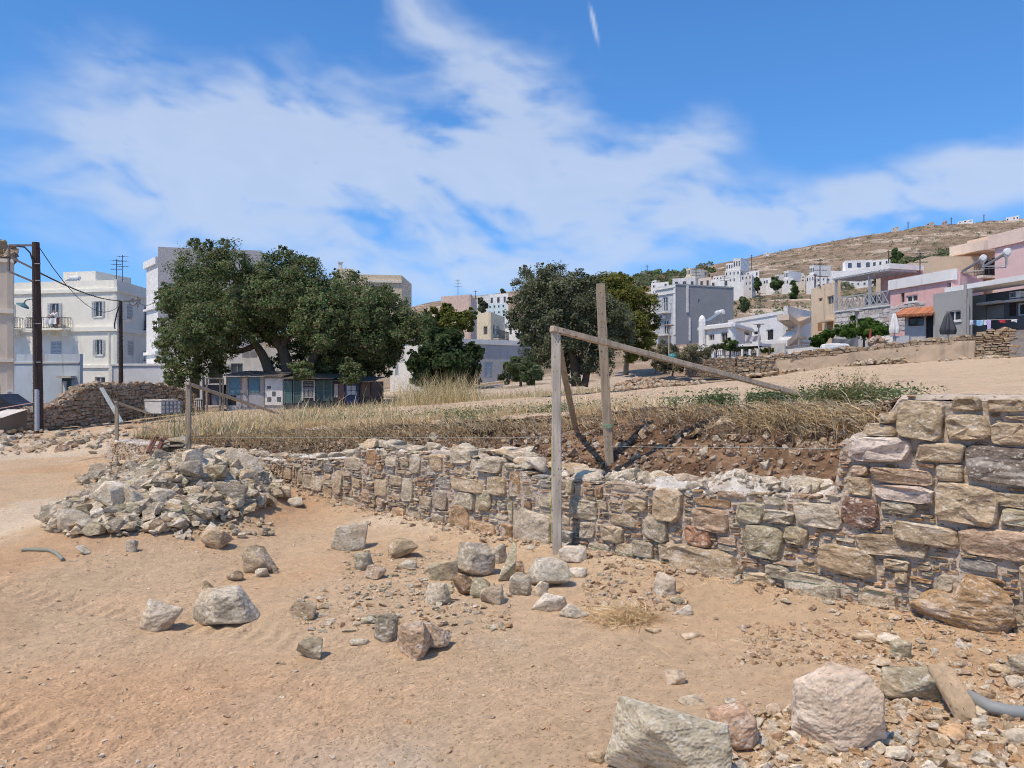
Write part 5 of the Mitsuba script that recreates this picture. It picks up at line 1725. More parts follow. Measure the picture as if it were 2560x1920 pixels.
# dead grass hanging over the bank
n = 11000
t = np.concatenate([r.normal(-1.75, .45, n // 6), r.uniform(-2.6, 11, n - n // 6)])
t = np.clip(t, -2.7, 11)
B = on_field(t, np.zeros(len(t)) + r.uniform(-.55, .1, len(t)))
B[:, 2] -= np.clip(r.gamma(1.2, .12, len(t)), 0, .5) * np.where(t < -1, 1.2, .8)
a = r.uniform(-1, 1, (len(t), 3)) * [1, 1, .7] + np.array([-WN[0], -WN[1], -.5]) * .5
L = r.uniform(.06, .22, len(t))[:, None] * np.where(t < -1, 1.35, .8)[:, None]
e = B + a / np.linalg.norm(a, axis=1, keepdims=True) * L
mid = (B + e) / 2 + [0, 0, .04]
s = np.array([[.0025, .0, .0025]])
v = np.stack([B - s, B + s, mid - s, mid + s, e], 1).reshape(-1, 3)
i = np.arange(len(t))[:, None] * 5
f = np.concatenate([i + [0, 1, 3], i + [0, 3, 2], i + [2, 3, 4]], 1).reshape(-1, 3)
k = thing('dead_grass', 'tangled dead grass and roots hanging down the face of the cut bank', 'grass', kind='stuff')
put(k, v, f, np.repeat(np.asarray(STRAW)[r.integers(0, 5, len(t))] * r.uniform(.35, .95, (len(t), 1)), 5, 0), 'straw')

# tall dry weeds further back, and the straw patch before the trees
n = 17000
big = r.random(n) < .20
u = np.where(big, r.choice([905, 935, 960, 985, 1010, 880], n) + r.normal(size=n) * 20, r.choice([820, 740, 690, 640, 560, 480, 430, 370, 1060, 1120, 1180, 1260], n) + r.normal(size=n) * 40) * K
D = np.where(big, r.uniform(31, 37, n), 12.5 + 24 * r.random(n) ** 1.2)
path = ~big & (u > 860 * K) & (D < 30)
D[path] = r.uniform(32, 40, path.sum())
z = field_z((u - 1280) / F * D, D)
B = np.stack([(u - 1280) / F * D, D, z - .02], 1)
h = np.where(big, r.gamma(2.0, .30, n), r.gamma(2.0, .075, n))
v, f, c = blades(B, np.clip(h, .06, 1.6), r.uniform(.1, .8, n), r.uniform(.010, .022, n), STRAW + [np.array([.50, .46, .24]), np.array([.30, .34, .14])], r)
k = thing('tall_weeds', 'tall dry weeds on the far side of the field before the sheds and bushes', 'weeds', kind='stuff')
put(k, v, f, c, 'straw')

# low green weeds near the wall
n = 20000
ct = r.choice([-.35, -.9, -1.3, -1.9, -2.25, -.6, 3.4, 4.6, 6.1, 1.9, 7.3], n, p=[.13, .15, .13, .1, .06, .13, .08, .07, .06, .05, .04])
t = ct + r.normal(size=n) * .26
k_ = np.abs(r.normal(size=n)) * np.where(t < 1, .7, .9) + np.where(t < 1, .12, .6)
ok = meshkit.fbm(np.stack([t * 3, k_ * 3, t * 0], -1), 3, 95) > .43
t, k_ = t[ok], k_[ok]
n = len(t)
B = on_field(np.clip(t, -2.65, 12), k_)
B[:, 2] += r.uniform(.0, .13, n) * np.where(r.random(n) < .2, 1.5, 1)
v, f = leaf_mesh(B, rand_dirs(r, n) * .7 + [0, 0, .6], .035, r, .6)
c = np.asarray([(.13, .19, .075), (.18, .24, .11), (.26, .29, .17), (.09, .15, .07)])[r.integers(0, 4, n)] * r.uniform(.8, 1.2, (n, 1))
fl = r.random(n) < .012
c[fl] = [.75, .70, .35]
k = thing('green_weeds', 'low green weeds with tiny pale flowers on the lip of the upper field', 'weeds', kind='stuff')
put(k, v, f, np.repeat(c, 4, 0), 'leaf')

# scrubby bush left of the tall wall part
k = thing('scrub_bush', 'wispy yellow green bush on the lip of the field, left of the tall wall part', 'bush')
c0 = on_field(np.array([-2.03]), np.array([.35]))[0] + [0, 0, -.05]
m, P = MB(), []
for i in range(150):
    d = unit(r.normal(size=3) * [.75, .6, .2] + [0, 0, .62 + .6 * r.random()])
    L = r.uniform(.22, .52)
    q0 = c0 + r.normal(size=3) * [.10, .08, .0]
    pts = np.array([q0 + d * L * s + np.array([0, 0, -.10]) * s * s for s in np.linspace(0, 1, 4)])
    m.tube(pts, np.linspace(.0035, .0012, 4), np.array([.24, .19, .09]), 3)
    for s in np.linspace(.25, 1, 16):
        P.append(q0 + d * L * s + np.array([0, 0, -.10]) * s * s + r.normal(size=3) * .026)
part(k, 'stem', m, 'straw', kind='stuff')
P = np.array(P)
v, f = leaf_mesh(P, rand_dirs(r, len(P)), .021, r, .55)
c = np.asarray([(.22, .21, .07), (.28, .25, .10), (.14, .17, .06), (.33, .27, .13)])[r.integers(0, 4, len(P))]
part(k, 'foliage', (v, f, np.repeat(c, 4, 0)), 'leaf')

# straw clump on the yard floor and stray stalks
def straw_pile(c, rad, hgt, n, r, w=.0028, L0=.12):
    a = r.uniform(0, 2 * np.pi, n)
    q = np.sqrt(r.random(n)) * rad
    B = np.stack([c[0] + np.cos(a) * q, c[1] + np.sin(a) * q * .7, c[2] + r.random(n) * hgt * (1 - q / rad)], 1)
    d = rand_dirs(r, n) * [1, 1, .35]
    L = r.uniform(.5, 1.5, n)[:, None] * L0
    s = np.cross(d, [0, 0, 1.0])
    s = s / (np.linalg.norm(s, axis=1, keepdims=True) + 1e-9) * w / 2
    s2 = np.array([0, 0, w / 2])
    md = B + d * L * .5 + [0, 0, .012]
    v = np.stack([B - s, B + s2, md - s, md + s + s2, B + d * L], 1).reshape(-1, 3)
    i = np.arange(n)[:, None] * 5
    return v, np.concatenate([i + [0, 1, 3], i + [0, 3, 2], i + [2, 3, 4]], 1).reshape(-1, 3), np.repeat(np.asarray(STRAW)[r.integers(0, 5, n)], 5, 0)


def floor_at(x, y):
    """display pixel of the yard floor -> point"""
    u, v = x * K, y * K
    D = F * EYE / (v - HY)
    for _ in range(4):
        X = (u - 1280) / F * D
        D = F * (EYE - float(ground_z(X, D))) / (v - HY)
    X = (u - 1280) / F * D
    return np.array([X, D, float(ground_z(X, D))])


k = thing('straw_clump', 'tangled clump of golden straw lying on the yard floor', 'straw', kind='stuff')
v, f, c = straw_pile(floor_at(1345, 1338), .22, .12, 700, r, .0045, .18)
put(k, v, f, c, 'straw')
k = thing('straw_stalk', 'stray straw stalks scattered over the yard at the right', 'straw', kind='stuff')
vs = MB()
for x, y, n_ in ((1640, 1395, 30), (1950, 1395, 40), (1560, 1270, 26), (1640, 1320, 20), (1450, 1425, 5), (2050, 1370, 40), (1900, 1510, 16), (1860, 1370, 12)):
    v, f, c = straw_pile(floor_at(x, y), .28, .015, n_, r, .003, .17)
    vs.add(v, f, c)
v, f, c, e = vs.get()
put(k, v, f, c, 'straw')
# ------------------------------------------------------------------ loose stones
STONE_CAT = 'stone'
r = np.random.default_rng(61)


def loose(x0, y0, x1, y1, col, label, seed, n=15, blocky=.62, rough=.05, sub=3, hk=1.0, dk=.8, lift=0.0, rot=0.0, name='stone', group=None, sink=.15, soften=1):
    """a stone filling the display rectangle, standing on the yard floor"""
    p0 = floor_at((x0 + x1) / 2, y1 - .06 * (y1 - y0))
    D = p0[1]
    W, H = (x1 - x0) * K * D / F, (y1 - y0) * K * D / F
    d = W * dk
    h = max(.30 * W, H - d * EYE / (D + d / 2) * .55) * hk
    v, f = rock(seed, n + 2, sub, rough * 1.05, blocky + .05, 1)
    a = rot
    Rz = np.array([[math.cos(a), -math.sin(a), 0], [math.sin(a), math.cos(a), 0], [0, 0, 1]])
    v = v @ Rz.T
    v = v / np.abs(v).max(0)
    q = v * [W / 2, d / 2, h / 2]
    X, Y = p0[0] * (D + d * .45) / D, D + d * .45
    q = q + [X, Y, float(ground_z(X, Y)) + h * (.5 - sink) + lift]
    k = thing(name, label, STONE_CAT, group)
    put(k, q, f, np.asarray(col), 'stone', 40, (seed * 37 % 100) / 100)
    return k


LG = PALE * .95
FRONT = [
    (1302, 1508, 1592, 1760, GREY * 1.3 + [.0, .015, .0], 'big flat grey green lichened slab cut by the bottom edge of the photo', 1, 12, .5, .03, 4, 1.22, .9),
    (1522, 1512, 1642, 1634, BROWN * 1.7 + [.05, .04, .04], 'dusty brown boulder leaning behind the big grey slab at the bottom', 2, 14, .7, .07, 3, 1.0, .9),
    (1712, 1436, 1924, 1652, np.array([.66, .53, .41]), 'large rounded pinkish white boulder at the lower right', 3, 18, .85, .05, 4, 1.1, .8),
    (1906, 1440, 2062, 1537, GREY * .85 + [.02, .02, .0], 'grey brown wedge shaped boulder behind the broken wood stub', 4, 10, .55, .04, 3, 1.1, .7),
    (2172, 1392, 2300, 1478, GREY * .9, 'grey brown boulder cut by the right edge of the photo', 5, 13, .7, .05, 3, 1.0, .8),
    (1920, 1382, 1972, 1432, GREEN * 1.1, 'squarish grey green stone behind the wedge shaped boulder', 6, 11, .5, .05, 3, 1.1, .8),
    (1886, 1366, 1950, 1398, WHITE, 'chalky white lump on the small heap right of centre', 7, 15, .8, .09, 3, .9, .9),
    (1838, 1370, 1892, 1390, TANS, 'flat pale tan stone left of the chalky white lump', 8, 11, .6, .04, 2, 1, .8),
    (1870, 1420, 1925, 1446, TANS * 1.1, 'flat cream stone just behind the large rounded boulder', 9, 11, .6, .04, 2, 1, .8),
    (843, 1334, 930, 1432, BROWN * 1.4 + GREY * .35, 'long brown tilted boulder, left of a joined pair in the middle of the yard', 10, 13, .6, .06, 4, 1.05, .8),
    (890, 1338, 976, 1415, BROWN * 1.2 + GREY * .45, 'rounded brown boulder, right of a joined pair in the middle of the yard', 11, 15, .75, .08, 4, 1.1, .8),
    (803, 1330, 860, 1391, GREY * .75, 'dark grey upright block left of the joined brown boulders', 12, 9, .4, .03, 3, 1.25, .8),
    (780, 1330, 812, 1350, GREEN, 'small grey stone touching the dark upright block', 13, 12, .7, .05, 2, 1, .8),
    (752, 1375, 800, 1396, PALE * .9, 'small flat whitish stone left of the dark upright block', 14, 11, .5, .04, 2, .9, .6),
    (637, 1380, 707, 1433, GREEN * .8 + BROWN * .25, 'olive brown pyramid shaped stone alone on the bare floor', 15, 10, .6, .05, 3, 1.2, .8),
    (624, 1298, 690, 1346, TANS * .75, 'tan brown peaked stone right of the big light grey boulder', 16, 10, .55, .05, 3, 1.1, .8),
    (410, 1271, 580, 1363, PALE * .92, 'biggest light grey boulder on the left floor, with streaked face', 17, 12, .55, .045, 4, 1.15, .7),
    (293, 1284, 397, 1371, PALE * .95, 'light grey blunt boulder left of the biggest light grey one', 18, 13, .6, .05, 4, 1.15, .8),
    (434, 1255, 476, 1301, TANS * .7, 'brown upright stone behind the biggest light grey boulder', 19, 10, .5, .05, 3, 1.2, .8),
    (488, 1231, 527, 1259, TANS * .75, 'small round tan stone left of the propped up wedge', 20, 14, .8, .05, 2, 1, .8),
    (526, 1180, 606, 1246, TANS * .62 + GREY * .3, 'brown wedge propped up on two small stones', 21, 9, .55, .04, 3, 1.15, .8),
    (550, 1226, 583, 1250, PALE * .85, 'small pale stone under the propped up wedge', 22, 10, .6, .04, 2, 1.1, .8),
    (580, 1220, 602, 1240, GREY * .7, 'small dark stone behind the propped up wedge', 23, 10, .6, .04, 2, 1.1, .8),
    (434, 1139, 497, 1191, TANS * .72 + GREY * .2, 'ochre brown block standing alone at the right end of the rubble heap', 24, 11, .5, .06, 3, 1.2, .8),
    (713, 1135, 796, 1196, LG * .9, 'pale grey slanted block in the middle of the bare floor before the wall', 25, 9, .5, .03, 3, 1.15, .8),
    (834, 1159, 906, 1211, TANS * .85 + GREEN * .2, 'mottled tan round boulder before the middle of the wall', 26, 17, .75, .08, 3, 1.15, .85),
    (858, 1207, 902, 1231, GREY * 1.1, 'flat grey slate in front of the mottled tan boulder', 27, 10, .5, .03, 2, .9, .6),
    (762, 1194, 816, 1236, GREY * .8, 'jagged grey stone left of the mottled tan boulder', 28, 10, .6, .07, 3, 1.15, .8),
    (785, 1221, 836, 1256, BROWN + GREY * .35, 'brownish rounded stone in front of the jagged grey one', 29, 14, .75, .05, 3, 1.1, .8),
    (976, 1158, 1072, 1256, PALE * .8, 'largest pale grey boulder of the heap at the foot of the upright stake', 330, 15, .75, .06, 4, 1.0, .85),
    (1046, 1180, 1098, 1220, PALE * .75, 'grey block leaning on the largest boulder by the stake', 31, 10, .5, .05, 3, 1.3, .8),
    (924, 1204, 998, 1260, GREEN * 1.25, 'greenish white slab leaning left of the largest boulder by the stake', 32, 10, .55, .05, 3, 1.1, .8),
    (975, 1242, 1032, 1293, BROWN * 1.3, 'dark brown broken stone below the largest boulder by the stake', 33, 9, .5, .04, 3, 1.2, .8),
    (1015, 1250, 1062, 1296, GREEN * .85, 'grey green stone right of the dark brown broken one', 34, 10, .5, .04, 3, 1.1, .8),
    (914, 1261, 976, 1311, GREY * 1.05, 'grey pointed stone at the left front of the heap by the stake', 35, 9, .55, .05, 3, 1.25, .8),
    (1035, 1264, 1091, 1309, PALE * .85, 'pale angular stone at the front of the heap by the stake', 36, 10, .55, .05, 3, 1.1, .8),
    (1076, 1186, 1116, 1262, GREEN * 1.05, 'tall grey green block in the heap by the stake', 37, 9, .4, .04, 3, 1.3, .8),
    (1103, 1214, 1134, 1248, ORNG * .8, 'orange brown stone in the heap by the stake', 38, 9, .4, .04, 2, 1.3, .8),
    (1098, 1240, 1150, 1292, GREY * .95, 'grey stone leaning left of the bluish white boulder', 39, 11, .6, .05, 3, 1.2, .8),
    (1140, 1202, 1234, 1276, PALE * .9 + [.0, .02, .03], 'bluish white boulder at the foot of the upright stake', 340, 12, .6, .05, 4, 1.1, .85),
    (1142, 1254, 1190, 1292, PALE, 'white faceted stone in front of the bluish white boulder', 41, 9, .5, .03, 3, 1.2, .8),
    (1136, 1281, 1227, 1326, WHITE * .9, 'flat white slab in front of the heap by the stake', 42, 10, .45, .03, 3, 1.0, .7),
    (1203, 1304, 1271, 1339, PALE * .85, 'greyish broken slab right of the flat white slab', 43, 10, .55, .05, 3, 1.0, .7),
    (1204, 1186, 1268, 1226, WHITE * .85, 'whitish flat stone between the stake and the wall', 44, 10, .5, .05, 3, 1.0, .7),
    (1218, 1222, 1272, 1250, WHITE * .85, 'thin white stone right of the bluish white boulder', 45, 9, .5, .04, 2, .9, .6),
    (1411, 1241, 1464, 1291, WHITE * .85, 'white cube like stone before the big trapezoid wall stone', 46, 9, .45, .03, 3, 1.2, .85),
    (1446, 1292, 1482, 1308, GREEN * .9, 'small grey brown stone below the white cube like stone', 47, 10, .6, .04, 2, 1, .7),
    (1448, 1304, 1497, 1331, WHITE * .8, 'flat chalky stone below the white cube like stone', 48, 11, .5, .04, 2, 1, .7),
    (1472, 1364, 1520, 1384, TANS * 1.15, 'thin pale pinkish flake on the bare floor at the right', 49, 8, .6, .03, 2, .8, .7),
    (1436, 1447, 1481, 1483, np.array([.66, .56, .43]), 'creamy quartz stone alone above the big grey slab', 50, 9, .55, .03, 3, 1.15, .8),
    (1466, 1505, 1530, 1530, PALE * 1.0, 'thin pale stone lying behind the big grey slab', 51, 9, .5, .04, 2, .8, .7),
    (1650, 1518, 1690, 1552, np.array([.58, .45, .33]), 'banded cream stone left of the large rounded boulder', 52, 13, .8, .02, 3, 1.1, .8),
    (1612, 1548, 1652, 1575, PALE, 'square pale stone below the banded cream one', 53, 9, .5, .04, 2, 1, .8),
    (1606, 1574, 1648, 1602, ORNG * 1.1, 'pinkish orange stone between the brown and the rounded boulders', 54, 9, .5, .04, 2, 1, .8),
    (1268, 1618, 1312, 1652, TANS * 1.15, 'tan stone touching the left edge of the big grey slab', 55, 10, .5, .04, 2, 1, .8),
    (1906, 1612, 1965, 1650, WHITE * .95, 'white stone in the shadow of the large rounded boulder', 56, 10, .6, .04, 2, 1, .8),
    (1780, 1630, 1840, 1665, TANS * 1.2, 'cream stone under the front of the large rounded boulder', 57, 10, .6, .04, 2, 1, .8),
    (2096, 1548, 2140, 1580, PALE * 1.0, 'whitish oblong stone below the wood stub', 58, 10, .6, .03, 2, 1, .7),
    (2105, 1575, 2150, 1602, WHITE * 1.0, 'brightest white chip of the gravel at the lower right', 59, 8, .6, .03, 2, 1, .7),
    (2168, 1572, 2238, 1612, PALE * .95, 'squarish pale slab in the gravel at the right edge', 60, 9, .45, .03, 2, 1, .7),
    (2132, 1430, 2190, 1462, TANS * 1.05, 'rounded cream stone left of the boulder at the right edge', 61, 14, .8, .03, 3, 1, .8),
    (2170, 1455, 2215, 1490, PALE * 1.05, 'whitish rounded stone below the boulder at the right edge', 62, 14, .8, .03, 3, 1, .8),
    (2030, 1555, 2095, 1612, ORNG * .9 + TANS * .4, 'flat reddish tan stone right of the large boulder shadow', 63, 11, .6, .03, 2, .7, .9),
    (736, 1355, 770, 1368, PALE, 'small whitish flake left of the dark grey upright block', 64, 8, .5, .03, 2, .8, .7),
    (1392, 1355, 1432, 1370, TANS, 'small dull flake above the thin pinkish flake', 65, 8, .5, .03, 2, .8, .7),
    (118, 1130, 205, 1180, PALE * .85, 'long pale block at the left front of the rubble heap', 66, 10, .5, .04, 3, 1.3, .7),
    (262, 1128, 330, 1178, PALE * .85, 'upright wedge at the front of the rubble heap', 67, 10, .55, .04, 3, 1.4, .7),
    (85, 1096, 145, 1138, GREY, 'tilted grey slab at the far left of the rubble heap', 68, 10, .55, .04, 3, 1.3, .7),
    (185, 1108, 262, 1162, PALE * .85, 'broad pale stone behind the front row of the rubble heap', 69, 11, .6, .05, 3, 1.4, .7),
    (165, 1184, 196, 1206, PALE * .9, 'small peaked stone left of the hose end', 70, 9, .55, .04, 2, 1.1, .7),
    (272, 1178, 300, 1206, PALE * .95, 'small pale stone fallen from the front of the rubble heap', 71, 9, .6, .04, 2, 1.2, .7),
    (462, 1098, 545, 1150, GREY * .9, 'grey slab stone at the right side of the rubble heap', 72, 10, .5, .05, 3, 1.35, .7),
    (465, 1062, 555, 1110, PALE * .8, 'long pale slab at the right side of the rubble heap', 73, 10, .5, .05, 3, 1.4, .7),
    (560, 1076, 632, 1104, TANS, 'flat tan slab between the rubble heap and the wall', 74, 10, .5, .04, 3, 1.1, .7),
    (618, 1082, 654, 1104, PALE * .9, 'small pale block right of the flat tan slab by the wall', 75, 9, .5, .04, 2, 1.1, .7),
]
for (x0, y0, x1, y1, c, lab, sd, n, bl, ro, su, hk, dk) in FRONT:
    loose(x0, y0, x1, y1, c, lab, 700 + sd, n, bl, ro, su, hk, dk, rot=(sd * 1.7) % 6.28)
# the heap: each stone its own
def heap_stone(X, Y, s, c, group, label, zoff=.0):
    v, f = ROCKS[r.integers(20)]
    R = rotm(r, .5)
    q = (v * np.array([s * 1.15, s * .85, s * r.uniform(.5, .85)]) / 2) @ R.T
    k = thing('stone', label, STONE_CAT, group)
    put(k, q + [X, Y, float(ground_z(X, Y)) + zoff], f, c, 'stone', 40, r.random())


cand = []
TONES = [('pale grey', PALE * .9), ('mid grey', GREY), ('whitish', PALE * 1.08), ('darker grey', GREY * .82), ('greenish grey', GREEN * 1.05), ('tan', TANS * .95)]
for part_, hx, hy, rx, ry, hh, nn in (('near part', -3.88, 8.85, 1.0, 1.45, .55, 108), ('middle part', -4.3, 10.4, .8, 1.3, .45, 60), ('far tail', -5.9, 13.0, .9, 1.3, .3, 30)):
    for i in range(nn):
        a, q = r.uniform(0, 2 * np.pi), math.sqrt(r.random()) * 1.12
        cand.append((part_, a, hx + math.cos(a) * q * rx, hy + math.sin(a) * q * ry, r.choice([.12, .15, .19, .24, .30], p=[.24, .28, .24, .15, .09]), q))
for part_, a, X, Y, s, q in cand:
    tn_, c = TONES[r.integers(6)]
    side = 'on the crest' if q < .45 else ['on the right edge', 'on the back slope', 'on the left edge', 'on the front slope'][int(((a + np.pi / 4) % (2 * np.pi)) // (np.pi / 2))]
    sz = 'big' if s > .22 else 'small' if s < .16 else 'medium'
    heap_stone(X, Y, s, c * r.uniform(.88, 1.1), 'stones of the rubble heap', f'{sz} {tn_} stone {side}, {part_} of the rubble heap', s * r.uniform(.2, .6))
for i in range(26):
    u, v_ = r.uniform(-60, 300), r.uniform(1085, 1120)
    p = floor_at(u / K, v_ / K)
    j_ = r.integers(3)
    heap_stone(p[0], p[1], s := r.choice([.15, .2, .28, .36]), [GREY, TANS * .85, PALE * .85][j_], 'stones strewn by the wooden pole', f'{"big" if s > .25 else "small"} {["grey", "brownish tan", "pale"][j_]} stone strewn {"left" if u < 80 else "right"} of the foot of the tall wooden pole', .03)

# small rubble and gravel: too many to count
gm = MB()


def gravel(n, pos, smin, smax, cols, flat=.6, zk=.2):
    for i in range(n):
        X, Y = pos()
        s = min(smax, smin * (1 - r.random()) ** (-.75))
        v, f = CHIPS[r.integers(16)]
        gm.add((v * np.array([s * 1.2, s * .9, s * flat * r.uniform(.6, 1.2)]) / 2) @ rotm(r, .35).T + [X, Y, float(GZ(X, Y)) + s * zk], f, cols[r.integers(len(cols))] * r.uniform(.8, 1.15), r.random())


_gx, _gy = np.linspace(-14, 8, 551), np.linspace(1.8, 34, 806)
from scipy.interpolate import RegularGridInterpolator
_gg = RegularGridInterpolator((_gx, _gy), ground_z(*np.meshgrid(_gx, _gy, indexing='ij')), bounds_error=False, fill_value=0)
def GZ(x, y): return _gg((x, y))


def ell(cx, cy, rx, ry, edge=1.0):
    def f():
        a, q = r.uniform(0, 2 * np.pi), math.sqrt(r.random()) * edge
        return cx + math.cos(a) * q * rx, cy + math.sin(a) * q * ry
    return f


def pix(x0, y0, x1, y1):
    def f():
        u, v = r.uniform(x0, x1) * K, r.uniform(y0, y1) * K
        D = F * EYE / (v - HY)
        return (u - 1280) / F * D, D
    return f


HC = [PALE * .9, GREY, PALE, GREEN, TANS * .9]
gravel(2100, ell(-3.88, 8.85, 1.1, 1.7), .05, .17, HC, .7, .5)
gravel(1100, ell(-4.35, 10.5, 1.0, 1.5), .05, .17, HC, .7, .5)
gravel(500, ell(-5.9, 13.0, 1.1, 1.7), .05, .16, HC + [TANS], .7, .4)
gravel(260, ell(-3.3, 7.9, .7, .5, 1.2), .025, .09, HC, .6, .3)
DC = [TANS, PALE * .95, ORNG, TANS * 1.1, TANS, PINK, TANS * .85, BROWN * 1.9, TANS * 1.05]
def floor_pos():
    while True:
        D = 2.6 * (10.5 / 2.6) ** r.random()
        X = D * r.uniform(-.75, .72)
        t, n = tn(X, D)
        if n < -.05:
            return X, D
def patchy():
    while True:
        q = floor_pos()
        if float(meshkit.fbm(np.array([q[0] * 1.1, q[1] * 1.1, 4.0]), 3, 97)) > .38 + .22 * r.random():
            return q
gravel(3000, patchy, .004, .03, DC, .5, .1)
gravel(1700, pix(1560, 1520, 2320, 1720), .012, .07, DC + [WHITE, PALE * 1.1, PALE * 1.05, WHITE * .9], .6, .2)
gravel(900, pix(1850, 1360, 2300, 1530), .010, .06, DC + [WHITE * .8, PALE], .6, .2)
gravel(420, pix(640, 1270, 1100, 1370), .012, .055, [GREEN, PALE * .9, TANS, GREY, ORNG * .8], .5, .2)
gravel(500, pix(740, 1190, 980, 1300), .010, .05, [GREEN, PALE * .9, TANS, GREY], .5, .2)
gravel(420, pix(1260, 1240, 1480, 1330), .010, .05, [TANS, ORNG * .8, GREY, BROWN * 1.4], .6, .2)
gravel(420, pix(1600, 1350, 1880, 1440), .008, .04, [ORNG * .8, TANS, BROWN * 1.6, PINK], .6, .2)
def by_wall():
    t = r.uniform(-3.6, 11)
    return xy(t, -abs(r.normal()) * .16 - .03)
gravel(1300, by_wall, .012, .07, [TANS, GREY, PALE * .9, PINK * .9, BROWN * 1.6], .55, .25)
gravel(260, pix(-40, 930, 330, 985), .06, .20, [GREY, TANS * .8, PALE * .8, BROWN * 1.7], .6, .3)
k = thing('gravel', 'stone chips and gravel scattered over the yard and between the heaped stones', 'gravel', kind='stuff')
v, f, c, e = gm.get()
put(k, v, f, c, 'stone', False, e)
# ------------------------------------------------------------------ timber, poles, wires
WOODC, WOODW = np.array([.40, .33, .25]), np.array([.46, .42, .36])


def plank(root, name, a, b, w, d, col, up=(0, 0, 1), e=.3, label=None):
    """a sawn batten with slightly worn edges, a little bowed"""
    a, b = np.asarray(a, float), np.asarray(b, float)
    z = unit(b - a)
    up = np.asarray(up, float)
    x = unit(np.cross(up, z))
    y = np.cross(z, x)
    c = min(w, d) * .08
    sec = np.array([[-w / 2 + c, -d / 2], [w / 2 - c, -d / 2], [w / 2, -d / 2 + c], [w / 2, d / 2 - c], [w / 2 - c, d / 2], [-w / 2 + c, d / 2], [-w / 2, d / 2 - c], [-w / 2, -d / 2 + c]])
    n = 9
    L = np.linalg.norm(b - a)
    rr = np.random.default_rng(int(abs(a[0] * 1000 + b[2] * 777)) % 9999)
    bow = rr.normal() * .004 * L
    vs = []
    for i in range(n):
        s = i / (n - 1)
        vs.append(a + z * L * s + x * bow * math.sin(math.pi * s) + (sec[:, :1] + rr.normal(size=(8, 1)) * .0015) * x + (sec[:, 1:] + rr.normal(size=(8, 1)) * .0015) * y)
    v = np.vstack(vs + [[a], [b]])
    f = []
    for i in range(n - 1):
        for k_ in range(8):
            p, q = i * 8 + k_, i * 8 + (k_ + 1) % 8
            f += [[p, q, q + 8], [p, q + 8, p + 8]]
    for k_ in range(8):
        f += [[n * 8, (k_ + 1) % 8, k_], [n * 8 + 1, (n - 1) * 8 + k_, (n - 1) * 8 + (k_ + 1) % 8]]
    key = numbered(root + '__' + name)
    put(key, v, f, np.asarray(col), 'wood', 25, e)
    if label:
        labels[key] = {'label': label}
    return key


# nearest frame: post at the foot of the wall, brace running back to the field, prop behind
k = thing('batter_board', 'nearest weathered batter board: upright stake at the wall foot with a sloping batten', 'batter board')
p = floor_at(1203, 1196)
p[2] -= .05
D = p[1]
top = at(1201 * K, 718 * K, D + .02)
plank(k, 'upright', p, top, .082, .075, WOODW, up=(0, 1, .02), label='grey weathered upright stake')
D2 = 8.25
e2 = at(1742 * K, 855 * K, D2)
a2 = at(1196 * K, 718 * K, D - .02)
a2[2] += .03
plank(k, 'batten', a2 + unit(a2 - e2) * .02, e2, .075, .05, WOODC * 1.15, label='sloping batten running back onto the field')
prop_end = at(1243 * K, 925 * K, 8.45)
plank(k, 'prop', at(1206 * K, 745 * K, D + .10), prop_end, .06, .04, WOODC * .95, up=(0, 1, .02), label='brown prop leaning back into the bank')
k = thing('timber_stake', 'tall upright timber stake standing behind the low wall, taller than the frame', 'timber stake')
b0 = at(1321 * K, 1046 * K, 7.62)
b0[2] -= .15
plank(k, 'stake', b0, at(1297 * K, 613 * K, 7.60), .086, .06, WOODC * .82, up=(0, 1, .02), label='tan stake with nail holes')
m = MB()
for z_ in (1.17, 1.185, 1.2):
    q = np.array([b0[0] - .035, 7.61, z_])
    m.tube([q + [.055 * math.cos(a), .045 * math.sin(a), 0] for a in np.linspace(0, 6.28, 12)], .003, np.array([.12, .35, .22]), 4)
part(k, 'green_cord', m)
# middle frame and far frame
def post_frame(label, px, ytop, ybot, D, w, xe, ye, De):
    k = thing('batter_board', label, 'batter board')
    a, b = at(px * K, ybot * K, D), at(px * K, ytop * K, D)
    plank(k, 'upright', a, b, w, w * .8, WOODC * .8, up=(0, 1, .02))
    plank(k, 'batten', at((px - 3) * K, ytop * K, D - .06), at(xe * K, ye * K, De), w * .9, w * .6, WOODC * 1.05)
    return k
post_frame('second batter board with one upright at the low far part of the wall', 407, 828, 1003, 12.65, .075, 600, 893, 17.5)
post_frame('farthest small batter board left of the low far end of the wall', 252, 868, 968, 15.2, .06, 322, 893, 19)
k = thing('leaning_board', 'long grey board leaning in front of the dry stone wall', 'board')
a, b = at(262 * K, 912 * K, 20), at(219 * K, 838 * K, 20.6)
v_, f_, c_, e_ = MB().bar(a, b, .10, .04, np.array([.42, .45, .42])).get()
put(k, v_, f_, c_, 'wood', False, .2)

# builder's strings
def string(label, pts, rad, col):
    k = thing('builders_string', label, 'string')
    v, f, c, e = MB().tube(pts, rad, col, 4).get()
    put(k, v, f, c, 'painted')


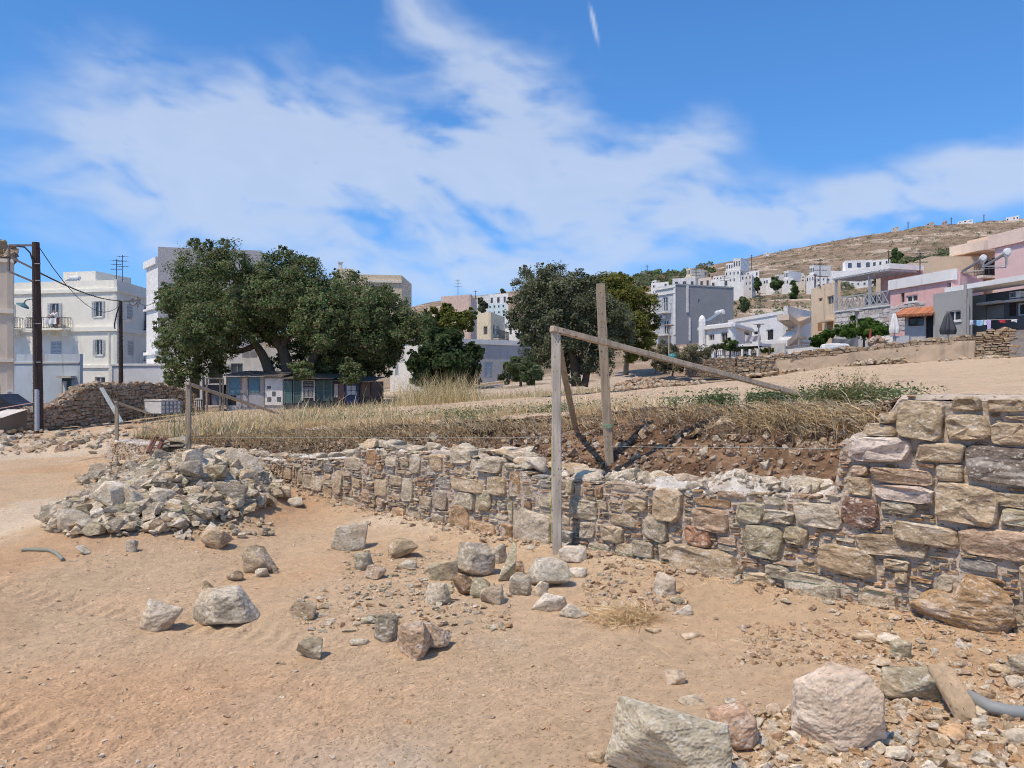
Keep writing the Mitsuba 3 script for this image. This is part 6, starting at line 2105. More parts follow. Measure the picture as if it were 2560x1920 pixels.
string('pale string stretched level along the bank from the upright stake to the left', [at(1195 * K, 944 * K, D + .06), at(700 * K, 946 * K, 10.6), at(408 * K, 944 * K, 12.6)], .0014, np.array([.5, .55, .5]))
string('pale string stretched level from the tall stake to the tall wall part', [at(1320 * K, 965 * K, 7.45), at(1850 * K, 969 * K, 5.9)], .0013, np.array([.55, .6, .55]))
q = [np.r_[xy(t, -.05 - .02 * (i % 2)), z] for i, (t, z) in enumerate(((-.0, .14), (-1.3, .13), (-3.9, .21)))]
string('dark green string stretched low along the face of the wall', q, .0025, np.array([.06, .14, .10]))
string('thin yellow cord hanging down the side of the nearest upright stake', [p + [-.05, -.01, .15], p + [-.052, -.02, .5], p + [-.047, -.015, .9], p + [-.05, -.02, 1.1]], .003, np.array([.62, .58, .12]))

# wooden power pole on the left with its iron frame
PD = 26.0
k = thing('utility_pole', 'tall dark brown wooden pole with an iron frame at its top, at the left', 'utility pole')
a, b = at(97, 1080, PD), at(89.5, 606, PD)
a[2] -= .3
part(k, 'pole', MB().tube([a, a * .75 + b * .25, a * .5 + b * .5, b], [.155, .15, .14, .115], np.array([.075, .052, .045]), 12), 'wood', smooth=35)
m = MB()
S = np.array([.16, .14, .14])
z1_ = lambda x, y, d=0.0: at(x / 2.861, 560 + y / 2.861, PD + d)
for q in (((240, 152), (65, 152)), ((65, 150), (62, 340)), ((65, 340), (250, 418)), ((75, 238), (245, 322))):
    m.bar(z1_(*q[0]), z1_(*q[1]), .06, .06, S)
part(k, 'iron_frame', m, label='grey iron side frame')
part(k, 'cable', MB().tube([z1_(*q, -.2) for q in ((120, 157), (175, 165), (215, 205), (236, 270), (243, 400), (245, 700), (252, 1180))], .028, IRON, 6), label='black cable down the pole')
part(k, 'conduit', MB().tube([z1_(262, 1182, -.22), z1_(262, 1480, -.22)], .06, np.array([.42, .46, .50]), 8), label='grey metal conduit at the foot of the pole')
part(k, 'conduit', MB().tube([z1_(274, 1190, -.18), z1_(276, 1470, -.18)], .03, np.array([.36, .40, .45]), 8), label='thin grey conduit at the foot of the pole')
m = MB()
for y in (283, 404, 712, 988):
    m.bar(z1_(238, y, -.17), z1_(290, y, -.17), .05, .03, np.array([.3, .3, .32]))
part(k, 'clamp', m, kind='stuff')
k2 = part(k, 'lamp_arm', MB().tube([z1_(*q) for q in ((245, 537), (215, 538), (185, 545), (172, 565))], .02, np.array([.10, .20, .22]), 6), label='curved green lamp arm')
part(k2, 'lamp_shade', MB().tube([z1_(172, 562), z1_(170, 568), z1_(164, 580), z1_(160, 588)], [.03, .06, .19, .21], np.array([.10, .22, .25]), 10))

k = thing('utility_pole', 'shorter dark pole in front of the corner of the white three storey house', 'utility pole')
PD2 = 58.0
y1 = lambda x, y, d=0.0: at(x / 2.861, 560 + y / 2.861, PD2 + d)
part(k, 'pole', MB().tube([y1(866, 1300), y1(862, 550)], [.17, .13], np.array([.07, .05, .045]), 10), 'wood', smooth=35)
m = MB()
m.bar(y1(862, 556), y1(1000, 545), .1, .1, S)
for q in ((950, 530, 560), (985, 520, 600), (1000, 535, 575)):
    m.bar(y1(q[0], q[1]), y1(q[0], q[2]), .07, .07, S)
m.tube([y1(952 + 26 * math.cos(a), 560 + 22 * math.sin(a)) for a in np.linspace(0, 4.6, 10)], .04, S, 5)
part(k, 'crossarm', m)
part(k, 'bracket', MB().bar(y1(880, 722), y1(955, 672), .07, .07, S * 2.5).bar(y1(880, 700), y1(930, 690), .07, .07, S * 2.5))
part(k, 'cable', MB().tube([y1(858, 570, -.3), y1(835, 640, -.3), y1(818, 720, -.3), y1(822, 750, -.3)], .05, IRON, 5))

def wire(label, pts, rad=.018):
    k = thing('overhead_wire', label, 'wire')
    v, f, c, e = MB().tube(pts, rad, IRON, 4).get()
    put(k, v, f, c, 'painted')


def sag(a, b, d, n=12):
    t = np.linspace(0, 1, n)[:, None]
    p = a + (b - a) * t
    p[:, 2] -= (d * 4 * t * (1 - t))[:, 0]
    return p


wire('thick overhead wire from the tall wooden pole to the shorter pole', sag(z1_(275, 345), y1(860, 548), .25), .032)
wire('thin overhead wire from the top of the tall wooden pole to the shorter pole', sag(z1_(270, 152), y1(872, 560), 1.4), .018)
wire('overhead wire from the shorter pole to the tall block', sag(y1(995, 565), at(1120 / 2.861, 560 + 542 / 2.861, 63), .3), .025)
wire('overhead wire from the iron frame off to the left', sag(z1_(75, 238), z1_(-300, 150, -3), .1), .02)
string('red and white barrier tape hanging by the wooden pole', [at(-30, 880 + 605 / 4.254, 25), at(0, 880 + 600 / 4.254, 25.4), at(365 / 4.254, 880 + 537 / 4.254, 25.9)], .012, np.array([.62, .36, .34]))
string('second length of red and white barrier tape right of the wooden pole', [at(455 / 4.254, 880 + 545 / 4.254, 26.1), at(560 / 4.254, 880 + 562 / 4.254, 29), at(620 / 4.254, 880 + 552 / 4.254, 31)], .013, np.array([.62, .36, .34]))

# small street lamps in the gardens
for lab, u, vt, vb, D_ in (('street lamp with flat square head before the white bungalow', 1640 + 1235 / 4.809, 740 + 350 / 4.809, 740 + 735 / 4.809, 50), ('street lamp with an orange flat head left of the grey town house', 1640 + 155 / 4.809, 740 + 365 / 4.809, 740 + 790 / 4.809, 48),
                           ('slim lamp post in the leafy garden tree', 2040 + 385 / 3.771, 520 + 985 / 3.771, 520 + 1230 / 3.771, 45.5)):
    k = thing('street_lamp', lab, 'street lamp')
    a, b = at(u, vb + 4, D_), at(u, vt + 7, D_)
    cc = np.array([.5, .5, .5]) if 'square' in lab else np.array([.45, .38, .28])
    part(k, 'post', MB().tube([a, b], [.055, .045], cc, 8), 'painted', smooth=35)
    m = MB().tube([b, b + [0, 0, .06], b + [0, 0, .22]], [.05, .13, .12], np.array([.4, .4, .4]), 8)
    part(k, 'lantern', m)
    part(k, 'lamp_shade', MB().tube([b + [0, 0, .222], b + [0, 0, .26], b + [0, 0, .30]], [.36, .36, .06], np.array([.45, .30, .2]) if 'orange' in lab else np.array([.5, .5, .48]), 12))

# masts on the skyline
for i, (u, v0, v1, D_, lab) in enumerate(((1560 + 229 / 3.95, 520 + 562 / 3.95, 520 + 690 / 3.95, 330, 'tall thin pole standing on the wooded ridge'), (1560 + 1260 / 3.95, 520 + 462 / 3.95, 520 + 590 / 3.95, 300, 'dark pole behind the stepped white hill house'),
                                         (2040 + 685 / 3.771, 520 + 400 / 3.771, 520 + 670 / 3.771, 120, 'dark tall pole behind the pink house roof'), (2040 + 1275 / 3.771, 520 + 90 / 3.771, 520 + 150 / 3.771, 540, 'skyline pole right of the pinkish hut'),
                                         (2040 + 868 / 3.771, 520 + 130 / 3.771, 520 + 185 / 3.771, 540, 'leftmost skyline pole on the bare ridge'), (2040 + 1583 / 3.771, 520 + 62 / 3.771, 520 + 122 / 3.771, 540, 'skyline pole left of the white skyline house'),
                                         (2040 + 1703 / 3.771, 520 + 240 / 3.771, 520 + 320 / 3.771, 250, 'pole on the slope left of the pale pink house'), (1560 + 1885 / 3.95, 520 + 650 / 3.95, 520 + 960 / 3.95, 80, 'thin pole beside the peach house'),
                                         (960 + 665 / 2.911, 600 + 368 / 2.911, 600 + 420 / 2.911, 200, 'small pole on the roofs behind the salmon house'))):
    k = thing('skyline_pole', lab, 'pole')
    m = MB().bar(at(u, v1 + 4, D_), at(u, v0, D_), .0006 * D_ + .05, .0006 * D_ + .05, np.array([.09, .07, .06]))
    m.bar(at(u, v0 + 3, D_) - [.8 * D_ / 300, 0, 0], at(u, v0 + 3, D_) + [.8 * D_ / 300, 0, 0], .1, .1, np.array([.09, .07, .06]))
    v_, f_, c_, e_ = m.get()
    put(k, v_, f_, c_, 'painted')

# ------------------------------------------------------------------ sheds under the tree
f = Fac(560, 45.5, 940, 44.5)
RUST, BLUE, GRN = np.array([.16, .10, .075]), np.array([.10, .20, .25]), np.array([.07, .12, .12])
zb = -.2


def shed(label, x0, x1, yt, ybk, th=.06):
    k = thing('shed', label, 'shed')
    R = f.rect(ZB(x0, yt, x1, 600))
    m = MB()
    Q = (R[0], zb, R[2], R[3])
    g0 = Fac.of(f.P(R[0], 0, -2.4)[:2], f.P(R[2], 0, -2.4)[:2])
    f.bx(m, Q, -2.4, -.02, ybk)
    part(k, 'wall', m)
    return k, R


def panel(k, name, R, o, col, label=None, bs='painted', inn=-.019):
    m = MB()
    f.bx(m, f.rect(ZB(*R)), inn, o, col)
    return part(k, name, m, bs, label=label)


def corrugated(k, x0, y0, x1, y1, over=.45, col=np.array([.17, .15, .14]), wob=.03):
    sa, za = f.hit(480 + x0 / 4.608, 900 + y0 / 4.608)
    sb, zb_ = f.hit(480 + x1 / 4.608, 900 + y1 / 4.608)
    n = int((sb - sa) / .035)
    s = np.linspace(sa, sb, n)
    rows = []
    for o, dz in ((over, 0), (.2, .03), (-1.2, .18), (-2.5, .3)):
        z = za + (zb_ - za) * (s - sa) / (sb - sa) + .025 * np.sin(s * 2 * np.pi / .14) + dz + wob * (meshkit.noise(np.stack([s * 1.5, s * 0 + o, s * 0], -1), 5) - .5)
        rows.append(np.stack([*(f.a[:, None] + f.d[:, None] * s + f.n[:, None] * o), z], 1))
    v = np.vstack(rows + [q - [0, 0, .02] for q in rows])
    m_ = 4 * n
    ff = grid_faces(4, n)
    edge = []
    for i in range(n - 1):
        edge += [[i, i + 1, m_ + i + 1], [i, m_ + i + 1, m_ + i]]
    return part(k, 'roof', (v, np.vstack([ff, ff[:, ::-1] + m_, edge]), col), 'painted', label='corrugated sheet roof')


k, R = shed('left shed with two blue shutters and a patched white door', 398, 1056, 192, np.array([.40, .38, .36]))
panel(k, 'shutter', (430, 200, 566, 400), .05, BLUE, 'faded blue shutter')
panel(k, 'shutter', (658, 195, 778, 376), .05, BLUE * .9, 'faded blue shutter')
for i in range(12):
    for xa, xb, yb, ye in ((440, 556, 205, 395), (668, 770, 200, 372)):
        y = yb + (ye - yb) * i / 12
        panel(k, 'slat', (xa, y, xb, y + 7), .065, BLUE * 1.15)
panel(k, 'board', (572, 208, 636, 376), .03, np.array([.50, .40, .35]), 'pale pink board')
panel(k, 'dark_opening', (416, 408, 510, 520), -.002, DARK, inn=-.018)
panel(k, 'board', (514, 404, 640, 545), .03, np.array([.36, .36, .38]))
panel(k, 'board', (644, 402, 832, 545), .032, np.array([.31, .31, .34]))
d = panel(k, 'door', (845, 212, 1048, 520), .06, np.array([.62, .61, .60]), 'white door patched with boards')
for q in ((872, 300, 915, 332), (928, 362, 970, 418), (872, 428, 918, 482), (984, 426, 1030, 482)):
    panel(d, 'hole', q, .07, np.array([.10, .11, .11]), inn=.061)
for q in ((925, 222, 972, 290), (975, 298, 1030, 352), (850, 348, 920, 354), (850, 240, 880, 246)):
    panel(d, 'patch', q, .072, np.array([.55, .54, .53]), inn=.061)
for x in (400, 568, 640, 832):
    panel(k, 'post', (x, 190, x + 9, 545), .075, WOODC * .9, bs='wood', inn=-.018)
corrugated(k, 385, 178, 1075, 186)
k, R = shed('middle shed of green netting panels with a barred white gate', 1058, 1640, 218, np.array([.05, .055, .06]))
for q in ((1064, 240, 1152, 498), (1170, 238, 1264, 498), (1440, 236, 1525, 470), (1530, 234, 1618, 470)):
    p_ = panel(k, 'net_panel', q, .02, GRN * (.8 + .4 * ((q[0] * 7) % 10) / 10), 'green shade netting')
    for qq in ((q[0], q[1], q[0] + 7, q[3]), (q[2] - 7, q[1], q[2], q[3]), (q[0], (q[1] + q[3]) / 2, q[2], (q[1] + q[3]) / 2 + 6)):
        panel(p_, 'frame', qq, .05, GRN * 1.8, inn=.021)
gk = panel(k, 'gate_frame', (1270, 236, 1282, 470), .08, WHT * .75)
panel(gk, 'bar', (1408, 236, 1418, 470), .08, WHT * .75)
for y in (236, 330, 428):
    panel(gk, 'bar', (1283, y, 1407, y + 7), .075, WHT * .7)
for x in range(1292, 1402, 15):
    panel(gk, 'bar', (x, 338, x + 4, 426), .07, WHT * .7)
for y in (258, 276, 294, 312):
    panel(gk, 'bar', (1300, y, 1392, y + 4), .07, WHT * .6)
corrugated(k, 1090, 212, 1660, 212, col=np.array([.22, .2, .18]))
k, R = shed('right shed with a blue door of four white panes', 1645, 2075, 245, np.array([.06, .04, .04]))
panel(k, 'board', (1642, 276, 1684, 430), .03, np.array([.40, .37, .36]), 'pale board')
panel(k, 'board', (1690, 270, 1752, 450), .03, np.array([.16, .10, .09]))
d = panel(k, 'door', (1762, 262, 1926, 505), .05, np.array([.03, .05, .11]), 'blue door')
for q in ((1786, 296, 1832, 345), (1842, 296, 1890, 345), (1786, 352, 1832, 400), (1842, 352, 1890, 400)):
    panel(d, 'pane', q, .06, np.array([.42, .45, .50]), inn=.051)
panel(k, 'board', (1955, 260, 2050, 420), .03, np.array([.13, .09, .07]))
corrugated(k, 1630, 236, 2090, 250, col=np.array([.12, .11, .11]), wob=.12)

# bits beside the sheds
k = thing('iron_fence', 'short black iron fence and posts left of the sheds', 'fence')
m = MB()
fi = Fac(478, 42, 566, 43)
for x in range(0, 140, 22):
    q = fi.hit(480 + x / 4.608, 1000)[0]
    m.bar(fi.P(q, -.1), fi.P(q, .75), .04, .04, IRON)
for z_ in (.12, .72):
    m.bar(fi.P(0, z_), fi.P(fi.hit(508, 1000)[0], z_), .05, .05, IRON)
part(k, 'railing', m)
q = fi.hit(480 + 133 / 4.608, 1000)[0]
part(k, 'post', MB().bar(fi.P(q, -.2), fi.P(q, 2.0), .10, .10, IRON))
k = thing('post_shelter', 'rough wooden post frame stacked with dark junk left of the left shed', 'shelter')
for x in (200, 352, 384):
    q0, q1 = f.hit(480 + x / 4.608, 1000)[0], 0
    part(k, 'post', MB().bar(f.P(q0, -.2, .3), f.P(q0, f.hit(550, 900 + 215 / 4.608)[1], .3), .09, .09, WOODC * .8), 'wood')
part(k, 'beam', MB().bar(f.P(f.hit(480 + 195 / 4.608, 1000)[0], f.hit(550, 900 + 213 / 4.608)[1], .38), f.P(f.hit(480 + 395 / 4.608, 1000)[0], f.hit(550, 900 + 213 / 4.608)[1], .38), .09, .08, WOODC), 'wood')
m = MB()
for x0, y0, x1, y1, c_ in ((150, 285, 345, 400, (.045, .04, .04)), (230, 400, 400, 520, (.14, .14, .16)), (150, 402, 226, 520, (.07, .04, .04))):
    f.bx(m, f.rect(ZB(x0, y0, x1, y1)), -.8, .1, np.array(c_))
    part(k, 'crate', m)
    m = MB()

# water tank crate
k = thing('water_tank', 'white plastic tank in a wire cage at the end of the dry stone wall', 'water tank')
fw = Fac(402, 33.5, 452, 34.5)
R = fw.rect(ZA(1715, 520, 1920, 650))
m = MB()
fw.bx(m, (R[0], R[1], R[2], R[3]), -1.0, 0, WHT * .8)
part(k, 'tank', m)
m = MB()
for s_ in np.linspace(R[0], R[2], 6):
    m.bar(fw.P(s_, R[1], .03), fw.P(s_, R[3], .03), .03, .03, np.array([.2, .2, .21]))
for z_ in np.linspace(R[1], R[3], 4):
    m.bar(fw.P(R[0], z_, .03), fw.P(R[2], z_, .03), .03, .03, np.array([.2, .2, .21]))
part(k, 'cage', m)
m = MB()
fw.bx(m, (R[0] - .03, R[3] + .004, R[2] - .2, R[3] + .06), -1.0, .05, np.array([.55, .53, .47]))
part(k, 'lid', m)

# ------------------------------------------------------------------ dry stone walls at the back
class DryWall:
    def __init__(s, key, fac, prof, seed, wa, wb, ha, hb, cols, lim=298, proud=.05, lab=None, backing=(.12, .09, .06), lean=0.0, xs=None):
        """prof: [(column, base row, top row)]; courses of stones over a rough core"""
        r = np.random.default_rng(seed)
        P = [(fac.hit(u, vb)[0], fac.hit(u, vb)[1], fac.hit(u, vt)[1]) for u, vb, vt in prof]
        S, ZB_, ZT = np.array(P).T
        t = np.linspace(S[0], S[-1], 160)
        zb, zt = np.interp(t, S, ZB_) - .3, np.interp(t, S, ZT) - .03
        zt = zt + .10 * (meshkit.fbm(np.stack([t * 1.2, t * 0, t * 0], -1), 3, seed) - .5)
        m = MB()
        h = np.linspace(0, 1, 10)
        Tm, Hm = np.meshgrid(t, h)
        Z = zb + (zt - zb) * Hm
        front = np.stack([Tm, .02 * np.sin(Tm * 9 + Z * 14), Z], -1).reshape(-1, 3)
        m.add(fac.map(front), grid_faces(10, 160), np.array(backing), .5)
        top = np.stack([np.tile(t, (2, 1)), np.array([[0.0], [.6]]) + 0 * Tm[:2], np.tile(zt, (2, 1))], -1).reshape(-1, 3)
        m.add(fac.map(top), grid_faces(2, 160), np.array(backing) * 1.3, .5)
        back = np.stack([np.tile(t, (2, 1)), np.full((2, 160), .6), np.vstack([zt, zb])], -1).reshape(-1, 3)
        m.add(fac.map(back), grid_faces(2, 160), np.array(backing), .5)
        part(key, 'core', m, 'stone')
        made = []
        z = zb.min()
        while z < zt.max():
            hh = r.uniform(ha, hb)
            s_ = S[0] + r.uniform(0, .1)
            while s_ < S[-1]:
                w = r.uniform(wa, wb)
                zz = z + .06 * math.sin(s_ * 1.7 + z * 3) + r.normal() * .012
                lo, hi = np.interp(s_ + w / 2, t, zb), np.interp(s_ + w / 2, t, zt)
                if lo + .05 < zz + hh / 2 < hi + .04:
                    hq = hh * r.uniform(.8, 1.15)
                    v, f_ = face_stone(s_ + .006, s_ + w - .006, zz + .005, zz + hq, r, proud * r.uniform(.4, 1.5), 7, .5, far=True)
                    made.append((w * hq, fac.map(v), f_, cols[r.integers(len(cols))] * r.uniform(.7, 1.15), r.random()))
                s_ += w
            z += hh
        top_n = 0
        for i in range(int((S[-1] - S[0]) * 5)):       # cap stones
            s_ = r.uniform(S[0], S[-1])
            v, f_ = CHIPS[r.integers(16)]
            q = fac.P(s_, np.interp(s_, t, zt) + .03, -r.uniform(.05, .5))
            sz = r.uniform(wa, wb) * .9
            made.append((sz * sz * .5, (v * [sz * .6, sz * .45, sz * .3]) @ rotm(r, .3).T + q, f_, cols[r.integers(len(cols))] * r.uniform(.8, 1.15), r.random()))
        made.sort(key=lambda q: -q[0])
        for a, v, f_, c, e in made[:lim]:
            kk = numbered(key + '__stone')
            put(kk, v, f_, c, 'stone', False, e)
        if len(made) > lim:
            sm = MB()
            for a, v, f_, c, e in made[lim:]:
                sm.add(v, f_, c, e)
            v, f_, c, e = sm.get()
            kk = numbered(key + '__small_stone')
            put(kk, v, f_, c, 'stone', False, e)
            labels[kk] = {'kind': 'stuff'}


BR = [BROWN * 1.6, TANS * .8, TANS * .65, GREY * .7, BROWN * 1.2, ORNG * .55, PINK * .7]
k = thing('dry_stone_wall', 'old brown dry stone wall with a raised middle, left of the big tree', 'stone wall')
DryWall(k, Fac(62, 27.5, 482, 41), [(62, 1070, 1024), (100, 1058, 1020), (141, 1052, 1016), (172, 1048, 998), (190, 1046, 985), (211, 1047, 968), (240, 1046, 963), (277, 1042, 962), (341, 1032, 958), (404, 1025, 961), (458, 1020, 975), (482, 1020, 985)], 71, .22, .5, .10, .17, BR, proud=.06)
k = thing('concrete_block_wall', 'low thick plastered wall stub with pale top, cut by the left edge', 'wall')
fc = Fac(-60, 24, 68, 26.4)
m = MB()
t = np.linspace(0, fc.L, 40)
u_ = np.interp(t, [0, fc.L], [-60, 68])
zt = EYE - (np.interp(u_, [-60, 0, 40, 68], [1058, 1045, 1032, 1024]) - HY) / F * np.interp(u_, [-60, 68], [24, 26.4])
h = np.linspace(0, 1, 12)
Tm, Hm = np.meshgrid(t, h)
Z = -.8 + (zt + .8) * Hm
m.add(fc.map(np.stack([Tm, .05 * (meshkit.fbm(np.stack([Tm * 2, Z * 2, Z * 0], -1), 3, 3) - .5), Z], -1).reshape(-1, 3)), grid_faces(12, 40), np.array([.22, .165, .12]), 1.0)
sd = np.stack([np.full((2, 12), fc.L), np.array([[0.0], [.7]]) + 0 * Hm[:, :2].T, np.tile(-.8 + (zt[-1] + .8) * h, (2, 1))], -1).reshape(-1, 3)
m.add(fc.map(sd), grid_faces(2, 12)[:, ::-1], np.array([.2, .15, .11]), 1.0)
part(k, 'body', m, 'plaster')
m = MB()
m.add(fc.map(np.stack([np.tile(t, (2, 1)), np.array([[-.03], [.7]]) + 0 * Tm[:2], np.tile(zt + .01, (2, 1))], -1).reshape(-1, 3)), grid_faces(2, 40), np.array([.58, .53, .47]), .5)
part(k, 'top', m, 'plaster', label='pale cement top')

# boundary wall at the far side of the field
k = thing('boundary_wall', 'long boundary wall of rubble over pale concrete along the far right edge of the field', 'wall')
fb = Fac(1700, 46.5, 2680, 37)
def strip(name, prof, col, bs, out=0.0, e=.6, amp=.03, kind=None):
    P = [(fb.hit(u, vb)[0], fb.hit(u, vb)[1], fb.hit(u, vt)[1]) for u, vb, vt in prof]
    S, B_, Tp = np.array(P).T
    t = np.linspace(S[0], S[-1], 120)
    zb_, zt_ = np.interp(t, S, B_) - .35, np.interp(t, S, Tp)
    zt_ = zt_ + amp * 2 * (meshkit.fbm(np.stack([t * 1.5, t * 0, t * 0], -1), 3, 9) - .5)
    Tm, Hm = np.meshgrid(t, np.linspace(0, 1, 12))
    Z = zb_ + (zt_ - zb_) * Hm
    m = MB()
    m.add(fb.map(np.stack([Tm, -out + amp * 2 * (meshkit.fbm(np.stack([Tm * 2.2, Z * 2.2, Z * 0], -1), 3, 8) - .5), Z], -1).reshape(-1, 3)), grid_faces(12, 120), col, e)
    m.add(fb.map(np.stack([np.tile(t, (2, 1)), np.array([[-out], [.5]]) + 0 * Tm[:2], np.tile(zt_, (2, 1))], -1).reshape(-1, 3)), grid_faces(2, 120), col * 1.1, e)
    return part(k, name, m, bs)
strip('concrete_panel', [(1925, 936, 902), (2040, 922, 893), (2250, 908, 868), (2438, 896, 850)], np.array([.50, .39, .28]), 'plaster', .05, 1.0, .05)
labels[f'{k}__concrete_panel'] = {'label': 'pale sandy concrete base of the wall'}
strip('rough_concrete', [(2522, 898, 825), (2580, 896, 822), (2690, 890, 818)], np.array([.30, .27, .25]), 'mortar', .12, 1.0, .05)
DryWall(k, fb, [(1712, 930, 898), (1838, 936, 896)], 72, .12, .3, .09, .16, [BROWN * 1.2, BROWN, GREY * .5, PINK * .4], lim=60, proud=.03)
DryWall(k, fb.shift(.10), [(1842, 936, 893), (1930, 936, 892)], 73, .2, .42, .08, .14, BR + [GREY, PALE * .7], lim=60, proud=.08)
DryWall(k, fb.shift(-.05), [(1930, 905, 889), (2040, 896, 876), (2240, 872, 858), (2438, 852, 840)], 74, .2, .5, .09, .16, BR + [TANS, PALE * .8, PINK * .8], lim=90, proud=.06)
DryWall(k, fb.shift(.06), [(2436, 897, 845), (2452, 896, 832), (2482, 897, 824), (2524, 898, 822)], 75, .22, .5, .07, .13, [TANS * .8, ORNG * .75, TANS, BROWN * 1.6], lim=86, proud=.08)
r = np.random.default_rng(76)
m = MB()
for i in range(230):
    u = r.choice([2205, 2180, 2240, 1990, 2440, 2480, 2400, 1880, 1900, 2150]) + r.normal() * 22
    D_ = np.interp(u, [1700, 2680], [46.5, 37]) - r.uniform(.2, 1.6)
    X = (u - 1280) / F * D_
    s_ = r.uniform(.10, .38)
    v, f_ = CHIPS[r.integers(16)]
    m.add((v * [s_ * .6, s_ * .45, s_ * .3]) @ rotm(r, .4).T + [X, D_, float(field_z(X, D_)) + .05 + .25 * r.random() * (2140 < u < 2270)], f_, [TANS, PALE * .9, PINK * .9, TANS * .8][r.integers(4)], r.random())
kk = thing('fallen_stone', 'tan stones fallen from the boundary wall onto the field edge', 'rubble', kind='stuff')
v, f_, c, e = m.get()
put(kk, v, f_, c, 'stone', False, e)
m = MB()
for i in range(420):
    u, D_ = r.uniform(1480, 1760), r.uniform(35, 44)
    X = (u - 1280) / F * D_
    s_ = r.uniform(.08, .36)
    v, f_ = CHIPS[r.integers(16)]
    m.add((v * [s_ * .6, s_ * .45, s_ * .3]) @ rotm(r, .4).T + [X, D_, float(field_z(X, D_)) + .04 + .5 * math.exp(-((u - 1600) / 70) ** 2 - ((D_ - 41) / 1.6) ** 2)], f_, [TANS * .9, GREY, BROWN * 1.7, PINK * .8][r.integers(4)], r.random())
kk = thing('rubble_bank', 'rubble and brown stones dumped below the drooping tree', 'rubble', kind='stuff')
v, f_, c, e = m.get()
put(kk, v, f_, c, 'stone', False, e)

# ------------------------------------------------------------------ garden things at the right
def umbrella(label, u, vt, vb, D_, col, wr):
    k = thing('parasol', label, 'parasol')
    a, b = at(u, vb, D_), at(u, vt, D_)
    H = b[2] - a[2]
    part(k, 'pole', MB().tube([a - [0, 0, .3], b + [0, 0, .06]], .035, np.array([.45, .42, .38]), 8), 'painted')
    n, m_ = 20, 12
    vs, f_ = [], []
    for i in range(n):
        s = i / (n - 1)
        rad = wr * (.12 + .88 * s ** .7) * (1 - .25 * max(0, s - .8) * 5)
        ang = np.arange(m_ * 2) * np.pi / m_
        rr = rad * (1 + .28 * np.cos(ang * m_ / 2 + s))
        vs.append(np.stack([b[0] + rr * np.cos(ang), b[1] + rr * np.sin(ang), np.full(m_ * 2, b[2] - H * .82 * s)], 1))
    v = np.vstack(vs)
    q = m_ * 2
    for i in range(n - 1):
        for j in range(q):
            f_ += [[i * q + j, (i + 1) * q + j, (i + 1) * q + (j + 1) % q], [i * q + j, (i + 1) * q + (j + 1) % q, i * q + (j + 1) % q]]
    part(k, 'canopy', (v, np.array(f_), col), 'painted', smooth=True)


umbrella('closed white parasol before the stone clad wall of the pink house', 2040 + 740 / 3.771, 520 + 992 / 3.771, 520 + 1225 / 3.771, 44.6, WHT * .9, .30)
umbrella('closed black parasol before the window of the grey bungalow', 2040 + 1245 / 3.771, 520 + 985 / 3.771, 520 + 1235 / 3.771, 42.3, np.array([.05, .055, .065]), .42)
fl = Fac(2424, 43.6, 2560, 41)
k = thing('washing_line', 'washing line with blue and white clothes before the dark porch', 'laundry')
r = np.random.default_rng(77)
y0 = 1058
part(k, 'line', MB().tube([fl.P(fl.hit(2040 + 1445 / 3.771, 800)[0], fl.hit(2424, 520 + 1060 / 3.771)[1]), fl.P(fl.hit(2040 + 1905 / 3.771, 800)[0], fl.hit(2550, 520 + 1048 / 3.771)[1])], .012, WHT * .8, 4))
for x0, x1, y1_, c_ in ((1450, 1482, 1105, (.6, .68, .78)), (1486, 1512, 1108, (.05, .08, .18)), (1515, 1545, 1104, (.25, .5, .75)), (1548, 1578, 1106, (.35, .55, .75)), (1582, 1612, 1110, (.6, .66, .72)), (1616, 1650, 1160, (.55, .45, .75)), (1725, 1785, 1078, (.5, .04, .06)), (1796, 1838, 1078, (.02, .02, .025)), (1840, 1895, 1074, (.7, .7, .72))):
    R = fl.rect(Z5(x0, y0 - (x0 - 1450) * .016, x1, y1_))
    n = 7
    s = np.linspace(R[0], R[2], n)
    vs = []
    for i, z in enumerate(np.linspace(R[3], R[1], 5)):
        vs.append(fl.map(np.stack([s, .03 * np.sin(s * 22 + i) * i / 4, np.full(n, z) + .012 * np.sin(s * 9) * i], 1)))
    v = np.vstack(vs + [q + np.r_[fl.n * .012, 0] for q in vs])
    gf = grid_faces(5, n)
    part(k, 'garment', (v, np.vstack([gf[:, ::-1], gf + 5 * n]), np.array(c_)), 'painted')
ft = Fac(2040 + 150 / 3.771, 45.2, 2040 + 400 / 3.771, 44.4)
def cloth(name, label, fac, px, col, fold, cat):
    k = thing(name, label, cat)
    R = fac.rect(px)
    n, m_ = 36, 9
    s = np.linspace(R[0], R[2], n)
    vs = []
    for j in range(m_):
        q = j / (m_ - 1)
        z = R[3] + (R[1] - R[3]) * q - .16 * (R[3] - R[1]) * np.sin(np.pi * (s - R[0]) / (R[2] - R[0])) * (1 - q)
        vs.append(fac.map(np.stack([s, fold * np.sin(s * 11 + q * 2.2) * (.3 + .7 * q) + .05 * q, z], 1)))
    v = np.vstack(vs + [q - np.r_[fac.n * .01, 0] for q in vs])
    gf = grid_faces(m_, n)
    put(k, v, np.vstack([gf, gf[:, ::-1] + n * m_]), np.asarray(col), 'painted', True)
cloth('tarpaulin', 'grey tarpaulin hung as a screen below the leafy garden tree', ft, Z5(148, 1222, 398, 1312), np.array([.16, .17, .19]), .06, 'tarpaulin')
cloth('hanging_sheet', 'whitish sheet hung up across the corner of the white bungalow', Fac(1858, 57, 1906, 57.5), Z4(1196, 1252, 1352, 1318), np.array([.55, .50, .50]), .05, 'sheet')
k = thing('covered_table', 'low thing covered with white plastic beside the grey tarpaulin', 'cover')
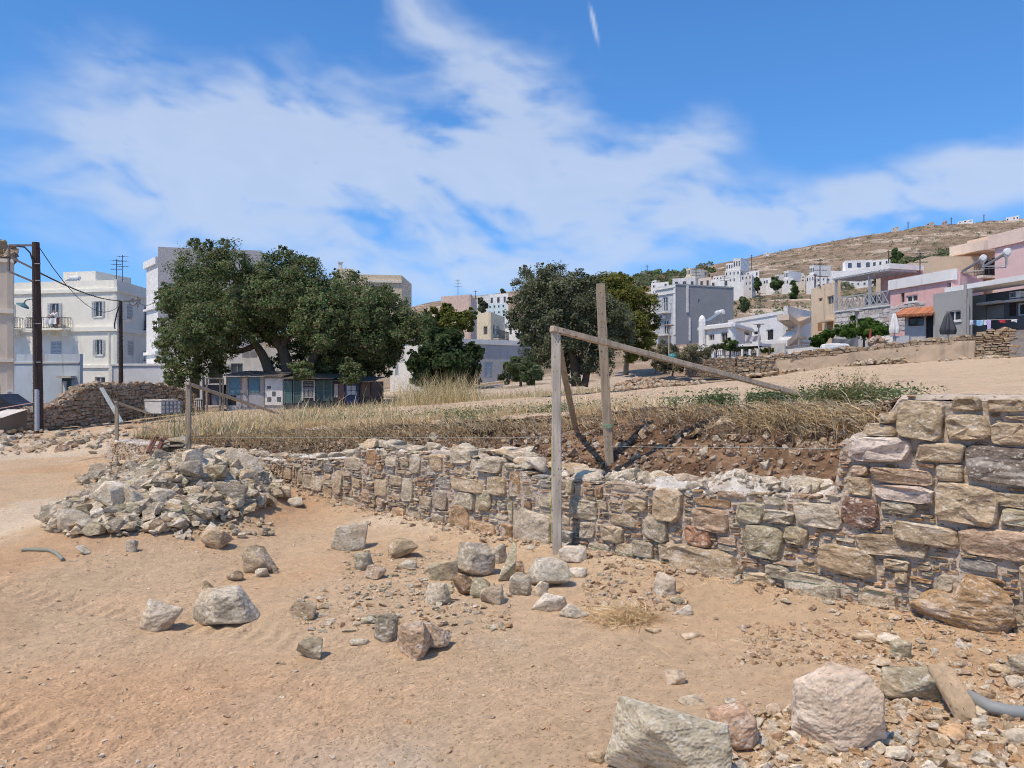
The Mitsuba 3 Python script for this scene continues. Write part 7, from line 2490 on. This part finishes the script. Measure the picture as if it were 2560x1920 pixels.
v, f_ = rock(881, 22, 3, .05, .5, 3)
c0 = at(2040 + 165 / 3.771, 520 + 1318 / 3.771, 43.6)
put(k, v * [.80, .4, .25] + c0, f_, WHT, 'painted', 40)
fg = Fac(2040 + 660 / 3.771, 45, 2040 + 880 / 3.771, 44)
k = thing('garden_wall', 'low white and grey garden wall between the parasol and the lean-to', 'wall')
m = MB(); fg.bx(m, fg.rect(Z5(662, 1205, 730, 1300)), -.3, .1, WHT); part(k, 'pier', m, 'plaster')
m = MB(); fg.bx(m, fg.rect(Z5(732, 1206, 876, 1300)), -.25, .0, np.array([.45, .48, .52])); part(k, 'panel', m, 'plaster')
k = thing('folded_parasol', 'small dark red folded parasol beside the garden stone pile', 'parasol')
a = at(2040 + 510 / 3.771, 520 + 1290 / 3.771, 44.2)
v_, f_, c_, e_ = MB().tube([a, a + [0, 0, .3], a + [.01, 0, .75], a + [.01, 0, .95]], [.07, .08, .05, .02], np.array([.36, .05, .05]), 9).get()
put(k, v_, f_, c_, 'painted', 40)
k = thing('garden_stone_pile', 'small pile of pinkish stones beside the dark red folded parasol', 'stone pile')
r = np.random.default_rng(78)
for i in range(34):
    q = at(2040 + r.uniform(522, 655) / 3.771, 0, 44)
    z = at(0, 520 + (1300 - 85 * r.random() * (1 - abs(q[0] - at(2040 + 560 / 3.771, 0, 44)[0]) / 2.2)) / 3.771, 44)[2]
    v, f_ = CHIPS[r.integers(16)]
    s_ = r.uniform(.2, .4)
    part(k, 'stone', ((v * [s_ * .6, s_ * .5, s_ * .4]) @ rotm(r, .4).T + [q[0], q[1] + r.normal() * .15, z], f_, [PINK, PALE, PINK * .8, WHITE * .8][r.integers(4)]), 'stone')
k = thing('garden_barrel', 'small turquoise barrel among the dry shrubs below the grey town house', 'barrel')
a = at(1640 + 195 / 4.809, 740 + 800 / 4.809, 46)
v_, f_, c_, e_ = MB().tube([a, a + [0, 0, .1], a + [0, 0, .38], a + [0, 0, .5], a + [0, 0, .55]], [.25, .27, .27, .2, .04], np.array([.05, .22, .24]), 14).get()
put(k, v_, f_, c_, 'painted', 35)
k = thing('goal_frame', 'small rusty frame left of the turquoise barrel', 'metal frame')
m = MB()
y6 = lambda x, y: at(1640 + x / 4.809, 740 + y / 4.809, 46)
for q in (((0, 708), (118, 706)), ((4, 708), (0, 790)), ((118, 706), (122, 780)), ((10, 710), (40, 785)), ((40, 785), (70, 710)), ((70, 710), (100, 785))):
    m.bar(y6(*q[0]), y6(*q[1]), .06, .06, np.array([.16, .10, .08]))
v_, f_, c_, e_ = m.get()
put(k, v_, f_, c_, 'painted')

# ------------------------------------------------------------------ person shaking a sheet on the balcony, car, small litter
def body(joints, bones, edge=.035):
    sph = {j: manifold3d.Manifold.sphere(rad, 14).translate(tuple(map(float, p))) for j, (p, rad) in joints.items()}
    out = None
    for a, b in bones:
        h = manifold3d.Manifold.batch_hull([sph[a], sph[b]])
        out = h if out is None else out + h
    out = out.refine_to_length(edge)
    mm = out.to_mesh()
    t = trimesh.Trimesh(mm.vert_properties[:, :3], mm.tri_verts, process=True)
    trimesh.smoothing.filter_taubin(t, iterations=8)
    return np.array(t.vertices), np.array(t.faces)


f = Fac(15, 72.4, 292, 70)
R = f.rect(Z1(255, 700, 512, 752))
s0 = f.hit(402 / 2.861, 560 + 700 / 2.861, .6)[0]
zf_ = R[1]
k = thing('person', 'person in white top and dark red skirt leaning over the balcony rail with a sheet', 'person')
def J(ds, out, z): return f.P(s0 + ds, zf_ + z, out)
j = {'hip': (J(0, .50, .92), .15), 'hipl': (J(-.1, .5, .88), .10), 'hipr': (J(.1, .5, .88), .10), 'kneel': (J(-.1, .56, .48), .065), 'kneer': (J(.11, .52, .48), .065), 'footl': (J(-.1, .5, .07), .05), 'footr': (J(.12, .5, .07), .05), 'toel': (J(-.1, .66, .05), .04), 'toer': (J(.12, .66, .05), .04),
     'chest': (J(-.06, .62, 1.28), .15), 'shl': (J(-.24, .68, 1.38), .07), 'shr': (J(.12, .66, 1.40), .07), 'elb': (J(-.36, .90, 1.20), .05), 'wrl': (J(-.46, 1.12, 1.10), .035), 'elr': (J(.06, .92, 1.18), .05), 'wrr': (J(-.10, 1.14, 1.08), .035), 'neck': (J(-.07, .70, 1.46), .06), 'head': (J(-.08, .76, 1.60), .095), 'jaw': (J(-.08, .80, 1.54), .07)}
v, f_ = body(j, [('hip', 'chest'), ('hipl', 'hipr'), ('hipl', 'kneel'), ('kneel', 'footl'), ('footl', 'toel'), ('hipr', 'kneer'), ('kneer', 'footr'), ('footr', 'toer'), ('chest', 'shl'), ('chest', 'shr'), ('shl', 'elb'), ('elb', 'wrl'), ('shr', 'elr'), ('elr', 'wrr'), ('chest', 'neck'), ('neck', 'head'), ('head', 'jaw')])
part(k, 'body', (v, f_, np.array([.42, .26, .19])), 'painted', smooth=True)
for nm, bones, col, gr in (('top', [('hip', 'chest'), ('chest', 'shl'), ('chest', 'shr'), ('shl', 'elb'), ('shr', 'elr')], WHT * .95, .018), ('skirt', [('hip', 'hipl'), ('hip', 'hipr'), ('hipl', 'kneel'), ('hipr', 'kneer'), ('kneel', 'kneer')], np.array([.20, .06, .06]), .03), ('hair', [('head', 'neck')], np.array([.06, .045, .04]), .006)):
    jj = {a: (p_ + (np.r_[-f.n * .02, .02] if nm == 'hair' else 0), q + gr) for a, (p_, q) in j.items() if any(a in b_ for b_ in bones)}
    v, f_ = body(jj, bones)
    part(k, nm, (v, f_, col), 'painted', smooth=True)
for q in ('wrl', 'wrr'):
    m = MB()
    c0 = j[q][0]
    hd = MB()
    for i in range(5):
        hd.tube([c0 + f.P(0, 0, 0) * 0, c0 + np.r_[f.d * (-.03 + .015 * i) + f.n * .06, -.02], c0 + np.r_[f.d * (-.035 + .017 * i) + f.n * (.09 - .008 * abs(i - 2)), -.06]], [.018, .010, .008], np.array([.42, .26, .19]), 6)
    part(k, 'hand', hd, 'painted', smooth=True)
cloth('bed_sheet', 'white bed sheet held over the balcony rail by the person', f.shift(1.2), Z1(318, 668, 402, 716), WHT, .05, 'sheet')

k = thing('parked_car', 'dark car parked behind the barrier tape at the left edge', 'car')
cx = at(-42, 1033, 40)
zc = -.35
prof = np.array([[-2.1, .35], [-2.15, .75], [-1.5, .92], [-.9, 1.38], [.7, 1.42], [1.35, .98], [2.05, .82], [2.15, .45], [2.0, .3]])
g = trimesh.creation.extrude_polygon(Polygon(prof), 1.7, engine='earcut')
v = np.array(g.vertices)[:, [0, 2, 1]]
put(numbered(k + '__body'), v + [cx[0], cx[1], zc], np.array(g.faces)[:, ::-1], np.array([.02, .025, .035]), 'painted', 30)
for nm, q in (('side_window', [[-1.25, .95], [-.82, 1.3], [-.1, 1.33], [-.1, .95]]), ('side_window', [[0, .95], [0, 1.33], [.62, 1.33], [1.1, .97]])):
    g = trimesh.creation.extrude_polygon(Polygon(q), .02, engine='earcut')
    v = np.array(g.vertices)[:, [0, 2, 1]]
    scene[numbered(k + '__' + nm)] = mikit.ply((v + [cx[0], cx[1] - .018, zc], np.array(g.faces)[:, ::-1]), 'window_glass')
for x in (-1.3, 1.35):
    w = part(k, 'wheel', MB().tube([np.array([cx[0] + x, cx[1] - .03, zc + .31]), np.array([cx[0] + x, cx[1] + .2, zc + .31])], .31, np.array([.02, .02, .02]), 16))
    part(w, 'rim', MB().tube([np.array([cx[0] + x, cx[1] - .05, zc + .31]), np.array([cx[0] + x, cx[1] - .031, zc + .31])], .2, np.array([.4, .4, .42]), 12))
part(k, 'headlight', MB().box([cx[0] + 2.06, cx[1] + .2, zc + .7], (.2, .35, .14), np.array([.5, .52, .55])))

k = thing('rusty_trestle', 'rusty iron trestle frame leaning by the plywood boards', 'trestle')
m = MB()
RU = np.array([.17, .075, .05])
za_ = lambda x, y, D_=12.9: at(x / 4.254, 880 + y / 4.254, D_)
for q in (((1640, 893), (1775, 893)), ((1650, 890), (1560, 1070)), ((1680, 895), (1585, 1070)), ((1740, 893), (1655, 1065)), ((1765, 893), (1670, 1070))):
    m.bar(za_(*q[0], 13.4 if q[0][1] < 892 else 13.3), za_(*q[1], 12.75), .03, .03, RU)
v_, f_, c_, e_ = m.get()
put(k, v_, f_, c_, 'painted')
for lab, q, c_ in (('long flat plywood sheet lying on the low wall end', ((1700, 1000), (1950, 985), (1920, 925), (1720, 945)), (.40, .33, .24)), ('second plywood sheet lying on top of the long one', ((1780, 930), (1975, 950), (1940, 900), (1800, 915)), (.36, .30, .22)), ('small bent pale board standing up at the plywood sheets', ((1930, 905), (1970, 940), (1975, 905), (1925, 860)), (.6, .56, .5))):
    k = thing('plywood_sheet', lab, 'board')
    P_ = [za_(x, y, 13.0 + .5 * (i > 1)) for i, (x, y) in enumerate(q)]
    v = np.array(P_ + [p_ - [0, 0, .025] for p_ in P_])
    put(k, v, BOXF, np.array(c_), 'wood', False, .4)

k = thing('hose', 'short piece of grey green hose lying on the left floor', 'hose')
q = [floor_at(x, y) + [0, 0, .015] for x, y in ((48, 1192), (65, 1191), (85, 1193), (105, 1197), (122, 1203), (136, 1213))]
v_, f_, c_, e_ = MB().tube(q, .017, np.array([.22, .27, .20]), 8).get()
put(k, v_, f_, np.array([.25, .26, .20]), 'painted', True)
k = thing('drain_pipe', 'bent grey plastic pipe lying in the gravel at the right edge', 'pipe')
q = [floor_at(x, y) + [0, 0, z_] for x, y, z_ in ((2092, 1512, .03), (2110, 1530, .04), (2140, 1545, .04), (2180, 1552, .035), (2240, 1555, .03), (2300, 1556, .03))]
v_, f_, c_, e_ = MB().tube(q, [.024, .03, .03, .03, .03, .03], np.array([.27, .29, .29]), 12).get()
put(k, v_, f_, c_, 'painted', True)
k = thing('wood_stub', 'broken weathered wood stub leaning against the wedge shaped boulder', 'wood')
a, b = floor_at(2098, 1572), floor_at(2020, 1510)
v, f_ = rock(905, 12, 3, .09, .35, 1)
z = unit(b + [0, 0, .15] - a)
x_ = unit(np.cross([0, 0, 1.0], z))
A = np.stack([x_ * .055, np.cross(z, x_) * .035, z * .5 * np.linalg.norm(b + [0, 0, .15] - a)], 1)
put(k, v @ A.T + (a + b + [0, 0, .15]) / 2 + [0, 0, .03], f_, np.array([.46, .34, .22]), 'wood', 40, .2)
k = thing('rebar_rod', 'rusty rod lying on the dirt bank beside the leaning board', 'metal rod')
v_, f_, c_, e_ = MB().tube([at(x / 4.254, 880 + y / 4.254, D_) for x, y, D_ in ((700, 850, 21), (900, 800, 22), (1150, 770, 22.5), (1320, 765, 22.5))], .02, np.array([.12, .09, .08]), 5).get()
put(k, v_, f_, c_, 'painted')
